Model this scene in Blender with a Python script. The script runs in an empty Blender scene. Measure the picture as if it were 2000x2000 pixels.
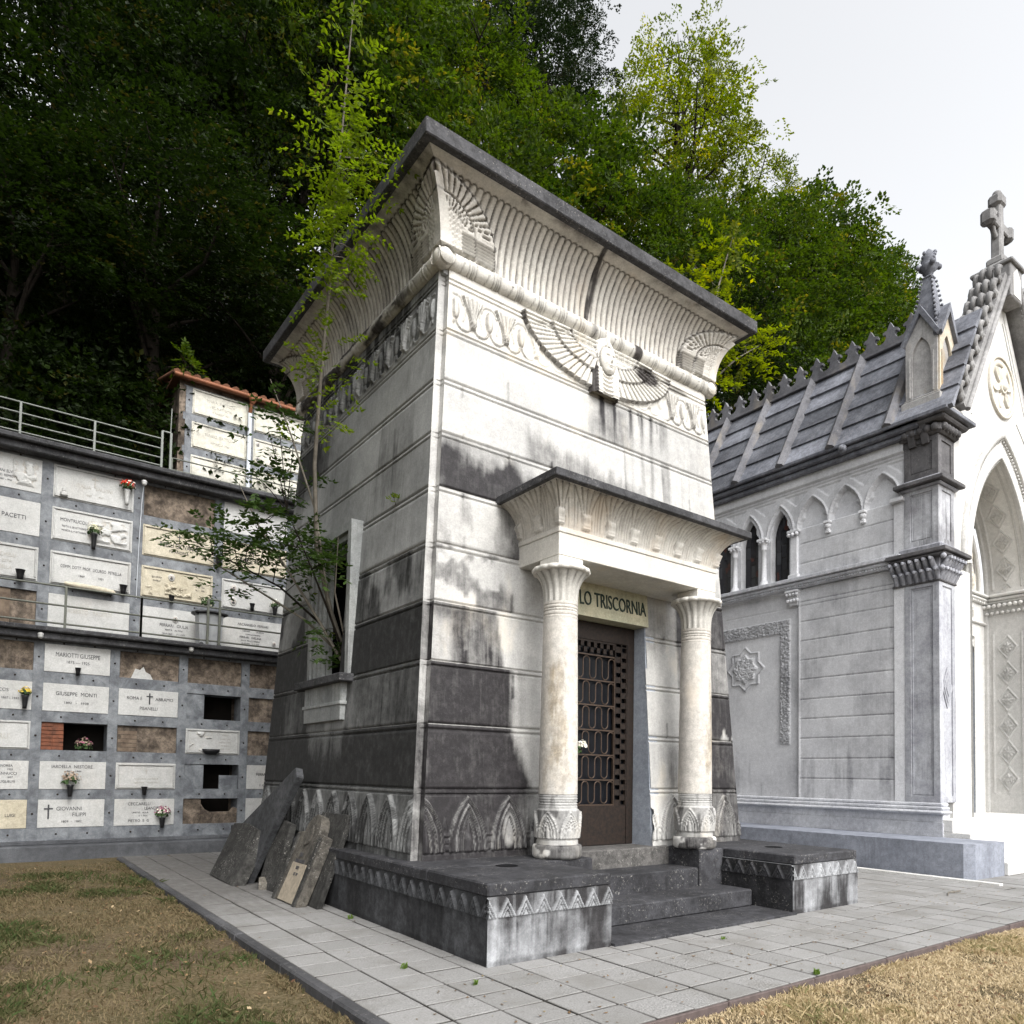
import bpy, math, random
import numpy as np
from mathutils import Vector, Matrix
SC = bpy.context.scene
COL = SC.collection
R_ = math.radians
# ---------------------------------------------------------------- camera, sky, sun, exposure
_cam = bpy.data.cameras.new("camera"); CAM = bpy.data.objects.new("camera", _cam); COL.objects.link(CAM)
_yaw, _pit, _rol = 0.6567763831, 0.0423125670, 0.0155484609
_f = Vector((math.sin(_yaw) * math.cos(_pit), math.cos(_yaw) * math.cos(_pit), math.sin(_pit)))
_r = Vector((math.cos(_yaw), -math.sin(_yaw), 0)); _u = _r.cross(_f)
_r2 = math.cos(_rol) * _r + math.sin(_rol) * _u; _u2 = -math.sin(_rol) * _r + math.cos(_rol) * _u
CAM.matrix_world = Matrix(((_r2.x, _u2.x, -_f.x, -3.5723), (_r2.y, _u2.y, -_f.y, -6.8356), (_r2.z, _u2.z, -_f.z, 1.6), (0, 0, 0, 1)))
_cam.sensor_width = 36; _cam.lens = 36 * 1442.8087 / 2000
_cam.shift_x = (1000 - 1069.4917) / 2000; _cam.shift_y = (1452.5147 - 1000) / 2000
_cam.clip_start = 0.05; _cam.clip_end = 2000
SC.camera = CAM
W_ = bpy.data.worlds.new("World"); SC.world = W_; W_.use_nodes = True
SUN_EL, SUN_AZ = 46.0, 4.0        # elevation; azimuth from -y toward -x (negative = toward +x)
_n = W_.node_tree.nodes; _l = W_.node_tree.links
for q in list(_n): _n.remove(q)
_sky = _n.new("ShaderNodeTexSky"); _sky.sky_type = 'NISHITA'; _sky.sun_disc = False
_sky.sun_elevation = R_(SUN_EL); _sky.air_density = 1.0; _sky.dust_density = 4.0; _sky.ozone_density = 1.0
_hs = _n.new("ShaderNodeHueSaturation"); _hs.inputs['Saturation'].default_value = 0.10
_bg = _n.new("ShaderNodeBackground"); _bg.inputs['Strength'].default_value = 0.15
_wo = _n.new("ShaderNodeOutputWorld")
_l.new(_sky.outputs[0], _hs.inputs['Color']); _l.new(_hs.outputs[0], _bg.inputs[0]); _l.new(_bg.outputs[0], _wo.inputs[0])
_sd = bpy.data.lights.new("sun", 'SUN'); _sd.energy = 0.55; _sd.angle = R_(34); _sd.color = (1, 0.965, 0.91)
SUN = bpy.data.objects.new("sun", _sd); COL.objects.link(SUN)
_az = R_(SUN_AZ)
_dir = Vector((-math.sin(_az) * math.cos(R_(SUN_EL)), -math.cos(_az) * math.cos(R_(SUN_EL)), math.sin(R_(SUN_EL))))
SUN.rotation_euler = _dir.to_track_quat('Z', 'Y').to_euler()
_sky.sun_rotation = math.atan2(_dir.x, _dir.y)
SC.view_settings.view_transform = 'Standard'; SC.view_settings.look = 'None'; SC.view_settings.gamma = 1
SC.view_settings.exposure = 1.40
SC.cycles.max_bounces = 6; SC.cycles.diffuse_bounces = 3; SC.cycles.transparent_max_bounces = 4
SC.cycles.use_denoising = True; SC.cycles.denoiser = 'OPENIMAGEDENOISE'; SC.cycles.denoising_input_passes = 'RGB_ALBEDO_NORMAL'; SC.cycles.denoising_prefilter = 'ACCURATE'

# ---------------------------------------------------------------- noise in numpy
def _hash(ix, iy, s):
    h = (ix.astype(np.int64) * 374761393 + iy.astype(np.int64) * 668265263 + s * 1442695041) & 0x7fffffff
    h = ((h ^ (h >> 13)) * 1274126177) & 0x7fffffff
    return ((h ^ (h >> 16)) & 0xffff) / 65535.0
def vnoise(x, y, s=0):
    x = np.asarray(x, float); y = np.asarray(y, float)
    ix = np.floor(x); iy = np.floor(y); fx = x - ix; fy = y - iy
    fx = fx * fx * (3 - 2 * fx); fy = fy * fy * (3 - 2 * fy)
    a = _hash(ix, iy, s); b = _hash(ix + 1, iy, s); c = _hash(ix, iy + 1, s); d = _hash(ix + 1, iy + 1, s)
    return (a + (b - a) * fx) * (1 - fy) + (c + (d - c) * fx) * fy
def fbm(x, y, s=0, o=4):
    t = 0; a = .5; n = 0
    for i in range(o):
        t = t + a * vnoise(np.asarray(x) * 2 ** i, np.asarray(y) * 2 ** i, s + i * 17); n += a; a *= .5
    return t / n
def sstep(a, b, x):
    t = np.clip((np.asarray(x, float) - a) / (b - a), 0, 1); return t * t * (3 - 2 * t)

# ---------------------------------------------------------------- objects
ROOTLOC = {}
def thing(name, label, cat, loc=(0, 0, 0), group=None):
    o = bpy.data.objects.new(name, None); COL.objects.link(o); o.location = loc; o.empty_display_size = .1
    o['label'] = label; o['category'] = cat
    if group: o['group'] = group
    ROOTLOC[o] = Vector(loc); return o
def tag(o, label, cat, group=None, kind=None):
    o['label'] = label; o['category'] = cat
    if group: o['group'] = group
    if kind: o['kind'] = kind
    return o
def link(name, me, mat, parent=None, smooth=None):
    o = bpy.data.objects.new(name, me); COL.objects.link(o)
    if mat is not None: me.materials.append(mat)
    if smooth: me.polygons.foreach_set('use_smooth', [True] * len(me.polygons))
    if parent is not None:
        o.parent = parent
        L = ROOTLOC.get(parent, Vector((0, 0, 0)))
        if parent in ROOTLOC: o.matrix_parent_inverse = Matrix.Translation(-L)
    return o
def np_mesh(name, V, Q, mat, parent=None, smooth=False, attrs=None):
    V = np.asarray(V, np.float32).reshape(-1, 3); Q = np.asarray(Q, np.int32); k = Q.shape[1]
    me = bpy.data.meshes.new(name)
    me.vertices.add(len(V)); me.vertices.foreach_set('co', V.ravel())
    me.loops.add(Q.size); me.loops.foreach_set('vertex_index', Q.ravel())
    me.polygons.add(len(Q)); me.polygons.foreach_set('loop_start', np.arange(0, Q.size, k, dtype=np.int32))
    me.update(calc_edges=True)
    for n, a in (attrs or {}).items():
        at = me.attributes.new(n, 'FLOAT', 'POINT'); at.data.foreach_set('value', np.asarray(a, np.float32).ravel())
    me.polygons.foreach_set('use_smooth', np.full(len(Q), bool(smooth)))
    return link(name, me, mat, parent)
def gridq(nu, nv, flip=False):
    i = np.arange(nu - 1)[:, None]; j = np.arange(nv - 1)[None, :]
    a = (i * nv + j); q = np.stack([a, a + nv, a + nv + 1, a + 1], -1).reshape(-1, 4)
    return q[:, ::-1] if flip else q
def grid(name, P, mat, parent=None, smooth=True, flip=False, attrs=None, keep=None):
    nu, nv = P.shape[:2]; q = gridq(nu, nv, flip)
    if keep is not None: q = q[keep[:-1, :-1].reshape(-1)]
    return np_mesh(name, P.reshape(-1, 3), q, mat, parent, smooth, attrs)

class MB:
    """collects boxes, tubes, lathes, prisms into one mesh"""
    def __init__(s): s.v = []; s.f = []; s.sm = []
    def add(s, vs, fs, sm=False):
        b = len(s.v); s.v += [tuple(map(float, p)) for p in vs]; s.f += [tuple(b + i for i in f) for f in fs]; s.sm += [sm] * len(fs); return s
    def box(s, lo, hi, bev=0.0, M=None):
        x0, y0, z0 = lo; x1, y1, z1 = hi
        if bev <= 0:
            vs = [(x, y, z) for z in (z0, z1) for x, y in ((x0, y0), (x1, y0), (x1, y1), (x0, y1))]
            fs = [(3, 2, 1, 0), (4, 5, 6, 7), (0, 1, 5, 4), (1, 2, 6, 5), (2, 3, 7, 6), (3, 0, 4, 7)]
        else:
            b = min(bev, (x1 - x0) / 2.01, (y1 - y0) / 2.01, (z1 - z0) / 2.01)
            def ring(x0, y0, x1, y1, z): return [(x0 + b, y0, z), (x1 - b, y0, z), (x1, y0 + b, z), (x1, y1 - b, z), (x1 - b, y1, z), (x0 + b, y1, z), (x0, y1 - b, z), (x0, y0 + b, z)]
            vs = ring(x0 + b, y0 + b, x1 - b, y1 - b, z0) + ring(x0, y0, x1, y1, z0 + b) + ring(x0, y0, x1, y1, z1 - b) + ring(x0 + b, y0 + b, x1 - b, y1 - b, z1)
            fs = [tuple(range(7, -1, -1)), tuple(range(24, 32))]
            for k in range(3):
                for i in range(8): fs.append((k * 8 + i, k * 8 + (i + 1) % 8, k * 8 + 8 + (i + 1) % 8, k * 8 + 8 + i))
        if M is not None: vs = [M @ Vector(p) for p in vs]
        return s.add(vs, fs)
    def hexa(s, b4, t4): return s.add(list(b4) + list(t4), [(3, 2, 1, 0), (4, 5, 6, 7), (0, 1, 5, 4), (1, 2, 6, 5), (2, 3, 7, 6), (3, 0, 4, 7)])
    def prism(s, pts, P0, U, V, N, d):
        """outline pts (u,v) placed at P0+uU+vV, extruded d along N (front face looks along N)"""
        P0, U, V, N = map(Vector, (P0, U, V, N)); n = len(pts)
        a = [P0 + U * u + V * v for u, v in pts]; b = [p + N * d for p in a]
        fs = [tuple(range(n, 2 * n)), tuple(range(n - 1, -1, -1))] + [(i, (i + 1) % n, n + (i + 1) % n, n + i) for i in range(n)]
        if U.cross(V).dot(N) * d < 0: fs = [f[::-1] for f in fs]
        return s.add(a + b, fs)
    def tube(s, pts, r, n=8, cap=True, sm=True):
        pts = [Vector(p) for p in pts]; m = len(pts); rr = list(r) if hasattr(r, '__len__') else [r] * m
        vs = []; T0 = None; A = None
        for i, p in enumerate(pts):
            T = (pts[min(i + 1, m - 1)] - pts[max(i - 1, 0)]); T = T.normalized() if T.length > 1e-9 else Vector((0, 0, 1))
            if A is None: A = T.orthogonal().normalized()
            A = A - T * A.dot(T)
            A = A.normalized() if A.length > 1e-6 else T.orthogonal().normalized()
            B = T.cross(A)
            for k in range(n):
                t = 2 * math.pi * k / n; vs.append(p + (A * math.cos(t) + B * math.sin(t)) * rr[i])
        fs = [(i * n + k, i * n + (k + 1) % n, (i + 1) * n + (k + 1) % n, (i + 1) * n + k) for i in range(m - 1) for k in range(n)]
        s.add(vs, fs, sm)
        if cap: s.add(vs[:n], [tuple(range(n - 1, -1, -1))]); s.add(vs[-n:], [tuple(range(n))])
        return s
    def lathe(s, prof, c, n=24, sm=True, a0=0, a1=2 * math.pi, sx=1, sy=1):
        m = len(prof); full = abs(a1 - a0 - 2 * math.pi) < 1e-6; nn = n if full else n + 1
        vs = [(c[0] + r * math.cos(a0 + (a1 - a0) * k / n) * sx, c[1] + r * math.sin(a0 + (a1 - a0) * k / n) * sy, c[2] + z) for r, z in prof for k in range(nn)]
        fs = [(i * nn + k, i * nn + (k + 1) % nn, (i + 1) * nn + (k + 1) % nn, (i + 1) * nn + k) for i in range(m - 1) for k in range(n)]
        return s.add(vs, fs, sm)
    def ball(s, c, r, n=10, sx=1, sy=1, sz=1):
        return s.lathe([(max(1e-4, r * math.sin(math.pi * i / n)), -r * sz * math.cos(math.pi * i / n)) for i in range(n + 1)], c, n + 2, True, sx=sx, sy=sy)
    def build(s, name, mat, parent=None, M=None):
        me = bpy.data.meshes.new(name); vs = s.v if M is None else [M @ Vector(p) for p in s.v]
        me.from_pydata(vs, [], s.f); me.polygons.foreach_set('use_smooth', s.sm); me.update()
        return link(name, me, mat, parent)

def text_mesh(txt, size, sx=1.0, depth=.004, align='CENTER', space=1.0):
    c = bpy.data.curves.new("lettering", 'FONT'); c.body = txt; c.size = size; c.extrude = depth; c.align_x = align; c.space_character = space
    c.resolution_u = 3
    o = bpy.data.objects.new("lettering", c); COL.objects.link(o)
    bpy.context.view_layer.update()
    me = bpy.data.meshes.new_from_object(o.evaluated_get(bpy.context.evaluated_depsgraph_get()))
    COL.objects.unlink(o); bpy.data.objects.remove(o); bpy.data.curves.remove(c)
    return me
def lettering(lines, P0, U, V, N, mat, parent, depth=.003):
    """lines: (text, u, v, size, sx, align) all on one plane -> one mesh named lettering"""
    vs = []; fs = []
    P0, U, V, N = map(Vector, (P0, U, V, N))
    for ln in lines:
        txt, u, v, size = ln[:4]; sx = ln[4] if len(ln) > 4 else 1; al = ln[5] if len(ln) > 5 else 'CENTER'
        me = text_mesh(txt, size, depth=depth, align=al)
        b = len(vs)
        for p in me.vertices: vs.append(P0 + U * (u + p.co.x * sx) + V * (v + p.co.y) + N * (p.co.z + depth))
        fs += [tuple(b + i for i in f.vertices) for f in me.polygons]
        bpy.data.meshes.remove(me)
    me = bpy.data.meshes.new("lettering"); me.from_pydata(vs, [], fs); me.update()
    return link("lettering", me, mat, parent)

# ---------------------------------------------------------------- materials
def _mix(nt, fac, a, b, t='MIX'):
    m = nt.nodes.new("ShaderNodeMix"); m.data_type = 'RGBA'; m.blend_type = t
    for i, v in ((0, fac), (6, a), (7, b)):
        if hasattr(v, 'node'): nt.links.new(v, m.inputs[i])
        elif isinstance(v, (int, float)): m.inputs[i].default_value = v if i == 0 else (v, v, v, 1)
        else: m.inputs[i].default_value = (*v, 1)
    return m.outputs[2]
def _noise(nt, vec, scale, detail=4, rough=.55, dist=0):
    n = nt.nodes.new("ShaderNodeTexNoise"); n.inputs['Scale'].default_value = scale; n.inputs['Detail'].default_value = detail
    n.inputs['Roughness'].default_value = rough; n.inputs['Distortion'].default_value = dist; nt.links.new(vec, n.inputs['Vector']); return n.outputs['Fac']
def _map(nt, vec, sc, rot=(0, 0, 0)):
    m = nt.nodes.new("ShaderNodeMapping"); m.inputs['Scale'].default_value = sc; m.inputs['Rotation'].default_value = rot; nt.links.new(vec, m.inputs[0]); return m.outputs[0]
def _ramp(nt, v, a, b):
    m = nt.nodes.new("ShaderNodeMapRange"); m.interpolation_type = 'SMOOTHSTEP'; m.inputs[1].default_value = a; m.inputs[2].default_value = b
    nt.links.new(v, m.inputs[0]); return m.outputs[0]
def _math(nt, op, a, b=0.0):
    m = nt.nodes.new("ShaderNodeMath"); m.operation = op
    for s, v in ((m.inputs[0], a), (m.inputs[1], b)):
        if hasattr(v, 'node'): nt.links.new(v, s)
        else: s.default_value = v
    return m.outputs[0]
def _attr(nt, name):
    a = nt.nodes.new("ShaderNodeAttribute"); a.attribute_name = name; return a.outputs['Fac']
def newmat(name, rough=.7, spec=.3, metal=0):
    m = bpy.data.materials.new(name); m.use_nodes = True; nt = m.node_tree; b = nt.nodes['Principled BSDF']
    b.inputs['Roughness'].default_value = rough; b.inputs['Specular IOR Level'].default_value = spec; b.inputs['Metallic'].default_value = metal
    tc = nt.nodes.new("ShaderNodeTexCoord"); return m, nt, b, tc.outputs['Object']
def setcol(nt, b, c): nt.links.new(c, b.inputs['Base Color'])
def bump(nt, b, h, strength=.4, dist=.01):
    n = nt.nodes.new("ShaderNodeBump"); n.inputs['Strength'].default_value = strength; n.inputs['Distance'].default_value = dist
    nt.links.new(h, n.inputs['Height']); nt.links.new(n.outputs[0], b.inputs['Normal'])
def stone(name, c1, c2, dark=(.03, .028, .03), grime=.25, rough=.75, bmp=.35, vein=1.3, warm=None, lichen=0.0, streak=.45, rag=.5, isl=.16):
    """weathered stone: two tones, runs of dirt, and the 'stain' attribute of the mesh where it has one"""
    m, nt, b, co = newmat(name, rough, .25)
    v = _noise(nt, _map(nt, co, (1, 1, 1), (0.4, 0.5, 0.3)), vein, 6, .6, .6)
    col = _mix(nt, _ramp(nt, v, .3, .7), c1, c2)
    fine = _noise(nt, co, 55, 5, .7)
    col = _mix(nt, 1.0, col, _mix(nt, _ramp(nt, fine, .3, .75), .80, 1.06), 'MULTIPLY')
    mott = _noise(nt, co, 11, 9, .78)
    col = _mix(nt, 1.0, col, _mix(nt, _ramp(nt, mott, .36, .64), 1 - .42 * rag, 1 + .16 * rag), 'MULTIPLY')
    gi = nt.nodes.new("ShaderNodeNewGeometry").outputs['Random Per Island']
    col = _mix(nt, 1.0, col, _mix(nt, gi, 1 - isl, 1 + isl * .6), 'MULTIPLY')
    if warm:
        wn = _noise(nt, _map(nt, co, (1.6, 1.6, .7)), 1.1, 5, .6)
        col = _mix(nt, _math(nt, 'MULTIPLY', _ramp(nt, wn, .52, .75), .75), col, warm)
    st = _attr(nt, 'stain_shade')
    run = _math(nt, 'ADD', _math(nt, 'MULTIPLY', _noise(nt, _map(nt, co, (8, 8, .5)), 1.0, 6, .65), .55), _math(nt, 'MULTIPLY', _noise(nt, _map(nt, co, (30, 30, .9)), 1.0, 5, .65), .45))
    big = _noise(nt, co, .9, 3, .5)
    mid = _noise(nt, co, 7, 8, .72)
    g = _math(nt, 'MULTIPLY', _ramp(nt, _math(nt, 'ADD', _math(nt, 'MULTIPLY', run, streak * 2), _math(nt, 'MULTIPLY', big, 2 - streak * 2)), 1.0, 1.42), grime)
    # ragged edge of the stain
    e = _math(nt, 'ADD', _math(nt, 'MULTIPLY', run, .5), _math(nt, 'MULTIPLY', mid, .5))
    e = _math(nt, 'MULTIPLY', _math(nt, 'SUBTRACT', e, .5), 1.5)
    s4 = _math(nt, 'MULTIPLY', _math(nt, 'MULTIPLY', st, _math(nt, 'SUBTRACT', 1.12, st)), 4.0)
    f = _math(nt, 'ADD', _math(nt, 'ADD', st, g), _math(nt, 'MULTIPLY', e, s4))
    cl = nt.nodes.new("ShaderNodeClamp"); nt.links.new(f, cl.inputs[0]); f = cl.outputs[0]
    spk = _ramp(nt, _noise(nt, co, 110, 3, .7), .60, .72)
    dk = _mix(nt, _ramp(nt, mott, .40, .72), dark, tuple(min(1, x * 2.0 + .006) for x in dark)); dk = _mix(nt, _math(nt, 'MULTIPLY', spk, .40), dk, tuple(min(1, x * 2.4 + .09) for x in dark))
    col = _mix(nt, f, col, dk)
    if lichen:
        ln = _ramp(nt, _noise(nt, co, 34, 6, .78), .57, .64)
        ln2 = _ramp(nt, _noise(nt, co, 2.8, 4, .6), .42, .60)
        col = _mix(nt, _math(nt, 'MULTIPLY', _math(nt, 'MULTIPLY', ln, ln2), lichen), col, (.42, .40, .37))
    setcol(nt, b, col)
    bump(nt, b, _math(nt, 'ADD', _math(nt, 'MULTIPLY', mid, .6), _math(nt, 'MULTIPLY', fine, .4)), bmp, .008)
    return m
def plain(name, c, rough=.6, metal=0, var=.25, sc=12, spec=.3, c2=None, bmp=.15):
    m, nt, b, co = newmat(name, rough, spec, metal)
    n = _noise(nt, co, sc, 6, .65)
    col = _mix(nt, _ramp(nt, n, .3, .72), c, c2 or tuple(x * (1 - var) for x in c)); setcol(nt, b, col)
    if bmp: bump(nt, b, n, bmp, .005)
    return m
def leafmat(name, c1, c2, c3, trans=.35, rough=.55):
    m, nt, b, co = newmat(name, rough, .12)
    t = _attr(nt, 'tone')
    col = _mix(nt, _ramp(nt, t, 0, .7), c1, c2); col = _mix(nt, _ramp(nt, t, .8, 1), col, c3)
    setcol(nt, b, col)
    tr = nt.nodes.new("ShaderNodeBsdfTranslucent"); hv = nt.nodes.new("ShaderNodeHueSaturation")
    hv.inputs['Value'].default_value = 1.7; hv.inputs['Saturation'].default_value = 1.1; nt.links.new(col, hv.inputs['Color']); nt.links.new(hv.outputs[0], tr.inputs[0])
    mx = nt.nodes.new("ShaderNodeMixShader"); mx.inputs[0].default_value = trans
    nt.links.new(b.outputs[0], mx.inputs[1]); nt.links.new(tr.outputs[0], mx.inputs[2])
    nt.links.new(mx.outputs[0], nt.nodes['Material Output'].inputs[0]); return m

M = {}
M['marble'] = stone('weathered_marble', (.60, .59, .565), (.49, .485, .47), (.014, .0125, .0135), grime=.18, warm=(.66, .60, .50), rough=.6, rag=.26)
M['side'] = stone('shade_grey_marble', (.40, .405, .398), (.29, .295, .29), (.016, .016, .016), grime=.48, rough=.65, rag=.26)  # flank greyed: patina plus shade put into the base colour
M['carve'] = stone('carved_marble', (.66, .64, .59), (.56, .54, .495), (.03, .026, .024), grime=.12, warm=(.62, .54, .42), rough=.6, streak=.3, rag=.26)
M['cavet'] = stone('cornice_marble', (.64, .62, .57), (.53, .50, .455), (.03, .026, .024), grime=.18, warm=(.50, .42, .33), rough=.65, rag=.26)
M['slab'] = stone('dark_cap_stone', (.085, .085, .09), (.042, .042, .045), (.014, .014, .014), grime=.5, lichen=.6, rough=.85, bmp=.7, rag=1.1)
M['plinth'] = stone('blackened_plinth', (.058, .058, .064), (.028, .028, .031), (.011, .011, .012), grime=.6, lichen=.5, rough=.8, bmp=.6, rag=1.1)
M['plinthlight'] = stone('plinth_marble', (.40, .41, .425), (.27, .275, .285), (.020, .019, .020), grime=.7, rough=.75)
M['bronze'] = plain('rusty_bronze', (.030, .020, .015), .6, .3, .5, 25, .3, (.012, .010, .009))
M['ledge'] = stone('dark_ledge_stone', (.13, .135, .145), (.07, .073, .08), (.025, .025, .027), grime=.5, rough=.8)
M['bronzelight'] = plain('brown_bronze_bars', (.075, .052, .038), .55, .3, .4, 25, .3)
M['bluejamb'] = stone('smooth_blue_grey_jamb', (.36, .39, .44), (.30, .33, .38), (.16, .13, .09), grime=.12, rough=.5)
M['framest'] = stone('window_frame_stone', (.36, .37, .36), (.24, .25, .25), (.03, .03, .03), grime=.55, rough=.7, streak=.6)
M['plinthdark'] = stone('dark_plinth_wall', (.095, .097, .103), (.05, .052, .055), (.012, .012, .013), grime=.5, rough=.8, streak=.6, rag=1.1)
M['landing'] = stone('worn_landing', (.16, .152, .145), (.08, .077, .073), (.03, .03, .03), grime=.45, lichen=.5, rough=.85, rag=1.1)
M['black'] = plain('painted_depth_black', (.006, .006, .007), .9, 0, .2, 4, .1, bmp=0)  # black standing in for unlit depth
M['glass'] = plain('dark_glass', (.006, .007, .010), .35, 0, .4, 6, .2, bmp=0)
M['letter'] = plain('green_black_lettering', (.012, .03, .022), .5, 0, .3, 20)
M['ink'] = plain('lead_lettering', (.05, .05, .055), .6, 0, .2, 20, bmp=0)
M['faded'] = plain('faded_lettering', (.42, .40, .36), .6, 0, .2, 20, bmp=0)
M['chapel'] = stone('chapel_marble', (.78, .785, .805), (.69, .695, .72), (.10, .10, .11), grime=.30, rough=.65, streak=.35, rag=.26)
M['front'] = stone('facade_marble', (.70, .69, .665), (.63, .62, .595), (.12, .11, .11), grime=.10, rough=.6, rag=.26)
M['pier'] = stone('stained_pier_marble', (.40, .405, .44), (.24, .245, .275), (.030, .028, .031), grime=.75, rough=.7, streak=.55)
M['roofst'] = stone('grey_roof_stone', (.25, .26, .295), (.11, .115, .135), (.03, .03, .036), grime=.5, lichen=.6, rough=.75, streak=.3, isl=.38, rag=.8)
M['base'] = stone('blue_grey_base', (.30, .32, .37), (.21, .225, .265), (.03, .03, .036), grime=.4, rough=.7, streak=.5)
M['bardiglio'] = stone('blue_grey_marble', (.235, .25, .265), (.105, .112, .125), (.05, .05, .055), grime=.35, rough=.55, vein=3.6)
M['white'] = stone('white_slab_marble', (.53, .53, .515), (.45, .45, .435), (.25, .19, .12), grime=.18, rough=.5, rag=.26)
M['ivory'] = stone('yellowed_slab_marble', (.56, .51, .40), (.48, .43, .32), (.10, .075, .05), grime=.30, rough=.55)
M['mud'] = plain('brown_plaster', (.20, .155, .115), .9, 0, .5, 5, .1, (.085, .062, .048), .5)
M['brick'] = plain('red_brick', (.22, .085, .05), .9, 0, .5, 9, .1, (.10, .05, .035), .5)
M['iron'] = plain('grey_green_iron', (.115, .12, .10), .55, .2, .3, 30)
M['ironlight'] = plain('galvanised_iron', (.17, .18, .165), .5, .2, .2, 30)
M['rust'] = plain('copper_brown_gutter', (.20, .075, .035), .5, .3, .4, 8)
M['tileclay'] = plain('terracotta', (.17, .075, .042), .85, 0, .4, 6)
M['pipe'] = plain('pale_pipe', (.55, .58, .62), .5, 0, .1, 6)
M['plastic'] = plain('black_plastic', (.012, .012, .013), .4, 0, .2, 20)
M['greybin'] = plain('grey_bin_metal', (.36, .37, .38), .5, .2, .25, 6)
M['soil'] = plain('dark_hill_soil', (.010, .011, .006), .95, 0, .5, 1.5, .05, (.004, .005, .003), .4)
M['bark'] = plain('grey_brown_bark', (.022, .018, .014), .9, 0, .5, 8, .1, bmp=.5)
M['barkpale'] = plain('pale_bark', (.20, .18, .15), .85, 0, .4, 10, .1, bmp=.4)
M['chapel2'] = stone('stained_chapel_moulding', (.66, .67, .70), (.52, .53, .57), (.08, .08, .085), grime=.55, rough=.7, streak=.5)
M['pier2'] = stone('grey_streaked_pier', (.52, .53, .56), (.36, .365, .40), (.07, .068, .074), grime=.75, rough=.7, streak=.6)
M['pierdark'] = stone('blackened_pier', (.16, .155, .16), (.065, .063, .066), (.018, .017, .018), grime=.6, lichen=.5, rough=.8, streak=.5)
M['pinst'] = stone('pinnacle_stone', (.46, .45, .44), (.32, .315, .31), (.07, .066, .062), grime=.45, warm=(.42, .31, .17), rough=.75, streak=.5)
M['pinwarm'] = stone('orange_stained_pinnacle', (.60, .55, .46), (.50, .42, .30), (.09, .08, .07), grime=.25, warm=(.48, .30, .13), rough=.75)
M['roofrib'] = stone('worn_roof_rib', (.19, .19, .205), (.10, .10, .11), (.04, .04, .045), grime=.45, lichen=.4, rough=.75, warm=(.26, .23, .19))
M['coping'] = stone('weathered_coping', (.38, .375, .37), (.22, .215, .215), (.04, .038, .038), grime=.55, rough=.8)
M['rosest'] = stone('creamy_relief', (.72, .68, .60), (.60, .55, .46), (.12, .10, .08), grime=.2, rough=.65, rag=.26)
M['hood'] = stone('stained_hood', (.70, .69, .66), (.50, .49, .47), (.08, .078, .075), grime=.55, rough=.7)
M['ivory2'] = stone('cream_slab', (.62, .60, .53), (.55, .53, .45), (.25, .19, .12), grime=.15, rough=.5)
M['pier3'] = stone('black_streaked_pier', (.58, .59, .62), (.34, .34, .36), (.022, .020, .022), grime=1.0, rough=.75, streak=.62)
# ================================================================ the mausoleum
W, D, KB, ZB, NO = 5.36, 5.34, .059, .69, .087
ZC = [7.24, 6.625, 6.016, 5.39, 4.758, 4.116, 3.47, 2.808, 2.126, 1.433, .69]
PCX = 2.71
def off(z): return KB * (np.asarray(z, float) - ZB)
MAUS = thing('mausoleum', 'tall battered white marble mausoleum with a flared cornice and two columned porch', 'mausoleum', (W / 2, D / 2, 0))
def FP(side, u, z, h=0.0):
    o = off(z); u = u + 0 * o; z = z + 0 * u; o = o + 0 * u
    if side == 0: p = (u, o - h, z)
    elif side == 1: p = (o - h, u, z)
    elif side == 2: p = (W - o + h, u, z)
    else: p = (u, D - o + h, z)
    return np.stack(np.broadcast_arrays(*p), -1)
def blob(u, z, cu, cz, ru, rz, soft=.4, seed=1, w=.35):
    n = fbm(u * 2.2 + seed * 7.3, z * 2.2, seed, 4) - .5
    d = np.sqrt(((u - cu) / ru) ** 2 + ((z - cz) / rz) ** 2) + n * w * 2
    return 1 - sstep(1 - soft, 1 + soft, d)
def band(z, a, b): return ((z <= a) & (z > b)).astype(float)
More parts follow.
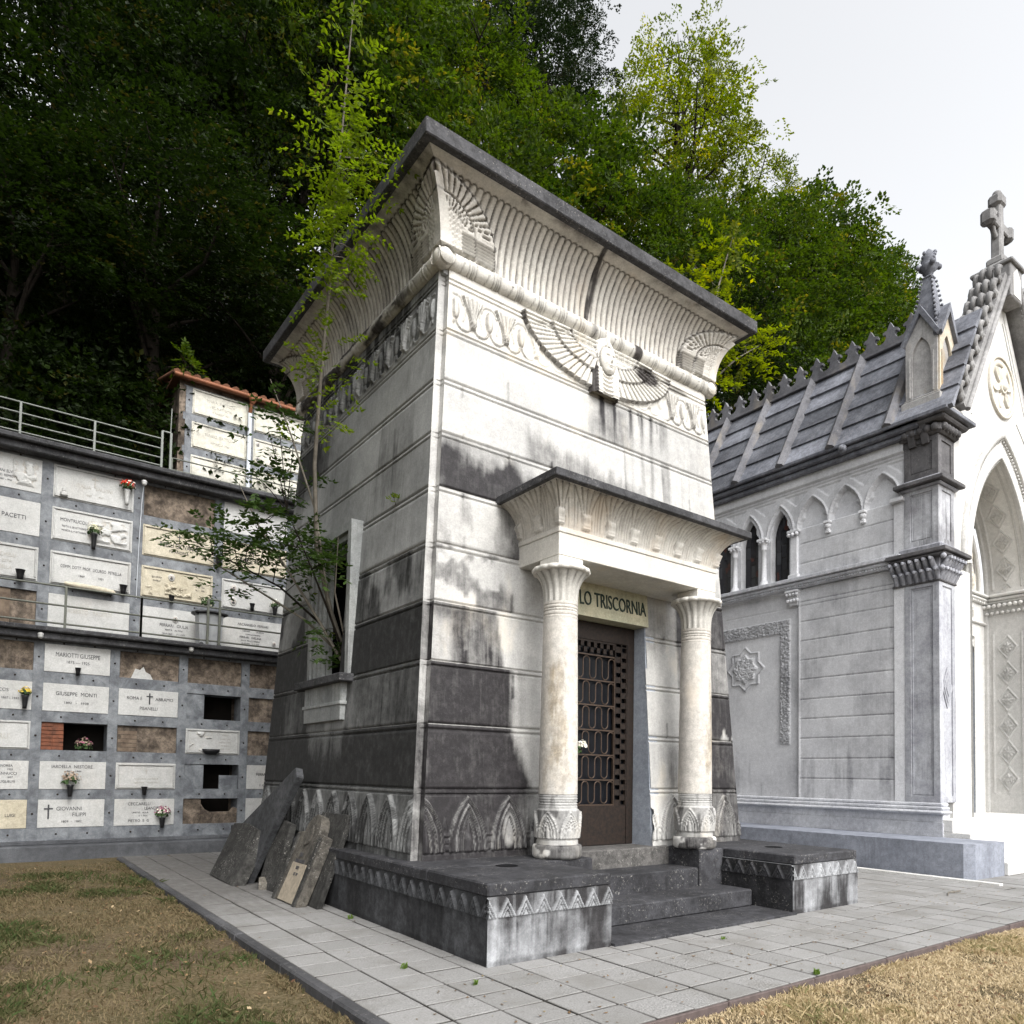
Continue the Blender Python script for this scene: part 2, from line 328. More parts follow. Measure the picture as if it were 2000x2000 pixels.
def stain_front(u, z):
    n1 = fbm(u * 1.7, z * 1.7, 5); n2 = fbm(u * 6, z * 2.2, 9); nv = fbm(u * 11, z * .8, 14)
    ci = np.searchsorted(-np.array(ZC), -z); bl = np.floor(u / 1.27 + .5 * (ci % 2)); jf = np.abs((u / 1.27 + .5 * (ci % 2)) % 1 - .5)
    s = .06 * n1 + .16 * (_hash(bl, ci, 3) - .4) * (z < 6.6) + .34 * (jf > .4965) * (z < 6.6) * (z > 1.44)
    c3 = sstep(5.36, 5.02, z + (n2 - .5) * .35) * (1 - .45 * sstep(.75, .35, u) * sstep(5.05, 4.85, z))
    c3 = c3 * (.92 * sstep(2.6, 1.7, u) + .35 * sstep(4.3, 2.6, u) * (u > 1.7)) + .28 * sstep(2.2, .6, u)
    s = s + band(z, 5.39, 4.76) * c3 * .95
    edge = 5.78 - .16 * np.clip(u - 1.5, 0, 3) + (nv - .5) * .35
    s = s + band(z, 6.0, 5.39) * .50 * sstep(.12, -.12, z - edge) * sstep(1.45, 1.62, u) * sstep(4.1, 3.0, u)
    s = s + band(z, 4.75, 4.12) * (.28 * sstep(.45, .65, n2) + .42 * sstep(1.05, 1.4, u) * (u < 2))
    w5 = sstep(1.28, 1.0, u + (n1 - .5) * .6)
    s = s + band(z, 4.11, 3.47) * w5 * np.clip(.58 - .75 * sstep(.53, .62, fbm(u * 3.1 + 3, z * 2.6, 33)), 0, 1)
    s = s + band(z, 4.11, 3.47) * .1 * (u > 1)
    lim6 = 1.16 - .10 * (z - 2.8) / .66 + (nv - .5) * .06
    s = s + band(z, 3.46, 2.81) * (sstep(lim6 + .03, lim6 - .03, u) * (.66 + .2 * (nv - .5)) * (1 - .62 * sstep(.52, .42, u) * sstep(3.38, 3.2, z)))
    lim7 = 1.19 + (nv - .5) * .08
    s = s + band(z, 2.80, 2.13) * (sstep(lim7 + .09, lim7 - .05, u) * (.74 + .36 * n1 + .3 * (n2 - .5)) + .33 * sstep(1.52, 1.35, u) * (u > 1.15))
    lim8 = 1.22 + .22 * (2.12 - z) / .69 + (nv - .5) * .1
    s = s + band(z, 2.12, 1.44) * (sstep(lim8 + .12, lim8 - .06, u) * (.78 + .34 * n1 + .3 * (n2 - .5)))
    s = s + band(z, 1.44, .2) * (sstep(1.75, 1.35, u + (n1 - .5) * .3) * (.88 - .5 * blob(u, z, 1.17, .98, .09, .18, .3, 3)))
    # right of the porch
    rt = sstep(4.02, 4.10, u)
    s = s + rt * (band(z, 4.11, 2.81) * .62 + band(z, 2.80, 2.13) * (.85 - .6 * sstep(.56, .64, fbm(u * 4, z * 1.5, 71))) + band(z, 2.12, 1.44) * .78 + band(z, 1.44, .2) * .72)
    s = s + band(z, 2.12, 1.44) * .38 * blob(u, z, 3.93, 1.75, .12, .3, .5, 8)
    # runs below the carved head and the frieze
    run = sstep(.50, .68, fbm(u * 10, z * .5, 21, 3))
    s = s + band(z, 6.63, 6.02) * (.85 * run * sstep(5.95, 6.6, z) * sstep(2.4, 2.75, u) * sstep(4.2, 3.6, u) + .42 * blob(u, z, 2.95, 6.25, .33, .32, .6, 4))
    s = s + band(z, 6.02, 5.39) * .35 * run * sstep(3.2, 3.5, u) * sstep(4.5, 4.1, u)
    s = s + .95 * blob(u, z, 3.60, 7.14, .26, .13, .3, 6) + .5 * blob(u, z, 4.2, 7.2, .3, .05, .3, 16)
    # porch recess: yellowish damp marks
    s = s + .22 * blob(u, z, 3.66, 3.45, .18, .35, .5, 12)
    return np.clip(s * 1.12, 0, 1)
def stain_left(u, z):
    n1 = fbm(u * 1.3, z * 1.3, 105); nv = fbm(u * 8, z * .9, 114); n3 = fbm(u * 2.5, z * 1.2, 120)
    ci = np.searchsorted(-np.array(ZC), -z); bl = np.floor(u / .92 + .37 * ci)
    s = .10 + .2 * (n1 - .5) + .30 * (_hash(bl, ci, 13) - .45) * (z < 6.6) * (z > 1.44)
    s = s + band(z, 4.11, 3.47) * (.30 + .5 * sstep(.5, .62, n3))
    s = s + band(z, 3.46, 2.81) * (.82 + .4 * (nv - .5)); s = s + band(z, 2.80, 2.13) * (.75 + .5 * (nv - .5))
    s = s + band(z, 2.12, 1.44) * (.98 + .25 * (nv - .5)); s = s + band(z, 1.44, .2) * (.58 + .35 * (n1 - .5))
    s = s - band(z, 2.80, 1.44) * .4 * sstep(2.1, 2.3, u) * sstep(3.5, 3.3, u) * sstep(1.5, 2.3, z)
    s = s + sstep(3.2, 4.6, u) * .12
    s = s + band(z, 6.6, 5.4) * .6 * blob(u, z, 4.3, 6.3, .7, .5, .4, 107)
    s = s + sstep(6.63, 6.75, z) * (.35 + .45 * sstep(.4, 1.8, u)) * (.6 + .8 * sstep(.4, .6, nv))
    return np.clip(s, 0, 1)
STN = [stain_front, stain_left, lambda u, z: .5 + 0 * u, lambda u, z: .5 + 0 * u]
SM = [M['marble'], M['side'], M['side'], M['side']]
SPAN = [W, D, D, W]; FLIP = [False, True, False, True]
def groove(z):
    d = 0 * z
    for zc in ZC[:-1]:
        for q in (zc, zc - .056): d = np.maximum(d, 1 - sstep(.006, .016, np.abs(z - q)))
    return d
def zsamples(z0, z1, step):
    s = set(np.round(np.arange(z0, z1, step), 4)) | {z0, z1}
    for zc in ZC[:-1]:
        for q in (zc, zc - .056):
            for d in (-.017, -.009, 0, .009, .017):
                if z0 < q + d < z1: s.add(round(q + d, 4))
    return np.array(sorted(s))
def face_grid(name, side, z0, z1, du, dz, hfun, parent, mat=None, hole=None):
    zs = zsamples(z0, z1, dz); n = int(SPAN[side] / du) + 1
    t = np.linspace(0, 1, n)[:, None]; z = zs[None, :]
    lo = off(z) + NO; hi = SPAN[side] - off(z) - NO
    u = lo + (hi - lo) * t; z = z + 0 * u
    h = hfun(u, z) * sstep(0, .03, np.minimum(u - lo, hi - u)) - .02 * groove(z)
    keep = None
    if hole:
        um = (u + np.roll(u, -1, 0)) / 2; zm = (z + np.roll(z, -1, 1)) / 2
        keep = ~((um > hole[0]) & (um < hole[1]) & (zm > hole[2]) & (zm < hole[3]))
    st = STN[side](u, z)
    if name == 'frieze':
        gu, gz = np.gradient(h + .02 * groove(z)); gm_ = np.clip(np.hypot(gu, gz) / .008, 0, 1) * (np.abs(u - XH) > (1.24 if side == 0 else -1)); st = np.clip(st + (.42 if side == 0 else -.35) * gm_, 0, 1)  # front lotus outlines darkened: dirt plus carving shade put into the colour
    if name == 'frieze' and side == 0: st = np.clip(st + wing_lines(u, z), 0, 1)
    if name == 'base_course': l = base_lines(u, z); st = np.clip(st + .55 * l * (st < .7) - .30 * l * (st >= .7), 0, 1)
    return grid(name, FP(side, u, z, h), mat or SM[side], parent, True, FLIP[side], {'stain_shade': st}, keep)
flat = lambda u, z: 0 * u + .004 * (fbm(u * 3, z * 3, 3, 2) - .5)
# pointed-arch relief of the base course
def arch_h(du, v, w=.235, hh=.60):
    vv = np.clip(v, 0, None)
    m = np.abs(du) / w + (vv / hh) ** 2.4
    h = .036 * (1 - sstep(.97, 1.03, m))
    h = h - .020 * (1 - sstep(.84, .88, m)) + .016 * (1 - sstep(.66, .70, m)) - .026 * (1 - sstep(.555, .585, m)) + .020 * (1 - sstep(.48, .51, m)) - .024 * (1 - sstep(.31, .335, m)) + .03 * np.clip(1 - m / .30, 0, 1) ** .5
    return 1.45 * h * (v > 0)
def base_h(u, z):
    v = z - .76; p = .535
    k = np.round((u - .105) / p); du = u - .105 - k * p
    a = arch_h(du, v)
    db = np.abs(np.abs(du) - p / 2)
    bar = (db < .062) * .016 * (((v > .02) & (v < .075)) | ((v > .095) & (v < .15)) | ((v > .165) & (v < .19)))
    stem = (db < .012) * (v > .19) * (v < .36) * .014
    return np.where(z < 1.365, np.maximum(a, bar + stem), 0) - .0 + .012 * (z < .75)
def base_lines(u, z):  # arch contours: groove dirt plus relief shading drawn into the colour
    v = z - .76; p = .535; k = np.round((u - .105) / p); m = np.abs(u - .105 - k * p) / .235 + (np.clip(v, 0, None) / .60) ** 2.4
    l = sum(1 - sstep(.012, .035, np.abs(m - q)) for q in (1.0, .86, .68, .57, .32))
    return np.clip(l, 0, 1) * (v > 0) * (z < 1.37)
# lotus frieze
def lotus(u, z, c0, p=.46):
    v = z - 6.70
    k = np.round((u - c0) / p); a = u - c0 - k * p
    w = .035 + .118 * np.clip((v - .08) / .33, 0, 1) ** 1.7
    inside = (np.abs(a) < w) & (v > .04) & (v < .405 + .02 * np.cos(a * 95))
    pet = .5 + .5 * np.cos(np.arctan2(a, np.clip(v - .02, .01, None)) * 34)
    h = inside * (.020 + .016 * pet)
    h = h + ((np.abs(a) < .042) & (v > .06) & (v < .13)) * .01 * (np.cos(v * 260) > -.2)
    kb = np.round((u - c0 - p / 2) / p); b = u - c0 - p / 2 - kb * p
    e = (b / .048) ** 2 + ((v - .21) / .125) ** 2
    h = np.maximum(h, np.where(e < 1, .026 * np.sqrt(np.clip(1 - e, 0, 1)) + .004, 0))
    arc = np.abs(np.hypot(b, v - .29) - .105)
    h = np.maximum(h, .008 * ((arc < .010) & (v > .29)))
    h = np.maximum(h, .007 * ((np.abs(np.abs(b) - .105 - .03 * np.sin((v - .1) * 9)) < .008) & (v <= .29) & (v > .09)))
    lp = np.abs(np.hypot((u - c0 - p / 4 - np.round((u - c0 - p / 4) / (p / 2)) * p / 2) / 1.0, v - .085) - .10)
    h = np.maximum(h, .012 * ((lp < .009) & (v < .085)))
    teeth = (v > .405 - .03 * (1 - np.abs(((u / .055) % 1) - .5) * 2)) & (np.abs(a) < .15); h = np.where(teeth, h * .2, h)
    return h * ((v > -.03) & (v < .455))
XH, ZT = 2.79, 7.29
def wing_h(u, z):
    xx = np.abs(u - XH); x1 = np.clip(xx - .08, 0, None)
    e = np.sqrt((x1 / 1.21) ** 2 + ((ZT - z) / .63) ** 2); ang = np.arctan2((ZT - z) / .63, x1 / 1.21) / (math.pi / 2)
    ins = (e < 1) & (z < ZT) & (xx > .12)
    N = np.where(e > .66, 17, np.where(e > .42, 12, 9))
    fr = np.abs((ang * N) % 1 - .5) * 2
    lay = np.where(e > .66, .045, np.where(e > .42, .075, .100))
    fe = (e - np.where(e > .66, .66, np.where(e > .42, .42, 0))) / .34
    fea = .018 * (1 - fr ** 3) - .022 * (fr > .82) + .010 * (1 - np.clip(fe, 0, 1))
    sc = .012 * (np.cos(xx * 120) * np.cos((z + .02 * np.sin(xx * 60)) * 120))
    return np.where(ins, lay + np.where(e < .42, sc, fea), 0)
def wing_lines(u, z):
    xx = np.abs(u - XH); x1 = np.clip(xx - .08, 0, None)
    e = np.sqrt((x1 / 1.21) ** 2 + ((ZT - z) / .63) ** 2); ang = np.arctan2((ZT - z) / .63, x1 / 1.21) / (math.pi / 2)
    fr = np.abs((ang * np.where(e > .66, 17, np.where(e > .42, 12, 9))) % 1 - .5) * 2
    l = sum(1 - sstep(.010, .026, np.abs(e - q)) for q in (1.0, .66, .42))
    return (.50 * np.clip(l, 0, 1) + .38 * (fr > .84) * (e > .42) * (e < 1)) * (xx > .2) * (z < ZT)
def frieze_h(side):
    def f(u, z):
        S = SPAN[side]; uu = np.minimum(u, S - u)
        h = 1.35 * lotus(uu, z, .78) * (uu > .52)
        if side == 0:
            w = wing_h(u, z); near = (np.abs(u - XH) < 1.30)
            h = np.where(near & (w <= 0) & (np.abs(u - XH) < 1.22), h * .6, h); h = np.maximum(h, w)
        return h
    return f
zero = lambda u, z: 0 * u
DOORH = (1.97, 3.45, .60, 3.59); WINH = (2.45, 3.46, 2.86, 4.62)
for s in (0, 1):
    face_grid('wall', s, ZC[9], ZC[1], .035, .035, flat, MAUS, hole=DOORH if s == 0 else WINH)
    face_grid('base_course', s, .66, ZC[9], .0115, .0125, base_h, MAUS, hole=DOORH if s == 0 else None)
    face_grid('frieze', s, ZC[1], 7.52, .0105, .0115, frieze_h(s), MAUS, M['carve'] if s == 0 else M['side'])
for s in (2, 3): face_grid('wall', s, .66, 7.52, .4, .3, zero, MAUS)
# re-entrant corner strips
for cx, cy, sx, sy in ((0, 0, 1, 1), (W, 0, -1, 1), (0, D, 1, -1), (W, D, -1, -1)):
    zs = zsamples(.66, 7.52, .06); o = off(zs); g = .02 * groove(zs)
    def pt(a, b): return np.stack([cx + sx * a, cy + sy * b, zs], -1)
    P = np.stack([pt(o, o + NO), pt(o + .02, o + NO + .002), pt(o + NO - .01, o + NO + g * .6), pt(o + NO + g * .4, o + NO + g * .4), pt(o + NO + g * .6, o + NO - .01), pt(o + NO + .002, o + .02), pt(o + NO, o)], 0)
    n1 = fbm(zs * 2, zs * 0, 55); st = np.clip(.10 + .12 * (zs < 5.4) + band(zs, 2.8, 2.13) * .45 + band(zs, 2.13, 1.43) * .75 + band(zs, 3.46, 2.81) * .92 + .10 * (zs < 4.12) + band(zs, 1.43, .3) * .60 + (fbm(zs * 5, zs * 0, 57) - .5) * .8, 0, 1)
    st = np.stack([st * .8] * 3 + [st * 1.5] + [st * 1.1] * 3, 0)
    grid('corner_strip', P, M['marble'], MAUS, False, not (sx * sy > 0), {'stain_shade': np.clip(st, 0, 1)})
# carved head in the middle of the winged emblem
def carved_head():
    u = np.linspace(XH - .24, XH + .24, 97)[:, None]; z = np.linspace(6.585, 7.40, 150)[None, :]; u = u + 0 * z; z = z + 0 * u
    x = u - XH; ax = np.abs(x)
    # headcloth silhouette
    hw = np.where(z > 7.12, .215 * np.sqrt(np.clip(1 - ((z - 7.12) / .255) ** 2, 0, 1)), .215 + .02 * np.sin((7.12 - z) * 4))
    ins = ax < hw
    dome = np.sqrt(np.clip(1 - (x / (hw + 1e-6)) ** 2, 0, 1))
    h = np.where(ins, .05 + .075 * dome, 0)
    lap = (z < 6.93) & (ax > .085) & (ax < .20)
    h = np.where(lap, .125 + .004 * np.cos(z * 130), h)
    h = np.where((z < 6.88) & (ax <= .085), .115 + .012 * np.cos(np.hypot(x, z - 6.95) * 110), h)
    stripe = np.where(ins & ~lap & (z >= 6.9), .005 * np.cos((z * .6 + ax * 1.2) * 120), 0)
    fz = z - 7.055
    e = (x / .142) ** 2 + (np.where(fz > 0, fz / .175, fz / .195)) ** 2
    face = .125 + .075 * np.sqrt(np.clip(1 - e, 0, 1))
    g = lambda cx, cz, sx, sz: np.exp(-((x - cx) / sx) ** 2 - ((z - cz) / sz) ** 2)
    face = face + .034 * g(0, 7.015, .016, .022) + .022 * g(0, 7.055, .012, .045)
    for sd in (-1, 1):
        face = face - .026 * g(sd * .045, 7.078, .030, .020) + .014 * g(sd * .045, 7.076, .018, .010) + .010 * g(sd * .046, 7.108, .034, .008) + .010 * g(sd * .06, 7.0, .03, .04)
    face = face + .014 * g(0, 6.962, .030, .009) + .012 * g(0, 6.944, .026, .008) - .014 * g(0, 6.9535, .034, .004) + .012 * g(0, 6.905, .03, .02)
    h = np.where(e < 1, face, h + stripe)
    band_ = ((e >= 1) & (np.abs(np.hypot(x / .155, (z - 7.07) / .20) - 1) < .08) & (z > 7.06)); h = h + .014 * band_
    h = np.maximum(h, .17 * ((ax < .018) & (z > 7.22) & (z < 7.37)))
    P = FP(0, u, z, np.where(h > 0, h, -.01))
    st = np.clip(1.0 * sstep(-.15, -.18, x) * (z < 7.28) + .45 * (np.abs(e - 1) < .06) + .25 * (z < 6.64), 0, 1)
    grid('carved_head', P, M['carve'], MAUS, True, False, {'stain_shade': st})
carved_head()
# torus moulding under the cornice, wound with a ribbon
def torus_roll(side, length):
    u = np.arange(.30, length - .30 + .001, .0125)[:, None]; a = np.linspace(0, 2 * math.pi, 29)[None, :]
    p = .335; q = (u - .36) / p; fr = q % 1
    r = .103 + .006 * (fr < .30) - .016 * sum((np.abs(fr - c) < .022) for c in (.02, .12, .20, .30)) + 0 * a
    sp = (fr - .33) / .55; spiral = (np.abs(sp - (a / (2 * math.pi)) * .9) < .035) & (fr > .32); r = r - .010 * spiral
    nrm = np.cos(a) * r; zz = 7.452 + np.sin(a) * r; o = .408 - nrm
    P = {0: (u + 0 * a, o, zz + 0 * u), 1: (o, u + 0 * a, zz + 0 * u), 2: (W - o, u + 0 * a, zz), 3: (u + 0 * a, D - o, zz)}[side]
    P = np.stack(np.broadcast_arrays(*P), -1)
    gl = sum((np.abs(fr - c) < .022) for c in (.02, .12, .20, .30)) > 0
    st = .06 + .45 * (gl | spiral) + .9 * (blob(u, 7.45 + 0 * u, 3.42, 7.45, .07, .4, .3, 2) + .5 * blob(u, 7.45 + 0 * u, 2.62, 7.45, .05, .4, .4, 3)) + 0 * a if side == 0 else np.clip(.1 + .9 * sstep(.6, 1.6, u) * sstep(.35, .6, fbm(u * 3, a * 1.2, 77)), 0, 1)
    grid('torus_moulding', P, M['carve'], MAUS, True, side in (0, 3), {'stain_shade': st})
for s in range(4): torus_roll(s, SPAN[s])
for x in (.40, W - .40):
    for y in (.40, D - .40):
        m = MB(); m.ball((x, y, 7.452), .118, 12); m.build('corner_knop', M['carve'], MAUS)
# cavetto cornice
def cavetto(side, u0, u1, z0, hgt, o0, over, name, parent, mode, du=.0125, nt=58):
    t = np.linspace(0, 1, nt); th = t * math.pi / 2 * .97
    off_ = o0 - over * (1 - np.cos(th)); zz = z0 + hgt * np.sin(th)
    s = np.concatenate([[0], np.cumsum(np.hypot(np.diff(off_), np.diff(zz)))]); L = s[-1]
    dzds = np.gradient(zz, s); dods = np.gradient(off_, s)
    n_out = dzds; n_up = dods            # normal (outward component, z component): outward = +dz/ds, z = d(off)/ds (negative: faces down)
    n = int((u1 - u0) / du) + 1
    tt = np.linspace(0, 1, n)[:, None]
    ex = (o0 - off_)[None, :]
    u = (u0 - ex) + (u1 - u0 + 2 * ex) * tt; S = s[None, :] + 0 * u
    h, st = mode(u, S, L, u0, u1, ex)
    u = u.copy(); u[0] -= n_out * h[0]; u[-1] += n_out * h[-1]
    O = off_[None, :] - n_out[None, :] * h; Z = zz[None, :] + n_up[None, :] * h
    return u, O, Z, st
def big_mode(side):
    def f(u, S, L, u0, u1, ex):
        p = .092; top = L * .80
        c = np.minimum(u - (u0 - ex), (u1 + ex) - u)            # distance from the mitre
        k = (u - u0) / p; a = (k - np.floor(k) - .5) * p
        b = S - top
        d = np.where(b < 0, np.abs(a), np.hypot(a, b)); R = p * .44
        line = 1 - sstep(.004, .012, np.abs(d - R))
        h = .006 * np.clip(1 - (d / R) ** 2, 0, 1) - .020 * line * (S < L * .93)
        # corner palmette: upright sides below, a fan above
        s0 = L * .30; v = np.clip(S - s0, 0, None); Hh = L * .58
        ra = np.hypot(c / .70, v / Hh); an = np.arctan2(v / Hh, c / .70) / (math.pi / 2)
        ins = (ra < 1) & (S > .0)
        ph = np.where(S > s0, an * np.where(ra > .55, 13, 12), (S - s0) / .040)
        fr = np.abs(ph % 1 - .5) * 2
        q = (ra - np.where(ra > .55, .55, 0)) / .45
        hp = .050 + np.where(ra > .30, .016 * (1 - fr ** 2) - .034 * (fr > .80), .014 * np.cos(c * 120) * np.cos(S * 120)) - .030 * (ra > .55) * np.clip(q, 0, 1) * .5
        hp = hp + .022 * (ra < .55) + .012 * (ra < .28) - .040 * ((np.abs(ra - .56) < .016) | (np.abs(ra - .975) < .018))
        smooth_ = (c < .055 * np.clip(1.25 - S / (L * .62), 0, 1)); hp = np.where(smooth_, .085, hp)
        fr = np.where(smooth_, 0, fr)
        h = np.where(ins, hp, h)
        n = fbm(u * 2, S * 3, 61 + side); nv = fbm(u * 8, S * 1.0, 63 + side)
        st = .06 + .20 * sstep(L * .80, L * .99, S + (n - .5) * .3) + .62 * line * (S < L * .93) * (1 - ins) + .55 * (fr > .78) * ins * (ra > .30) + .5 * ins * (np.abs(ra - .56) < .02) + .6 * (np.abs(ra - .985) < .022) * (S > .03)
        if side == 0:
            st = st + .95 * (1 - sstep(.02, .05, np.abs(u - 2.52 - .05 * np.sin(S * 4)))) * sstep(.05, .4, S + n * .4) + .5 * blob(u, S * 1.0, 4.32, .1, .03, .16, .3, 9)
            st = st + .5 * sstep(.45, .62, n) * sstep(L * .9, L, S) * (u > 1.2)
        else: st = st + .12 + .25 * sstep(.5, .65, nv)
        return h, np.clip(st, 0, 1)
    return f
for s in range(4):
    u, O, Z, st = cavetto(s, .40, SPAN[s] - .40, 7.555, .735, .40, .445, 'cornice', MAUS, big_mode(s), .0125 if s < 2 else .05)
    P = {0: (u, O, Z), 1: (O, u, Z), 2: (W - O, u, Z), 3: (u, D - O, Z)}[s]
    grid('cornice', np.stack(P, -1), M['cavet'], MAUS, True, FLIP[s], {'stain_shade': st})
m = MB(); m.box((-.118, -.118, 8.292), (W + .118, D + .118, 8.475), .012); m.build('roof_slab', M['slab'], MAUS)
m = MB(); m.box((.42, .42, 7.30), (W - .42, D - .42, 8.29)); m.box((.7, .7, 5.0), (W - .7, D - .7, 7.3)); m.build('core_masonry', M['side'], MAUS)
# ---- porch
PX0, PX1, PY = 1.393, 4.027, -.546
m = MB(); m.box((PX0, PY, 4.026), (PX1, .24, 4.276), .006); m.build('porch_lintel', M['carve'], MAUS)
m = MB(); m.box((PX0 - .012, PY - .012, 4.277), (PX1 + .012, .30, 4.334), .008); m.build('lintel_band', M['carve'], MAUS)
def small_mode(pitch, c0):
    def f(u, S, L, u0, u1, ex):
        uc = (u - (u0 + u1) / 2) * ((u1 - u0) / (u1 - u0 + 2 * ex)) + (u1 - u0) / 2
        k = np.round((uc - c0) / pitch); a = (uc - c0 - k * pitch) / pitch
        spread = 1 / (1 + 1.3 * sstep(.30, 1.0, S / L))
        ph = np.sign(a) * (.5 - (.5 - np.abs(a)) * (1 + .0 * spread))
        g = np.where(np.abs(a) < .22 * (.6 + 1.5 * S / L), a * spread * 1.25, a)
        fr = np.abs((g * 9) % 1 - .5) * 2
        h = .010 * (1 - fr ** 2) - .018 * (fr > .84)
        h = h * sstep(.03, .05, S) * (S < L * .94)
        hd = (np.abs(a) < .155) & (S > .035) & (S < .205)
        h = np.where(hd, .030 + .006 * np.cos(S * 150) * (S < .11) + np.where(S > .11, .016 * np.exp(-((np.abs(a) - .07) / .04) ** 2 - ((S - .16) / .028) ** 2), 0), h)
        st = .06 + .22 * sstep(L * .7, L, S) + .22 * (fr > .82) * ~hd + .35 * sstep(.5, .65, fbm(u * 5, S * 5, 81)) * sstep(L * .8, L, S)
        return h, np.clip(st, 0, 1)
    return f
for s in (0, 1, 2):
    if s == 0:
        u, O, Z, st = cavetto(0, PX0, PX1, 4.334, .396, 0, .29, 'x', MAUS, small_mode((PX1 - PX0) / 7, 0), .009, 44); P = (u, PY + O, Z)
    else:
        # returns: mitred at the front corner, running back into the wall
        u, O, Z, st = cavetto(1, 0, 1.8, 4.334, .396, 0, .29, 'x', MAUS, small_mode((PX1 - PX0) / 7, 0), .010, 44)
        n = int(len(u) * .5); u, O, Z, st = u[:n], O[:n], Z[:n], st[:n]
        P = (PX0 + O if s == 1 else PX1 - O, PY + u, Z)
    grid('porch_cornice', np.stack(P, -1), M['cavet'], MAUS, True, s == 1, {'stain_shade': st})
m = MB(); m.box((1.078, -.884, 4.728), (4.342, .26, 4.816), .008); m.build('porch_slab', M['slab'], MAUS)
m = MB(); m.box((PX0 + .03, PY + .03, 4.30), (PX1 - .03, .3, 4.726)); m.build('porch_core', M['carve'], MAUS)
# columns
def column(cx, cy, seed):
    root = bpy.data.objects.new('column', None); COL.objects.link(root); root.parent = MAUS
    root.matrix_parent_inverse = Matrix.Translation(-ROOTLOC[MAUS]); root.location = (cx, cy, .69); ROOTLOC[root] = Vector((cx, cy, .69))
    a = np.linspace(0, 2 * math.pi, 145)[:, None]
    def cyl(name, z, r, st, mat):
        P = np.stack(np.broadcast_arrays(cx + r * np.cos(a), cy + r * np.sin(a), z + 0 * a), -1); grid(name, P, mat, root, True, False, {'stain_shade': st + 0 * r})
    z = np.linspace(0, .155, 14)[None, :]; r = .235 + .045 * np.clip(1 - ((z - .075) / .08) ** 4, 0, 1) ** .5; r = np.where(z > .15, .2, r)
    n = fbm(a * 1.5 + seed, z * 6, seed)
    cyl('column_foot', .69 + z, r + 0 * a, np.clip(.85 - .9 * sstep(.56, .64, n), 0, 1), M['plinth' if 0 else 'marble'])
    z = np.linspace(.15, .70, 70)[None, :]; v = z - .19
    bul = .226 + .014 * np.sin(np.clip(v / .34, 0, 1) * math.pi * .8)
    p = 2 * math.pi / 6; k = np.round((a - .45) / p); du = (a - .45 - k * p) * .23
    r = bul + arch_h(du, v - .03, .115, .30) * .6
    r = np.where(v < .0, .232, r); r = np.where(v > .345, .218, r)
    for q in (.40, .43, .455, .49, .515): r = r - .010 * (np.abs(v - q + .01) < .006)
    r = r - .008 * (np.abs(v - .443 + .01) < .011) * (np.cos(a * 60) > .55)
    lines = (arch_h(du, v - .03, .115, .30) < .012) & (v > .05) & (v < .33)
    n = fbm(a * 2 + seed, z * 4, seed + 3)
    cyl('column_base', .69 + z, r, np.clip(.14 + .30 * lines + .35 * sstep(.5, .62, n), 0, 1), M['marble'])
    z = np.linspace(.70, 2.66, 110)[None, :]; r = .218 - .026 * ((z - .7) / 1.96) ** 1.3 + 0 * a
    # patches of lichen and scouring
    an = (a + 2 * math.pi) % (2 * math.pi)
    st = 0
    for ca, cz, ra, rz, am in ((4.02, 1.98, .5, .25, .62), (4.0, 1.42, .55, .28, .50), (3.9, .95, .8, .25, .28), (3.4, 1.5, .5, .9, .22)) if seed < 5 else ((5.05, 1.92, .28, .26, .50), (4.85, 1.38, .36, .42, .48), (4.7, .8, .3, .2, .30), (5.3, 1.2, .2, .9, .2)):
        nn = fbm(an * 2.5, z * 3.5, seed + 9, 5) - .5
        st = st + am * (1 - sstep(.5, 1.25, np.hypot((an - ca) / ra, (z - cz) / rz) + nn * 1.6)) * (.5 + 1.0 * fbm(an * 12, z * 12, 31))
    cyl('shaft', .69 + z, r, np.clip(st, 0, .8), M['column'])
    z = np.linspace(2.66, 2.84, 30)[None, :]; r = .194 + 0 * a + 0 * z
    for q in (2.69, 2.73, 2.765, 2.80): r = r - .007 * (np.abs(z - q) < .006)
    r = r - .006 * (np.abs(z - 2.747) < .013) * (np.cos(a * 56) > .6)
    cyl('necking', .69 + z, r, .05, M['column'])
    t = np.linspace(0, 1, 50)[None, :]; z = 2.84 + .335 * t; rr = .194 + .115 * t ** 3.0
    fl = np.abs(np.sin(a * 8)); fl2 = np.abs(np.sin(a * 16 + math.pi / 2))
    r = rr * (1 - (.10 - .05 * t) * (1 - fl) ** 1.5) - .006 * (fl2 < .25)
    cyl('capital', .69 + z, r, np.clip(.10 + .5 * (1 - fl) ** 2 * sstep(.35, .95, t), 0, .6), M['carve'])
    z = np.array([0, .005, .03, .055, .062, .062])[None, :]; rr = np.array([.29, .325, .335, .325, .30, .02])[None, :]
    r = rr * (1 - .045 * (1 - np.abs(np.sin(a * 8))) ** 1.3)
    P = np.stack(np.broadcast_arrays(cx + r * np.cos(a), cy + r * np.sin(a), 3.855 + z + 0 * a), -1)
    grid('capital_rim', P, M['carve'], root, True, False, {'stain_shade': .05 + 0 * r})
    m = MB(); m.box((cx - .175, cy - .175, 3.915), (cx + .175, cy + .175, 4.024), .005); m.build('abacus', M['carve'], root)
M['column'] = stone('column_marble', (.63, .595, .54), (.57, .54, .495), (.20, .165, .115), grime=.12, warm=(.66, .58, .48), rough=.6)
column(1.570, -.370, 2); column(3.850, -.370, 8)
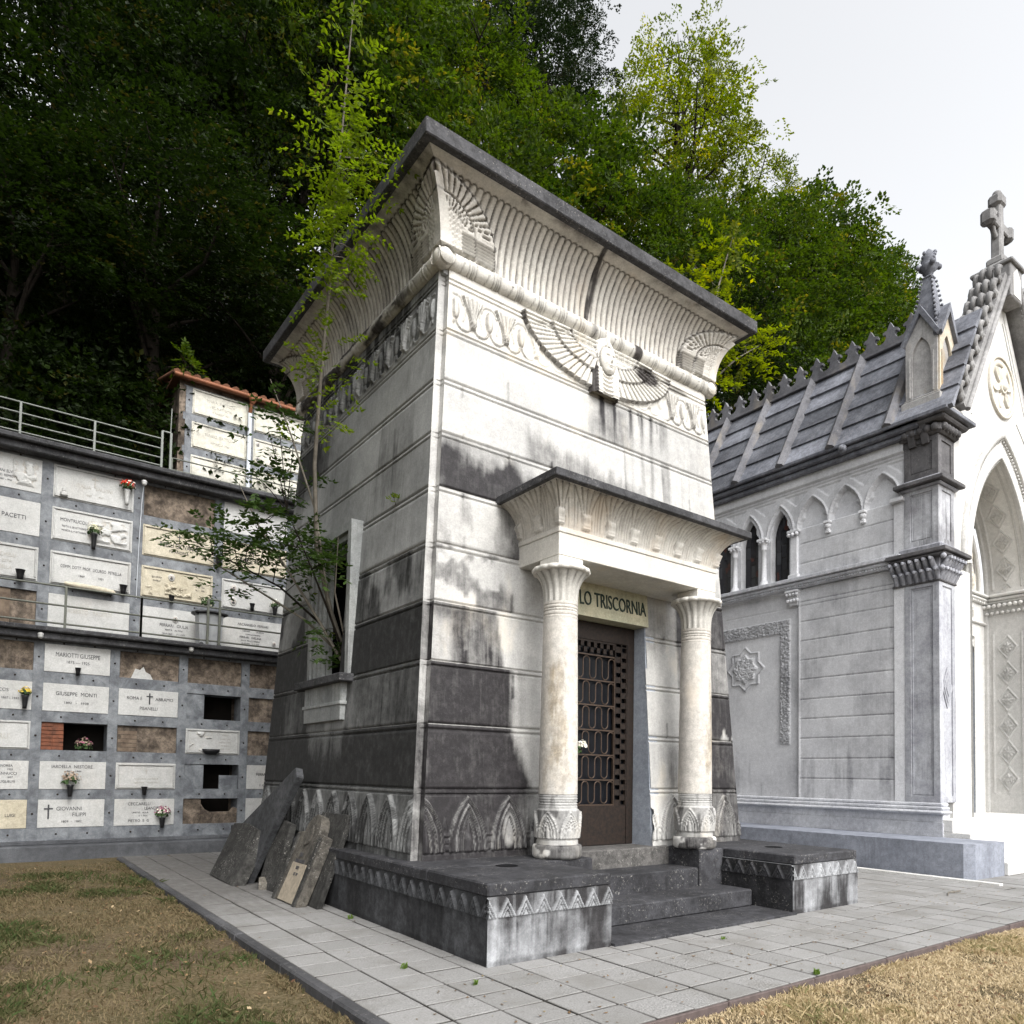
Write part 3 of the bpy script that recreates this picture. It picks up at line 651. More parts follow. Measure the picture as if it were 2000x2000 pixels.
# door recess, lintel plaque, bronze door
for x0, x1 in ((3.448, 3.62), (1.80, 1.972)):
    m = MB(); m.hexa([(x0, .012, .66), (x1, .012, .66), (x1, .42, .66), (x0, .42, .66)], [(x0, .184, 3.60), (x1, .184, 3.60), (x1, .42, 3.60), (x0, .42, 3.60)]); m.build('door_jamb', M['bluejamb'], MAUS)
m = MB()
m.hexa([(1.94, .13, 3.595), (3.475, .13, 3.595), (3.475, .40, 3.595), (1.94, .40, 3.595)], [(1.94, .165, 4.03), (3.475, .165, 4.03), (3.475, .40, 4.03), (1.94, .40, 4.03)])
M['damp'] = stone('damp_yellow_marble', (.52, .48, .34), (.42, .42, .30), (.10, .12, .08), grime=.5, rough=.6, streak=.6)
m.build('name_plaque', M['damp'], MAUS)
lettering([("LO TRISCORNIA", 0, 0, .262, .605, 'LEFT')], (2.268, .1415, 3.735), (1, 0, 0), (0, .08, .997), (0, -.997, .08), M['letter'], MAUS, .006)
DR = bpy.data.objects.new('door', None); COL.objects.link(DR); DR.parent = MAUS; DR.matrix_parent_inverse = Matrix.Translation(-ROOTLOC[MAUS]); DR.location = (2.71, .38, .7); ROOTLOC[DR] = Vector((2.71, .38, .7))
m = MB(); m.box((1.98, .36, .70), (2.10, .42, 3.59), .004); m.box((3.32, .36, .70), (3.44, .42, 3.59), .004); m.box((2.10, .36, 3.36), (3.32, .42, 3.59), .004)
m.box((2.10, .372, .70), (3.32, .42, 1.21), .004); m.build('door_leaf', M['bronze'], DR)
m = MB()
for i in range(31):
    for c in (0, 1):
        for bx in (3.10, 2.11):
            if (i + c) % 2 == 0 or c == 1 and False: m.box((bx + c * .10, .372, 1.215 + i * .068), (bx + .098 + c * .10, .40, 1.215 + i * .068 + .066))
for bx in (3.095, 3.20, 3.30, 2.105, 2.21, 2.315): m.box((bx, .366, 1.21), (bx + .016, .40, 3.36))
for i in range(32): m.box((3.10, .370, 1.208 + i * .068), (3.31, .395, 1.218 + i * .068)); m.box((2.11, .370, 1.208 + i * .068), (2.32, .395, 1.218 + i * .068))
for i in range(14): m.box((2.33 + i * .056, .372, 3.20 + (i % 2) * .07), (2.384 + i * .056, .40, 3.265 + (i % 2) * .07))
m.box((2.32, .368, 3.335), (3.1, .40, 3.362)); m.build('checkered_border', M['bronze'], DR)
m = MB()
for r in range(6):
    z1 = 3.165 - r * .324; z0 = z1 - .324
    m.box((2.33, .37, z0 - .009), (3.095, .395, z0 + .009))
    n = 7; wd = .765 / n; pts = []
    for i in range(n):
        x0 = 2.33 + wd * i; x1 = x0 + wd; up = i % 2 == 0; rr = wd / 2; zc = (z1 - .02 - rr) if up else (z0 + .02 + rr)
        for k in range(9):
            t = math.pi * k / 8; pts.append((x0 + rr - rr * math.cos(t), .382, zc + (rr if up else -rr) * math.sin(t)))
    pts = [(2.335, .382, z0)] + pts + [(3.09, .382, z0)]; m.tube(pts, .009, 6)
m.box((2.325, .366, 1.20), (2.343, .40, 3.18)); m.box((3.083, .366, 1.20), (3.10, .40, 3.18)); m.box((2.33, .366, 3.16), (3.09, .40, 3.178)); m.build('grille', M['bronzelight'] if 'bronzelight' in M else M['bronze'], DR)
m = MB(); m.box((2.0, .43, .7), (3.43, .46, 3.59)); m.build('glass_pane', M['glass'], DR)
# ---- window on the flank
WN = bpy.data.objects.new('window', None); COL.objects.link(WN); WN.parent = MAUS; WN.matrix_parent_inverse = Matrix.Translation(-ROOTLOC[MAUS]); WN.location = (.1, 2.8, 2.8); ROOTLOC[WN] = Vector((.1, 2.8, 2.8))
def wall_x(z): return float(KB * (z - ZB))
m = MB()
for y0, y1, fx in ((2.07, 2.17, .085), (2.17, 2.25, .115), (2.25, 2.33, .145), (2.33, 2.41, .175), (2.41, 2.53, .23), (3.10, 3.20, .23), (3.20, 3.28, .175), (3.28, 3.36, .145), (3.36, 3.44, .115), (3.44, 3.53, .085)):
    m.box((fx, y0, 2.84), (.42 if y0 < 3 else fx + (.30 if fx < .1 else .05), y1, 4.83 if fx < .1 else 4.66))
for z0, z1, fx in ((4.58, 4.64, .20), (4.64, 4.72, .15), (4.72, 4.83, .10)): m.box((fx, 2.171, z0), (.42, 3.439, z1))
m.build('window_frame', M['framest'] if 'framest' in M else M['marble'], WN)
m = MB(); m.box((.62, 2.3, 2.8), (.66, 3.62, 4.8)); m.box((.24, 3.56, 2.8), (.62, 3.60, 4.8)); m.box((.20, 2.3, 4.62), (.62, 3.56, 4.66)); m.build('black_lining', M['black'], WN)  # black sheets behind the window; its inner shade is their colour
m = MB(); m.box((-.06, 1.97, 2.735), (.30, 3.66, 2.838), .01); m.build('window_sill', M['slab'], WN)
m = MB()
for i in range(30): m.box((.035, 2.16 + i * .0435, 2.50), (.2, 2.16 + i * .0435 + .031, 2.735))
m.box((.050, 2.15, 2.50), (.2, 3.46, 2.735)); m.box((.015, 2.12, 2.455), (.2, 3.49, 2.50), .006); m.box((.03, 2.15, 2.26), (.2, 3.46, 2.455), .004); m.build('sill_bracket', M['framest'] if 'framest' in M else M['marble'], WN)
# ---- plinth with two arms, steps
E = .18
XL, XR = -E, W + E; A0, A1 = 1.21, 4.15
CAPZ = .575
m = MB()
m.box((XL, -.60, CAPZ), (A0 - .004, 6.2, ZB), .014); m.box((XL, -1.66, CAPZ), (A0, -.603, ZB), .014)
m.box((A1 + .004, -.60, CAPZ), (XR, 6.2, ZB), .014); m.box((A1, -1.66, CAPZ), (XR - .02, -.603, ZB), .014)
m.box((A0, -.60, .02), (1.90, .30, ZB - .004), .012); m.box((3.69, -.60, .02), (A1, .30, ZB - .004), .012)
m.build('plinth_cap', M['plinth'], MAUS)
def zig_h(u, v, p=.192):
    a = np.abs((u / p) % 1 - .5) * 2            # 0 at a peak, 1 at a valley
    d = v - (.172 * (1 - a))
    h = .026 * (d < 0) - .020 * ((d < -.044) & (d > -.062)) - .020 * ((d < -.094) & (d > -.112))
    return np.where((v > .004) & (v < .185), h * 1.25, np.where(v <= .004, .014, 0))
def zig_face(u0, u1, P, flip, mat, seed, dark):
    u = np.linspace(u0, u1, int((u1 - u0) / .009) + 1)[:, None]
    zs = np.unique(np.concatenate([np.arange(0, .385, .03), np.arange(.385, CAPZ + .001, .009)]))[None, :]; u = u + 0 * zs; z = zs + 0 * u
    v = z - .392; h = zig_h(u - u0 + .096, v)
    nv = fbm(u * 5 + seed, z * 1.2, seed); n = fbm(u * 2, z * 2, seed + 4)
    st = np.clip(dark * (.85 + 2.6 * (nv - .47)) * (1 - .80 * ((h > .018) & (v > .004))) + .25 * (z < .06) - .10 * n, 0, 1)
    grid('chevron_wall', P(u, z, h), mat, MAUS, True, flip, {'stain_shade': st})
zig_face(XL, A0, lambda u, z, h: np.stack([u, -1.645 - h + 0 * u, z], -1), False, M['plinthlight'], 3, .95)
zig_face(A1 - .04, XR, lambda u, z, h: np.stack([u, -1.645 - h + 0 * u, z], -1), False, M['plinthlight'], 13, .72)
zig_face(-1.645, 6.2, lambda u, z, h: np.stack([XL + .016 - h, u, z], -1), True, M['plinthdark'] if 'plinthdark' in M else M['plinth'], 23, .75)
zig_face(-1.645, -.6, lambda u, z, h: np.stack([A1 + .016 - .04 - h, u, z], -1), True, M['plinth'], 33, 1.0)
m = MB(); m.box((XL + .02, -1.63, 0), (A0 - .02, 6.19, CAPZ - .002)); m.box((A1 - .02, -1.63, 0), (XR - .01, 6.19, CAPZ - .002)); m.box((A0 - .03, .2, 0), (A1, 6.1, CAPZ)); m.build('plinth_body', M['plinthlight'], MAUS)
for nm, lo, hi in (('step', (A0 + .01, -1.12, .03), (4.06, -.57, .232)), ('step', (A0 + .01, -.57, .03), (3.76, -.05, .460)), ('landing', (1.895, -.075, .03), (3.695, .45, .694)), ('step', (A0 + .01, -1.70, -.02), (A1 - .01, -1.10, .028))):
    m = MB(); m.box(lo, hi, .014 if hi[2] > .1 else .004); 
    if nm == 'step' and .2 < hi[2] < .3: m.box((lo[0], lo[1] + .03, .0), (hi[0], lo[1] + .2, .075))
    m.build(nm, M['plinth'] if nm == 'step' else M['landing'] if 'landing' in M else M['plinth'], MAUS)
for hx, hy in ((.64, -.74), (4.83, -.88)):
    m = MB(); m.lathe([(.115, ZB + .001), (.112, ZB + .004), (.100, ZB + .004), (.098, ZB + .002), (.001, ZB + .002)], (hx, hy, 0), 28); m.build('socket_disc', M['black'], MAUS)  # flat black disc on the cap; the hole's shade is its colour
# ================================================================ ground, paving, kerbs, grass
KX, KY = -1.52, -3.37          # outer edges of the paving
rng = np.random.default_rng(4)
def hill_z(x, y):
    x = np.asarray(x, float); y = np.asarray(y, float)
    b = sstep(10.75, 11.1, y)
    z = b * (7.25 + .80 * np.clip(y - 11, 0, 60)) - .06
    z = z * (1 - .35 * sstep(25, 70, x))
    return z + b * 1.2 * (fbm(x * .25, y * .25, 8) - .5)
m = None
gx = np.concatenate([np.arange(-60, -8, 3.0), np.arange(-8, 20, .5), np.arange(20, 141, 4.0)]); gy = np.concatenate([np.arange(-60, -8, 3.0), np.arange(-8, 10.5, .5), np.arange(10.5, 12, .15), np.arange(12, 80, 2.0)])
X, Y = np.meshgrid(gx, gy, indexing='ij'); Z = hill_z(X, Y)
near = (Y < 10.5); bumpz = .035 * (fbm(X * .8, Y * .8, 3) - .5)
Z = np.where(near, -.065 + bumpz, Z)
mt, nt, b, co = newmat('dry_turf_and_soil', .95, .1)
g1 = _noise(nt, co, .55, 5, .6); g2 = _noise(nt, co, 3.2, 6, .7); g3 = _noise(nt, co, 30, 5, .75)
c = _mix(nt, _ramp(nt, g2, .35, .62), (.10, .072, .038), (.060, .052, .022))
c = _mix(nt, _ramp(nt, g1, .50, .62), c, (.055, .038, .024)); c = _mix(nt, _ramp(nt, g3, .35, .75), c, (.19, .15, .095))
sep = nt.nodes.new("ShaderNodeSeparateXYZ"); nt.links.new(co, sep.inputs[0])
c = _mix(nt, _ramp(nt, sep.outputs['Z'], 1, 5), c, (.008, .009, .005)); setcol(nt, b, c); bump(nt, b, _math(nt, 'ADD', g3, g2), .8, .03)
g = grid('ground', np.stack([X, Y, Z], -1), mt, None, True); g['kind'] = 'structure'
# paving of square cement tiles, each a little off level
mt, nt, b, co = newmat('cement_tiles', .85, .2)
tn = _attr(nt, 'tone'); dk = _attr(nt, 'stain_shade')
c = _mix(nt, tn, (.225, .222, .215), (.27, .266, .26))
p1 = _noise(nt, co, 70, 5, .75); p2 = _noise(nt, co, 1.6, 6, .65); p3 = _noise(nt, _map(nt, co, (14, 4, 1)), 1, 5, .7)
c = _mix(nt, 1, c, _mix(nt, _ramp(nt, p1, .25, .7), .68, 1.08), 'MULTIPLY'); c = _mix(nt, _math(nt, 'MULTIPLY', _ramp(nt, p2, .45, .70), .6), c, (.15, .143, .13)); p4 = _noise(nt, co, 9, 7, .75); c = _mix(nt, _math(nt, 'MULTIPLY', _ramp(nt, p4, .56, .68), .45), c, (.12, .112, .10))
e = _math(nt, 'ADD', dk, _math(nt, 'MULTIPLY', _math(nt, 'SUBTRACT', p3, .5), .8)); c = _mix(nt, _math(nt, 'MULTIPLY', _ramp(nt, e, .2, .95), .85), c, (.085, .08, .075))
setcol(nt, b, c)
vo = nt.nodes.new("ShaderNodeTexVoronoi"); vo.inputs['Scale'].default_value = 55; nt.links.new(co, vo.inputs['Vector'])
bump(nt, b, _math(nt, 'ADD', _math(nt, 'MULTIPLY', p1, .6), _math(nt, 'MULTIPLY', vo.outputs['Distance'], _math(nt, 'MULTIPLY', _ramp(nt, _attr(nt, 'dots'), .5, .6), .9))), .55, .012)
vs = []; fs = []; ton = []; stn = []; dots = []
P = .373
def tile(x0, y0, x1, y1):
    zt = rng.normal(0, .0016); tx, ty = rng.normal(0, .0030, 2); gp = .0036 + abs(rng.normal(0, .0022)); bv = .009
    x0 += gp; y0 += gp; x1 -= gp; y1 -= gp; xm, ym = (x0 + x1) / 2, (y0 + y1) / 2; t = rng.random(); dt = 1.0 * (rng.random() < .35)
    zz = lambda x, y: zt + tx * (x - xm) + ty * (y - ym)
    n = 5; us = np.array([0, bv / (x1 - x0), .5, 1 - bv / (x1 - x0), 1]); base = len(vs)
    for i, a in enumerate(us):
        for j, c in enumerate(us):
            x = x0 + (x1 - x0) * a; y = y0 + (y1 - y0) * c
            ed = i in (0, 4) or j in (0, 4); vs.append((x, y, zz(x, y) - (.007 if ed else 0))); ton.append(t)
            s = .75 * float(sstep(1.2, -.3, abs(x - 2.5) - 3.0) * sstep(-.55, .05, -abs(y + 1.70) )) * 0
            s = .80 * float(sstep(-.6, 4.2, y) * sstep(1.0, -.4, x)) + .35 * float(sstep(5.5, 6.5, x) * sstep(-.6, .4, y)) + (1.3 if ed else 0)  # back-left tiles darkened: dirt plus tree shade put into the colour
            stn.append(s); dots.append(dt)
    for i in range(4):
        for j in range(4): a = base + i * 5 + j; fs.append((a, a + 5, a + 6, a + 1))
x = KX + .085
xs = [x]
while xs[-1] < 17: xs.append(xs[-1] + P)
ys = [KY]
while ys[-1] < 8.3: ys.append(ys[-1] + P)
for i in range(len(xs) - 1):
    for j in range(len(ys) - 1):
        x0, y0 = xs[i], ys[j]
        if x0 > 0 and x0 + P < 5.3 and y0 > -1.5 and y0 + P < 6.0: continue
        if x0 > 10.9 and y0 > -.8: continue
        tile(x0, y0, xs[i + 1], ys[j + 1])
o = np_mesh('paving', vs, fs, mt, None, False, {'tone': ton, 'stain_shade': stn, 'dots': dots}); o['kind'] = 'structure'
m = MB(); m.box((KX + .03, KY + .02, -.10), (17, 8.3, -.011)); o = m.build('paving_bed', plain('dark_joint_soil', (.035, .032, .026), .95, 0, .4, 20)); o['kind'] = 'structure'
# kerb along the left edge: long dark stones
m = MB(); y = 8.35; rr = random.Random(3)
while y > -7.5:
    L = 1.1 + rr.random() * .5; m.box((KX - .02 + rr.uniform(-.006, .006), y - L + .006, -.16), (KX + .082, y, .012 + rr.uniform(-.006, .006)), .016); y -= L
o = m.build('kerb', stone('dark_kerb_stone', (.085, .085, .09), (.05, .05, .052), grime=.5, lichen=.3, rough=.85, bmp=.8)); o['kind'] = 'structure'
m = MB(); x = KX + .09
while x < 17:
    L = .9 + rr.random() * .6; m.box((x, KY - .028, -.14), (x + L - .008, KY + .001, -.004 + rr.uniform(-.004, .003)), .006); x += L
o = m.build('kerb', plain('reddish_edging', (.11, .085, .08), .9, 0, .4, 10)); o['kind'] = 'structure'
# grass: short dry blades with greener patches
def blades(name, n, region, hmean, mat, seed, dens):
    r = np.random.default_rng(seed); x = r.uniform(region[0], region[1], n); y = r.uniform(region[2], region[3], n)
    keep = dens(x, y) > r.random(n); x = x[keep]; y = y[keep]; n = len(x)
    gr = fbm(x * .9, y * .9, 40, 4) + .25 * (fbm(x * 5, y * 5, 44) - .5)
    hgt = hmean * r.uniform(.25, 1.8, n) * (.7 + .9 * sstep(.45, .7, gr)); an = r.uniform(0, 6.283, n); lean = r.normal(0, .9, n)
    z = -.07 + .035 * (fbm(x * .8, y * .8, 3) - .5)
    w = r.uniform(.0022, .0045, n) * (1 + .6 * np.clip(np.hypot(x + 3.5, y + 6.8) / 8, 0, 1.5)); dx, dy = np.cos(an), np.sin(an); lx, ly = -dy * lean * hgt, dx * lean * hgt
    V = np.stack([np.stack([x - dx * w, y - dy * w, z], -1), np.stack([x + dx * w, y + dy * w, z], -1), np.stack([x + lx * .45 + dx * w * .8, y + ly * .45 + dy * w * .8, z + hgt * .65], -1), np.stack([x + lx, y + ly, z + hgt], -1)], 1)
    Q = np.arange(n * 4).reshape(n, 4); t = np.clip(sstep(.40, .68, gr) * .75 + r.normal(.02, .24, n), 0, 1)
    o = np_mesh(name, V, Q, mat, None, False, {'tone': np.repeat(t, 4)}); return o
gm = leafmat('turf_blades', (.155, .120, .068), (.062, .066, .026), (.050, .075, .024), .25, .7)
o = blades('grass', 250000, (-9, KX - .03, -7, 8.1), .034, gm, 11, lambda x, y: .18 + 1.0 * sstep(.40, .58, fbm(x * 1.5, y * 1.5, 60, 5)) * sstep(8.6, 5.5, y + .8 * (x < -3))); tag(o, 'patchy half dried grass left of the tiled path', 'grass', None, 'stuff')
gm2 = leafmat('straw_blades', (.46, .375, .245), (.36, .285, .165), (.17, .17, .075), .25, .7)
o = blades('grass', 300000, (-.8, 9, -6.9, KY - .03), .027, gm2, 12, lambda x, y: .25 + .85 * sstep(.38, .55, fbm(x * 2.1, y * 2.1, 61, 5))); tag(o, 'straw coloured dry grass in front of the tiled path', 'grass', None, 'stuff')
o = blades('grass', 26000, (KX - .16, KX + .012, -7, 8.1), .048, gm, 13, lambda x, y: .9 * sstep(.42, .62, fbm(x * .5, y * 1.9, 64))); tag(o, 'longer grass fringing the dark kerb of the tiled path', 'grass', None, 'stuff')
g_ = np.random.default_rng(19); n = 5200; x = np.where(g_.random(n) < .7, g_.uniform(-8, KX - .05, n), g_.uniform(-.5, 7, n)); y = np.where(x < KX, g_.uniform(-6.5, 8.5, n), g_.uniform(-6, KY - .05, n))
a = g_.uniform(0, 6.28, n); ln_ = g_.uniform(.012, .045, n); wd_ = ln_ * g_.uniform(.2, .45, n); z = -.05 + .03 * g_.random(n)
A_ = np.stack([np.cos(a), np.sin(a), g_.normal(0, .35, n)], -1); B_ = np.stack([-np.sin(a), np.cos(a), g_.normal(0, .3, n)], -1); P_ = np.stack([x, y, z], -1)
V_ = np.stack([P_, P_ + A_ * ln_[:, None] * .5 + B_ * wd_[:, None], P_ + A_ * ln_[:, None], P_ + A_ * ln_[:, None] * .5 - B_ * wd_[:, None]], 1)
o = np_mesh('fallen_leaves', V_, np.arange(4 * n).reshape(n, 4), leafmat('fallen_leaf_brown', (.09, .05, .03), (.20, .13, .07), (.36, .28, .17), .1, .8), None, False, {'tone': np.repeat(g_.random(n), 4)}); tag(o, 'small brown fallen leaves scattered in the grass', 'fallen leaves', None, 'stuff')
# weeds in the joints
def weed_tuft(x, y, z, n, h, seed):
    r = random.Random(seed); m = MB()
    for i in range(n):
        a = r.uniform(0, 6.28); l = h * r.uniform(.5, 1.2); q = r.uniform(.3, .9); w = .006
        d = Vector((math.cos(a), math.sin(a), 0)); s_ = Vector((-d.y, d.x, 0)) * w; p = Vector((x + r.uniform(-.03, .03), y + r.uniform(-.02, .02), z))
        m.add([p - s_, p + s_, p + d * l * q * .5 + Vector((0, 0, l * .7)) + s_, p + d * l * q * .5 + Vector((0, 0, l * .7)) - s_], [(0, 1, 2, 3)]); m.add([p + d * l * q * .5 + Vector((0, 0, l * .7)) - s_, p + d * l * q * .5 + Vector((0, 0, l * .7)) + s_, p + d * l * q * 1.2 + Vector((0, 0, l * .75))], [(0, 1, 2)])
    return m
wm = leafmat('weed_green', (.10, .16, .03), (.12, .20, .04), (.2, .22, .06), .3)
for k, (x, y, n, h, lb) in enumerate(((-.52, -2.02, 18, .035, 'low green weed in the tile joint near the plinth corner'), (2.35, -2.05, 14, .03, 'small weed in front of the steps'), (1.95, -3.34, 26, .045, 'green tuft at the straw grass edge of the tiles'), (-.75, -1.30, 16, .05, 'weed beside the blackened plinth'), (-.28, .9, 18, .05, 'weed at the foot of the plinth wall'))):
    tag(weed_tuft(x, y, .0, n, h, k).build('weed_tuft', wm), lb, 'weed', 'weeds in the paving joints')
# ================================================================ wall of burial niches, three tiers
Y1, Y2, Y3 = 9.33, 9.88, 10.5
NW = thing('niche_wall', 'three tier wall of burial niches with inscribed white slabs between blue grey marble bands', 'burial wall', (0, 9.4, 0))
UX, VZ, NY = (1, 0, 0), (0, 0, 1), (0, -1, 0)
def stained_box(name, lo, hi, mat, par, bev=.004): m = MB(); m.box(lo, hi, bev); return m.build(name, mat, par)
def slab_part(x0, z1, w, h, y, mat, frame=0, proud=.012):
    m = MB(); m.box((x0, y - proud, z1 - h), (x0 + w, y + .05, z1), .004)
    if frame:
        f = frame
        for lo, hi in (((x0 + .02, z1 - .02 - f), (x0 + w - .02, z1 - .02)), ((x0 + .02, z1 - h + .02), (x0 + w - .02, z1 - h + .02 + f)), ((x0 + .02, z1 - h + .02 + f), (x0 + .02 + f, z1 - .02 - f)), ((x0 + w - .02 - f, z1 - h + .02 + f), (x0 + w - .02, z1 - .02 - f))):
            m.box((lo[0], y - proud - .022, lo[1]), (hi[0], y - proud - .0005, hi[1]), .008)
    return m.build('grave_slab', mat, NW)
def let(par, y, x0, z1, lines, mat, pr=.013):
    lettering([(t, x0 + u, z1 - v, s, sx) for t, u, v, s, sx in lines], (0, y - pr, 0), UX, VZ, NY, M[mat], par, .0022)
def cross_part(par, y, x, z, h, mat='ink', pr=.014):
    m = MB(); t = h * .05
    m.box((x - t, y - pr - .008, z - h / 2), (x + t, y - pr, z + h / 2)); m.box((x - h * .26, y - pr - .008, z + h * .16), (x - t, y - pr, z + h * .16 + 2 * t)); m.box((x + t, y - pr - .008, z + h * .16), (x + h * .26, y - pr, z + h * .16 + 2 * t)); m.build('small_cross', M[mat], par)
def photo_part(par, y, x, z, r=.055):
    m = MB(); m.lathe([(r, 0), (r, .012), (r * .8, .016), (.001, .016)], (0, 0, 0), 20, sy=1.25)
    o = m.build('photo_medallion', M['white'], par, Matrix.Translation((x, y - .013, z)) @ Matrix.Rotation(R_(90), 4, 'X'))
    m = MB(); m.lathe([(r * .72, .0165), (r * .7, .018), (.001, .018)], (0, 0, 0), 18, sy=1.25); m.build('photo_medallion', M['photo'], par, Matrix.Translation((x, y - .013, z)) @ Matrix.Rotation(R_(90), 4, 'X'))
    m = MB(); m.ball((x, y - .032, z + r * .18), r * .26, 8, sy=.2); m.ball((x, y - .032, z - r * .42), r * .42, 8, sy=.12, sz=.7); m.build('portrait', M['ink'], par)
M['photo'] = plain('old_photograph', (.42, .38, .34), .3, 0, .3, 30, bmp=0)
M['crock'] = M['white']
T1X, T1P, T1W, T1H = -2.68, 1.198, 1.035, .507; T1Z = [3.852, 3.132, 2.423, 1.709, 1.013]
T2X, T2P, T2W, T2H = -2.63, 1.53, 1.345, .635; T2Z = [7.37, 6.553, 5.711, 4.887]
T3X, T3P, T3W, T3H = -.15, 1.30, 1.165, .575; T3Z = [9.94, 9.20, 8.46]
def relief_part(par, x0, x1, z0, z1, y, mat, seed, amp=.03):
    u = np.linspace(x0, x1, 60)[:, None]; z = np.linspace(z0, z1, 44)[None, :]; u = u + 0 * z; z = z + 0 * u
    n = fbm(u * 7 + seed, z * 9, seed, 4); ed = np.clip(np.minimum.reduce([u - x0, x1 - u, z - z0, z1 - z]) / .05, 0, 1)
    h = amp * sstep(.42, .62, n) * ed
    grid('carved_relief', np.stack([u, y - .014 - h, z], -1), mat, par, True, False, {'stain_shade': .25 * sstep(.52, .45, n) * (n > .4)})
WH, IV = M['white'], M['ivory']
def mudpanel(x0, z1, w, h, y, mat='mud', name='plaster_panel', rec=.05):
    m = MB(); m.box((x0, y + rec, z1 - h), (x0 + w, y + rec + .05, z1)); return m.build(name, M[mat], NW)
M['mudpatch'] = stone('flaking_brown_plaster', (.25, .20, .155), (.07, .055, .043), (.02, .017, .014), vein=3.5, rag=1.2, grime=.8, rough=.9, bmp=.8)
def opencell(x0, z1, w, h, y):
    m = MB(); a = .01
    m.box((x0 - .05, y + .9, z1 - h - .05), (x0 + w + .05, y + .95, z1 + .05)); m.build('niche_back', M['cell'], NW)
M['cell'] = plain('dark_cell', (.022, .018, .015), .95, 0, .4, 4)  # near-black back of the open niches
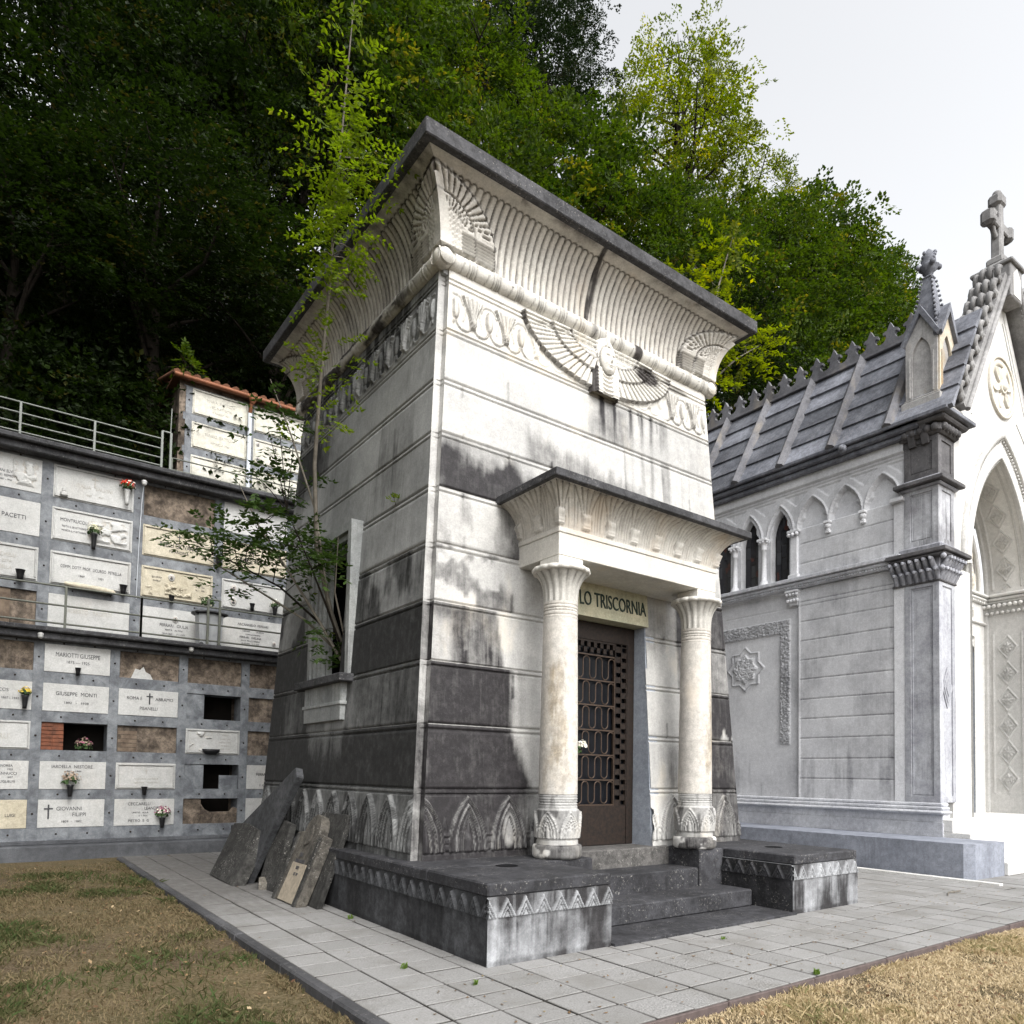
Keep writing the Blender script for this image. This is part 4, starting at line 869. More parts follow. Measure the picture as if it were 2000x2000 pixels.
# --- tier one
F = 'ink'
def t1(k, r): return T1X + k * T1P, T1Z[r]
w, h = T1W, T1H
for k in range(-4, 4):
    for r in range(5):
        x0, z1 = t1(k, r)
        if x0 > 1.5: continue
        key = (k, r)
        if key in ((-1, 0), (1, 0), (2, 0), (3, 0), (3, 1), (3, 2), (1, 2)):
            p = mudpanel(x0, z1, w, h, Y1, 'mudpatch')
            if key == (1, 0):
                m = MB(); m.prism([(0, 0), (.38, 0), (.33, .10), (.25, .14), (.21, .24), (.15, .17), (.07, .19), (.03, .08)], (x0 + .2, Y1 + .05, z1 - h + .003), UX, VZ, NY, .008); m.build('lime_patch', M['white'], p)
            if key == (1, 2):
                m = MB(); [m.box((x0 + .02 + (i % 2) * .05, Y1 + .045, z1 - h + .02 + i * .08), (x0 + .34, Y1 + .0499, z1 - h + .085 + i * .08)) for i in range(5)]; m.build('brick_patch', M['mud'], p)
        elif key in ((2, 1), (2, 3), (2, 4), (0, 2)):
            opencell(x0, z1, w, h, Y1)
            if key == (2, 1): stained_box('loose_slab', (x0, Y1 + .02, z1 - h), (x0 + .33, Y1 + .07, z1), M['bardiglio'], NW)
            if key == (2, 3):
                stained_box('loose_slab', (x0, Y1 + .02, z1 - h), (x0 + .36, Y1 + .07, z1), M['bardiglio'], NW); stained_box('loose_slab', (x0 + .67, Y1 + .05, z1 - h), (x0 + w, Y1 + .10, z1 - .22), M['bardiglio'], NW)
            if key == (2, 4):
                m = MB(); m.box((x0, Y1 + .03, z1 - h), (x0 + .33, Y1 + .08, z1)); m.build('plaster_panel', M['mudpatch'], NW)
                m = MB(); m.prism([(0, 0), (.70, 0), (.70, .30), (.62, .33), (.55, .24), (.18, .23), (.07, .29), (0, .40)], (x0 + .335, Y1 + .08, z1 - h), UX, VZ, NY, .05); m.build('plaster_panel', M['mudpatch'], NW)
            if key == (0, 2):
                m = MB()
                for i in range(7):
                    for j in range(2):
                        if j == 1 and i > 5: continue
                        m.box((x0 + .0 + j * .175 + (i % 2) * .0, Y1 + .03 + .006 * ((i * 3 + j) % 3), z1 - h + .003 + i * .071), (x0 + .168 + j * .175, Y1 + .14, z1 - h + .062 + i * .071), .004)
                m.box((x0, Y1 + .05, z1 - h), (x0 + .34, Y1 + .13, z1 - .003)); m.build('brick_infill', M['brick'], NW)
        else:
            fr = {(-1, 2): .02, (1, 3): .03, (2, 2): .022}.get(key, 0)
            mat = IV if key in ((-1, 4),) else WH
            s = slab_part(x0, z1, w, h, Y1, mat, fr)
            c = x0 * 0 + w / 2
            if key == (0, 0): let(s, Y1, x0, z1, [("MARIOTTI GIUSEPPE", c, .22, .115, .68), ("1875 — 1925", c, .335, .075, .9)], F)
            if key == (0, 1): let(s, Y1, x0, z1, [("GIUSEPPE  MONTI", c, .21, .10, .82), ("1892   -   1938", c, .36, .06, 1.1)], F)
            if key == (1, 1):
                let(s, Y1, x0, z1, [("ROMA E", c - .25, .20, .09, .82), ("ABRAMO", c + .27, .20, .09, .86), ("PISANELLI", c + .0, .39, .09, .8)], F); cross_part(s, Y1, x0 + c + .01, z1 - .17, .22)
            if key == (0, 3): let(s, Y1, x0, z1, [("IARDELLA  NESTORE", c - .02, .12, .082, .85), ("1865   1944", c, .195, .052, 1)], F)
            if key == (1, 3): cross_part(s, Y1, x0 + c, z1 - .17, .10, 'faded'); let(s, Y1, x0, z1, [("Amalia Rosi ved. Nicoli", c, .32, .05, .9), ("Luglio 1924  -  Marzo 1961", c, .39, .045, .9)], 'faded')
            if key == (0, 4): let(s, Y1, x0, z1, [("GIOVANNI", c - .04, .20, .10, .82), ("FILIPPI", c + .12, .31, .10, .82), ("1809  -  1882", c, .42, .055, 1.1)], F); cross_part(s, Y1, x0 + .16, z1 - .22, .26)
            if key == (1, 4): let(s, Y1, x0, z1, [("CECCARELLI", c - .1, .12, .082, .85), ("LEANDRO", c + .14, .205, .082, .8), ("UNITO   ALLA", c - .08, .275, .045, 1), ("E  I  FIGLI", c - .02, .335, .04, 1), ("PIETRO  E  G", c - .1, .44, .072, .9)], F)
            if key == (-1, 1): let(s, Y1, x0, z1, [("PARRUCCIS", c, .20, .085, .8), ("1867 - 1942", c + .2, .33, .055, 1)], F)
            if key == (-1, 2): let(s, Y1, x0, z1, [("SANCRU'", c, .33, .14, .8)], 'faded')
            if key == (-1, 3): let(s, Y1, x0, z1, [("ANDREA", c + .18, .11, .06, .9), ("1925", c + .25, .17, .045, 1), ("VANNUCCI", c + .2, .25, .065, .9), ("1827", c + .25, .31, .045, 1), ("GUGLIELMI", c + .2, .39, .06, .9)], F)
            if key == (-1, 4): let(s, Y1, x0, z1, [("LUIGI", c + .28, .30, .08, .8)], F)
            if key == (3, 3): let(s, Y1, x0, z1, [("FERRARI", c - .2, .22, .085, .8), ("E  O", c - .2, .44, .06, .9)], F)
            if key == (2, 2):
                relief_part(s, x0 + .08, x0 + .5, z1 - .20, z1 - .04, Y1, WH, 5, .035); relief_part(s, x0 + .06, x0 + .33, z1 - .46, z1 - .24, Y1, WH, 9, .03)
                let(s, Y1, x0, z1, [("Vasco", .75, .12, .06, .9), ("di anni venti", .75, .20, .045, .9), ("padre e madre", .75, .27, .045, .9), ("nel dolore", .75, .34, .045, .9), ("1908 - 1928", .75, .41, .045, .9)], 'faded')
def bands(Y, XS, XE, x0, p, w, zt, h, zb, ztop):
    """posts and rails of the marble grid, each a bar with bronze studs"""
    k0 = math.floor((XS - x0) / p)
    for k in range(k0, 30):
        a = x0 + k * p + w; b = x0 + (k + 1) * p
        if a > XE: break
        m = MB(); m.box((a, Y - .004, zb), (b, Y + .5, ztop), .004); bar = m.build('marble_post', M['bardiglio'], NW)
        m = MB()
        for z1 in zt: m.ball(((a + b) / 2, Y - .008, z1 - h / 2), .018, 6)
        m.build('stud', M['bronze'], bar)
    edges = [ztop] + [z for z1 in zt for z in (z1, z1 - h)] + [zb]
    for i in range(0, len(edges), 2):
        z1, z0 = edges[i], edges[i + 1]
        if z1 - z0 < .01: continue
        k = k0
        m = MB(); m.box((XS, Y - .0, z0), (XE, Y + .5, z1), .004); bar = m.build('marble_rail', M['bardiglio'], NW)
        m = MB()
        for k in range(k0, 30):
            for q in (.28, .75):
                x = x0 + k * p + w * q
                if XS < x < XE: m.ball((x, Y - .004, (z0 + z1) / 2), .017, 6)
        m.build('stud', M['bronze'], bar)
bands(Y1, -7.4, 2.4, T1X, T1P, T1W, T1Z, T1H, .27, 3.90)
m = MB(); m.box((-7.4, 9.02, -.1), (9, Y1 + .02, .20), .02); m.box((-7.4, Y1 - .05, .20), (9, Y1 + .5, .27), .01); m.build('base_ledge', M['ledge'], NW)
m = MB(); m.box((2.4, Y1 - .01, .2), (9, Y1 + .6, 3.9)); m.box((-7.4, Y1 + .95, 0), (9, Y1 + 1.4, 3.9)); m.build('rubble_wall', M['mudpatch'], NW)
m = MB(); m.box((-7.4, 9.12, 3.90), (9, Y2 + .2, 4.03), .02); m.box((-7.4, 9.02, 4.03), (9, Y2 + .2, 4.12), .02); m.build('walkway_slab', M['slab'], NW)
# --- tier two
w, h = T2W, T2H
for k in range(-3, 4):
    for r in range(4):
        x0 = T2X + k * T2P; z1 = T2Z[r]; c = w / 2; key = (k, r)
        if key in ((1, 0), (-1, 3)):
            p = mudpanel(x0, z1, w, h, Y2, 'mudpatch')
            if key == (-1, 3): stained_box('loose_slab', (x0 + .2, Y2 + .03, z1 - h), (x0 + .95, Y2 + .048, z1), M['mud'], NW)
            continue
        mat = IV if key in ((1, 1), (1, 2), (2, 1)) else WH
        fr = {(1, 1): .035, (2, 1): .035, (0, 2): .035, (1, 2): .03, (0, 0): .03, (0, 1): .03, (-1, 2): .035, (2, 2): .025}.get(key, 0)
        s = slab_part(x0, z1, w, h, Y2, mat, fr)
        if key == (-1, 0): relief_part(s, x0 + .9, x0 + w - .05, z1 - .55, z1 - .08, Y2, WH, 21); let(s, Y2, x0, z1, [("MAGGIANI ELVIRA", .75, .36, .075, .75), ("VED. REMEDI", .8, .44, .06, .8), ("1867 - 1944", .8, .51, .05, .8)], F)
        if key == (0, 0): cross_part(s, Y2, x0 + c, z1 - .20, .22, 'faded'); let(s, Y2, x0, z1, [("ITALIA   SALVINI", c, .36, .10, .85), ("1869      1941", c, .50, .055, 1)], 'faded')
        if key == (-1, 1): let(s, Y2, x0, z1, [("DI  PACETTI", c + .2, .36, .115, .85)], F)
        if key == (0, 1):
            relief_part(s, x0 + .58, x0 + w - .08, z1 - .56, z1 - .08, Y2, WH, 31, .035); let(s, Y2, x0, z1, [("MONTRUCOLI", .36, .25, .09, .78), ("NATA IL 28 OTTOBRE", .36, .36, .05, .8), ("MORTA IL 9 OTTOBRE", .36, .44, .05, .8)], F)
        if key == (1, 1): let(s, Y2, x0, z1, [("1850", .42, .20, .055, 1), ("1927", .95, .20, .055, 1), ("BISELLI GIOVANNI", c, .39, .135, .66), ("FU ANDREA", c, .50, .085, .8)], F); cross_part(s, Y2, x0 + c, z1 - .18, .16)
        if key == (2, 1): let(s, Y2, x0, z1, [("BISELLI ANDREA", c, .42, .13, .66)], F); cross_part(s, Y2, x0 + c - .05, z1 - .22, .16)
        if key == (-1, 2): let(s, Y2, x0, z1, [("CICCHELLI", c + .15, .25, .10, .8), ("ZITA", c + .2, .36, .07, 1), ("MARIELLA", c + .12, .48, .09, .8)], 'faded')
        if key == (0, 2): let(s, Y2, x0, z1, [("COMM. DOTT. PROF.  LICURGO  PETRELLA", c, .30, .085, .62), ("1869              1931", c, .44, .055, 1)], F)
        if key == (1, 2):
            relief_part(s, x0 + .42, x0 + .95, z1 - .56, z1 - .25, Y2, IV, 41, .05); relief_part(s, x0 + .06, x0 + .22, z1 - .58, z1 - .4, Y2, IV, 43); photo_part(s, Y2, x0 + .55, z1 - .17, .06)
            let(s, Y2, x0, z1, [("QUI RIPOSA", .28, .22, .045, .8), ("ANGELO", .28, .29, .045, .8), ("N. 22  1904", 1.1, .30, .045, .8), ("M. 11  1930", 1.1, .37, .045, .8)], F)
        if key == (2, 2): photo_part(s, Y2, x0 + .24, z1 - .19, .075); photo_part(s, Y2, x0 + .24, z1 - .47, .075)
        if key == (0, 3): let(s, Y2, x0, z1, [("ALBERTO   PAGETTI", c, .33, .115, .72)], 'faded')
        if key == (1, 3): photo_part(s, Y2, x0 + .65, z1 - .20, .06); let(s, Y2, x0, z1, [("FERRARI   GIULIA", .63, .37, .09, .78), ("NATA   ALTINI", .63, .45, .05, 1), ("20-9-1869      7-1-1937", .63, .53, .05, .9)], F)
        if key == (2, 3):
            m = MB(); m.box((x0, Y2 - .03, z1 - .20), (x0 + w, Y2 - .0125, z1 - .185)); m.build('moulding', WH, s); photo_part(s, Y2, x0 + 1.13, z1 - .47, .045)
            let(s, Y2, x0, z1, [("ARCANGELO  FERRARI", c, .14, .075, .85), ("CARRARA            LA SPEZIA", c, .27, .042, .9), ("CON LA MAMMA", c, .34, .042, 1), ("FERRARI   EVELINA", c - .05, .415, .065, .85), ("NATA  PELLICCHINELLI", c - .05, .48, .042, .9), ("22-10-1894    11-7-1977", c - .05, .54, .042, .9)], F)
bands(Y2, -7.4, 3.0, T2X, T2P, T2W, T2Z, T2H, 4.18, 7.42)
m = MB(); m.box((3.0, Y2, 4.1), (9, Y2 + .5, 7.4)); m.box((-7.4, Y2 + .5, 4.1), (9, Y2 + .8, 7.4)); m.build('rubble_wall', M['mudpatch'], NW)
m = MB(); m.box((-7.4, Y2 - .03, 4.12), (3.0, Y2 + .3, 4.18), .01); m.build('base_ledge', WH, NW)
m = MB(); m.box((-7.4, 9.62, 7.42), (9, Y3 + .6, 7.56), .02); m.box((-7.4, 9.50, 7.56), (9, Y3 + .6, 7.66), .02); m.build('walkway_slab', M['slab'], NW)
# --- tier three: a block that starts half way along and has a clay tile roof
BL = thing('tomb_block', 'upper block of tombs with terracotta roof edge and white slabs standing on the niche wall', 'tomb block', (1.5, 10.8, 7.66))
m = MB(); m.box((-.41, Y3 + .012, 7.66), (3.4, Y3 + 1.8, 10.06)); m.build('block_wall', M['mudpatch'], BL)
NWsave = NW; NW = BL
w, h = T3W, T3H
for k in range(0, 3):
    for r in range(3):
        x0 = T3X + k * T3P; z1 = T3Z[r]; s = slab_part(x0, z1, w, h, Y3, M['ivory2'] if 'ivory2' in M else WH, .03 if k < 2 else 0); c = w / 2
        if key and k == 0 and r == 0: let(s, Y3, x0, z1, [("MARIA  BATTONI", c, .22, .09, .85), ("VED. MATTEONI", c, .34, .075, .85), ("15 MARZO 1951", c, .45, .06, .9)], 'faded')
        if k == 0 and r == 1: let(s, Y3, x0, z1, [("SERGIO  BATTONI", c, .25, .09, .85), ("18 MARZO 1960", c, .40, .065, .9)], 'faded')
        if k == 1 and r == 1: cross_part(s, Y3, x0 + .5, z1 - .16, .14, 'ink'); let(s, Y3, x0, z1, [("FRANCESCO  MUSETTI", c, .32, .085, .75), ("1872      1959", c, .43, .05, 1)], F); photo_part(s, Y3, x0 + .1, z1 - .45, .045); photo_part(s, Y3, x0 + .1, z1 - .12, .04)
        if k == 1 and r == 2: photo_part(s, Y3, x0 + .95, z1 - .3, .045)
bands(Y3, -.33, 3.4, T3X, T3P, T3W, T3Z, T3H, 7.8, 9.96)
m = MB()
for i in range(20): 
    x = -.5 + i * .20; m.tube([(x, 10.32, 10.10), (x, 12.4, 10.75)], .075, 8)
m.box((-.55, 10.34, 10.05), (3.5, 12.4, 10.09)); m.build('tile_roof', M['tileclay'], BL)
m = MB(); m.tube([(-.55, 10.33, 10.06), (3.5, 10.33, 10.06)], .055, 10); m.tube([(1.06, 10.33, 10.05), (1.04, 10.36, 9.88), (1.04, 10.42, 9.72)], .04, 8); m.lathe([(.04, -.1), (.085, 0), (.085, .03)], (1.06, 10.33, 10.0), 10); m.build('gutter', M['rust'], BL)
m = MB(); m.tube([(1.04, 10.43, 9.72), (1.04, 10.43, 7.66)], .045, 10); m.build('drain_pipe', M['pipe'], BL)
NW = NWsave
# --- railings
def railing(name, label, posts, z0, z1, y, mids, mat, r=.018, double=None):
    t = thing(name, label, 'railing', ((posts[0] + posts[-1]) / 2, y, z0), 'walkway railings on the niche wall')
    for x in posts:
        m = MB(); m.box((x - .02, y - .02, z0), (x + .02, y + .02, z1), .004); m.build('post', mat, t)
    for z in [z1] + mids:
        m = MB(); m.tube([(posts[0], y, z), (posts[-1], y, z)], r, 8); m.build('rail', mat, t)
    if double:
        for x in double:
            m = MB(); m.box((x - .022, y - .022, z0), (x + .022, y + .022, z1 + .16), .004); m.build('post', mat, t)
        m = MB(); m.tube([(double[0], y, z1 + .16), (double[1], y, z1 + .16)], .02, 8); m.build('rail', mat, t)
railing('railing', 'pale metal railing along the top walkway, left of the upper block', [-6.6, -5.45, -4.32, -3.19, -2.03, -.87], 7.66, 8.25, 9.55, [8.05, 7.86, 7.70], M['ironlight'], .016, (-.87, -.71))
railing('railing', 'dark railing in front of the upper block slabs', [-.55, .75, 1.98, 3.2], 7.66, 8.20, 10.30, [7.95], M['iron'], .016)
railing('railing', 'grey green railing along the middle walkway above the lower niches', [-6.1, -4.85, -3.62, -2.41, -1.19], 4.12, 4.88, 9.08, [4.53, 4.20], M['iron'], .018)
railing('railing', 'right stretch of middle walkway railing beyond the double post', [-1.19, .22, 1.5, 2.6], 4.12, 4.88, 9.08, [4.53, 4.20], M['iron'], .018, (.0, .22))
m = MB(); m.tube([(-.72, 9.6, 7.66), (-.71, 9.6, 8.6), (-.70, 9.62, 8.95)], .012, 6); tag(m.build('thin_pole', M['ironlight']), 'thin pale pole rising beside the railing end at the upper block', 'pole')
# --- bin on the middle walkway
t = thing('waste_bin', 'grey metal bin lined with a black bag on the middle walkway', 'waste bin', (.12, 9.45, 4.12))
m = MB(); m.hexa([(-.10, 9.28, 4.14), (.31, 9.28, 4.14), (.31, 9.60, 4.14), (-.10, 9.60, 4.14)], [(-.13, 9.26, 4.80), (.34, 9.26, 4.80), (.34, 9.62, 4.80), (-.13, 9.62, 4.80)]); m.build('bin_body', M['greybin'], t)
m = MB()
pts = []
for i in range(25):
    a = 2 * math.pi * i / 24; pts.append((.105 + (.27 + .03 * math.sin(a * 5)) * np.sign(math.cos(a)) * min(1, abs(math.cos(a)) * 1.6) , 9.44 + .20 * np.sign(math.sin(a)) * min(1, abs(math.sin(a)) * 1.6), 4.80 + .02 * math.sin(a * 3)))
m.tube(pts, .035, 6); m.box((-.12, 9.27, 4.70), (.33, 9.61, 4.81)); m.build('bin_bag', M['plastic'], t)
for x in (-.06, .27): m = MB(); m.ball((x, 9.3, 4.15), .05, 8); m.build('wheel', M['plastic'], t)
# --- lamps, vases, flowers
def petals(n, c, r, size, seed, sz=1.0):
    g = np.random.default_rng(seed); V = []; 
    for i in range(n):
        d = g.normal(size=3); d[2] = abs(d[2]) * sz; d /= np.linalg.norm(d); p = np.array(c) + d * r * g.uniform(.45, 1)
        a = g.normal(size=3); a -= d * a.dot(d) * .7; a /= np.linalg.norm(a); b = np.cross(d, a); s = size * g.uniform(.6, 1.2)
        V += [p - a * s, p - b * s * .7 + d * s * .3, p + a * s, p + b * s * .7 + d * s * .3]
    return np.array(V), np.arange(4 * n).reshape(n, 4)
FM = {}
def fmat(n, c, c2): 
    if n not in FM: FM[n] = plain(n, c, .7, 0, .3, 30, .2, c2, 0)
    return FM[n]
FM['stem'] = plain('flower_leaves', (.05, .09, .03), .7, 0, .4, 30, .2, None, 0)
def bouquet(label, x, y, zc, r, cols, vase=None, vh=.22, seed=1, nl=60):
    t = thing('flower_vase' if vase else 'flower_bunch', label, 'flowers', (x, y, zc - r - vh), 'flowers on the niche wall')
    for i, (nm, c, c2, n) in enumerate(cols):
        V, Q = petals(n, (x, y, zc), r, .026, seed + i); np_mesh('blossoms', V, Q, fmat(nm, c, c2), t)
    V, Q = petals(nl, (x, y, zc - r * .4), r, .035, seed + 9); np_mesh('foliage', V, Q, FM['stem'], t)
    if vase:
        m = MB(); m.lathe([(.001, -vh), (.032, -vh), (.036, -vh * .8), (.05, -.04), (.062, 0), (.055, 0), (.03, -vh * .6)], (x, y, zc - r * .55), 14); m.build('vase', vase, t)
PL, CR = M['plastic'], WH
bouquet('bunch of red and white flowers in a white wall vase on the upper left slab', -1.42, 9.76, 7.21, .15, [('red_petals', (.62, .05, .02), (.45, .02, .01), 120), ('white_petals', (.8, .77, .7), (.7, .66, .55), 45)], CR, .30, 3)
bouquet('cream flowers in a black vase on a carved white slab', -1.95, 9.76, 6.20, .14, [('cream_petals', (.62, .60, .44), (.45, .45, .3), 110)], PL, .30, 13)
bouquet('small yellow flowers in a dark vase beside a name slab', -2.945, 9.22, 2.93, .10, [('yellow_petals', (.75, .58, .10), (.6, .42, .05), 80)], PL, .24, 23, 30)
bouquet('dried brown flowers in a vase below a cream inscription', -2.21, 9.22, 1.38, .17, [('dried_petals', (.30, .22, .16), (.45, .36, .28), 150)], PL, .22, 33)
bouquet('pink and white flowers in a dark vase near the foot of the niches', -.67, 9.22, .74, .16, [('pink_petals', (.40, .16, .22), (.28, .08, .14), 90), ('white_petals', (.8, .77, .7), (.7, .66, .55), 60)], PL, .20, 43)
bouquet('potted green plant standing on the grey bin', .06, 9.42, 5.05, .14, [('green_sprig', (.07, .12, .04), (.04, .08, .03), 60)], None, .0, 53, 60)
bouquet('white and green flowers near the end of the middle walkway', 1.52, 9.74, 5.28, .12, [('white_petals', (.8, .77, .7), (.7, .66, .55), 60)], PL, .18, 63)
x0, z1 = t1(0, 2); bouquet('heap of faded flowers inside the open brick niche', x0 + .68, 9.55, z1 - .40, .16, [('dried_petals', (.30, .22, .16), (.45, .36, .28), 60), ('pink_petals', (.40, .16, .22), (.28, .08, .14), 30)], None, .0, 73)
def cup(label, x, y, z, sc=1.0):
    t = MB(); t.lathe([(.001, -.09 * sc), (.03 * sc, -.09 * sc), (.035 * sc, -.02 * sc), (.05 * sc, .05 * sc), (.055 * sc, .055 * sc), (.042 * sc, .05 * sc), (.025 * sc, -.05 * sc)], (x, y, z), 14); t.box((x - .015, y + .03, z - .05), (x + .015, y + .16, z - .03))
    tag(t.build('wall_vase', PL), label, 'vase', 'small black wall vases')
cup('small empty black vase under the slab dated 1875', -2.164, 9.23, 3.386); cup('grey black vase below the slab with a faint cross', -.999, 9.23, 1.194, 1.1)
cup('black wall vase on the left edge of the middle tier', -3.08, 9.76, 5.14, 1.5); cup('black vase right of the long inscription on middle tier', -1.42, 9.76, 5.14, 1.4); cup('little black vase below the yellowed relief slab', -.553, 9.76, 5.09, 1.1); cup('dark torch shaped vase between two yellowed slabs', .326, 9.76, 6.05, 1.5); cup('little black vase under the slab with two portraits', 1.04, 9.76, 5.17, 1.1)
m = MB(); m.lathe([(.001, -.06), (.08, -.06), (.13, .0), (.14, .05), (.12, .05), (.1, 0)], (.183, 9.24, 1.97), 18, sx=1.25, sy=.6); tag(m.build('flower_trough', PL), 'empty black oval trough under the slab with a carved angel', 'vase')
m = MB(); m.box((-2.52, 9.76, 6.76), (-2.40, 9.88, 6.85), .02); m.box((-2.49, 9.78, 6.85), (-2.43, 9.84, 6.92), .01); tag(m.build('candle_holder', WH), 'small white candle holder fixed to the upper left slab', 'candle holder')
m = MB(); m.tube([(-2.4, 9.74, 5.09), (-2.2, 9.73, 5.07), (-1.97, 9.72, 5.065), (-1.75, 9.73, 5.05), (-1.56, 9.74, 5.03)], [.03, .06, .05, .06, .03], 10); m.box((-2.38, 9.74, 5.05), (-1.58, 9.87, 5.09), .01); tag(m.build('carved_swag', IV), 'yellowish carved scroll below the long inscription', 'carving')
for i, (x, y, z, lb) in enumerate(((-2.762, 9.10, 3.94, 'round white lamp under the lower ledge, leftmost'), (-.284, 9.10, 3.98, 'round white lamp under the lower ledge between brown niches'), (-1.14, 9.66, 7.30, 'round white lamp under the top ledge by the red flowers'))):
    m = MB(); m.ball((x, y, z), .045, 10); m.lathe([(.05, .02), (.05, .05), (.02, .07)], (x, y, z), 10); tag(m.build('round_lamp', WH), lb, 'lamp', 'round lamps on the niche wall')
m = MB(); m.tube([(-1.14, 9.70, 7.28), (-1.15, 9.80, 7.0), (-1.17, 9.84, 6.0), (-1.18, 9.84, 5.0)], .008, 5); tag(m.build('lamp_cable', M['pipe']), 'thin white cable hanging down beside the brown empty niche', 'cable')
# ---- old gravestones leaning on the mausoleum's plinth
M['stele'] = stone('lichened_stele', (.075, .073, .068), (.032, .031, .029), (.010, .010, .010), grime=.5, lichen=.9, rough=.9, bmp=1.2, rag=1.3)
M['stelelight'] = stone('weathered_stele', (.15, .135, .112), (.085, .078, .068), (.02, .019, .017), grime=.5, lichen=.7, rough=.85, bmp=1.0, rag=1.3)
def leaning(name, label, outline, y0, xb, xt, ht, thick, mat, group='old gravestones leaning on the plinth', extra=None):
    """outline (v along +y, height along the slab); slab leans from (xb, z 0) to (xt, z ht)"""
    ln = math.hypot(xt - xb, ht); V = Vector(((xt - xb) / ln, 0, ht / ln)); U = Vector((0, 1, 0)); N = Vector((-V.z, 0, V.x))
    t = thing(name, label, 'gravestone', (xb, y0, 0), group); P0 = Vector((xb, y0, 0))
    m = MB(); m.prism(outline, P0 - N * thick, U, V, N, thick); o = m.build('stone', mat, t)
    bv = o.modifiers.new('edge', 'BEVEL'); bv.width = .012; bv.segments = 2; bv.limit_method = 'ANGLE'
    if extra: extra(t, P0, U, V, N)
    return t
leaning('gravestone', 'broad rough black slab with lichen leaning lowest at the left', [(0, 0), (1.28, .02), (1.24, .45), (1.27, .86), (.6, .90), (.05, .84), (-.03, .4)], 3.9, -.74, -.40, .78, .17, M['stele'])
leaning('gravestone', 'tall smooth dark slab with pale broken edges rising behind the rough one', [(0, 0), (1.55, 0), (1.0, .75), (-.98, 1.68), (-1.10, 1.55), (-.5, .75)], 4.05, -.50, -.20, 1.60, .10, M['plinthdark'])
leaning('gravestone', 'narrow black slab wedged between the tall slab and the pale stele', [(0, 0), (.62, 0), (.62, .98), (0, .92)], 3.12, -.44, -.22, .88, .09, M['stele'])
def stele_extra(t, P0, U, V, N):
    m = MB(); m.prism([(.12, .02), (.66, .02), (.62, .50), (.16, .50)], P0 + N * .001, U, V, N, .008); m.build('worn_panel', plain('bare_pale_stone', (.36, .31, .24), .8, 0, .35, 18, .2, None, .4), t)
    lettering([("QUI", -.44, .58, .075, .8), ("ROSA  BAZZI", -.40, .50, .07, .7), ("1872", -.40, .42, .06, .9), ("DI  PP", -.38, .34, .06, .9)], P0 + N * .010, -U, V, N, M['ink'], t, .002)
    m = MB(); c = P0 + U * .43 + V * .86 + N * .0
    pts = [(.10 * math.cos(a) , .13 * math.sin(a)) for a in np.linspace(0, 2 * math.pi, 21)[:-1]]
    m.prism(pts, c + N * .001, U, V, N, .022); m.build('carved_oval', M['stelelight'], t)
    m = MB()
    for sd in (.02, .76): m = MB(); m.prism([(sd, .0), (sd + .08, .0), (sd + .07, .86), (sd + .01, .86)], P0 + N * .001, U, V, N, .02); m.build('side_moulding', M['stele'], t)
arc = [(.43 + .24 * math.cos(a), .90 + .24 * math.sin(a)) for a in np.linspace(0, math.pi, 15)]
leaning('gravestone', 'pale round topped stele with worn inscription leaning in front', [(0, 0), (.86, 0), (.88, .88), (.70, .90)] + arc + [(.16, .90), (-.02, .88)], 1.86, -.56, -.22, .88, .13, M['stelelight'], extra=stele_extra)
leaning('gravestone', 'plain grey slab standing behind the round topped stele', [(0, 0), (.88, 0), (.88, 1.15), (0, 1.15)], 1.62, -.40, -.02, 1.10, .07, M['stele'])
m = MB()
rr = random.Random(5)
m.prism([(0, 0), (.36, .03), (.40, .10), (.2, .15), (.05, .09)], (-.42, 3.35, .0), (.3, .95, 0), (0, 0, 1), (-.95, .3, 0), .12); tag(m.build('broken_stone', M['stelelight']), 'small broken stone piece on the tiles between the gravestones', 'stone')
# ================================================================ the gothic chapel on the right
CH = thing('gothic_chapel', 'pale marble gothic chapel with steep stone roof, pinnacle and crocketed gable', 'chapel', (13.4, 4, 0))
XW = 10.5; CC = 13.40; YB = 8.6
def hw_arch(c, hw, zs, za, n=14):
    H = za - zs; Rr = (hw * hw + H * H) / (2 * hw); a1 = math.acos(max(-1, min(1, (Rr - hw) / Rr)))
    L = [(c - hw + Rr - Rr * math.cos(a1 * i / n), zs + Rr * math.sin(a1 * i / n)) for i in range(n + 1)]
    return L + [(2 * c - u, z) for u, z in L[::-1][1:]]
def arch_m(a, v, hw, H):
    """<1 inside a pointed arch of half width hw and height H above its springing"""
    Rr = (hw * hw + H * H) / (2 * hw); return np.where(v < 0, np.abs(a) / hw, (np.hypot(np.abs(a) + Rr - hw, v) - Rr) / hw + 1)
APX = [.615, 1.408, 2.172, 2.977, 3.802, 4.60, 5.40]
M['chapelstar'] = M['chapel']
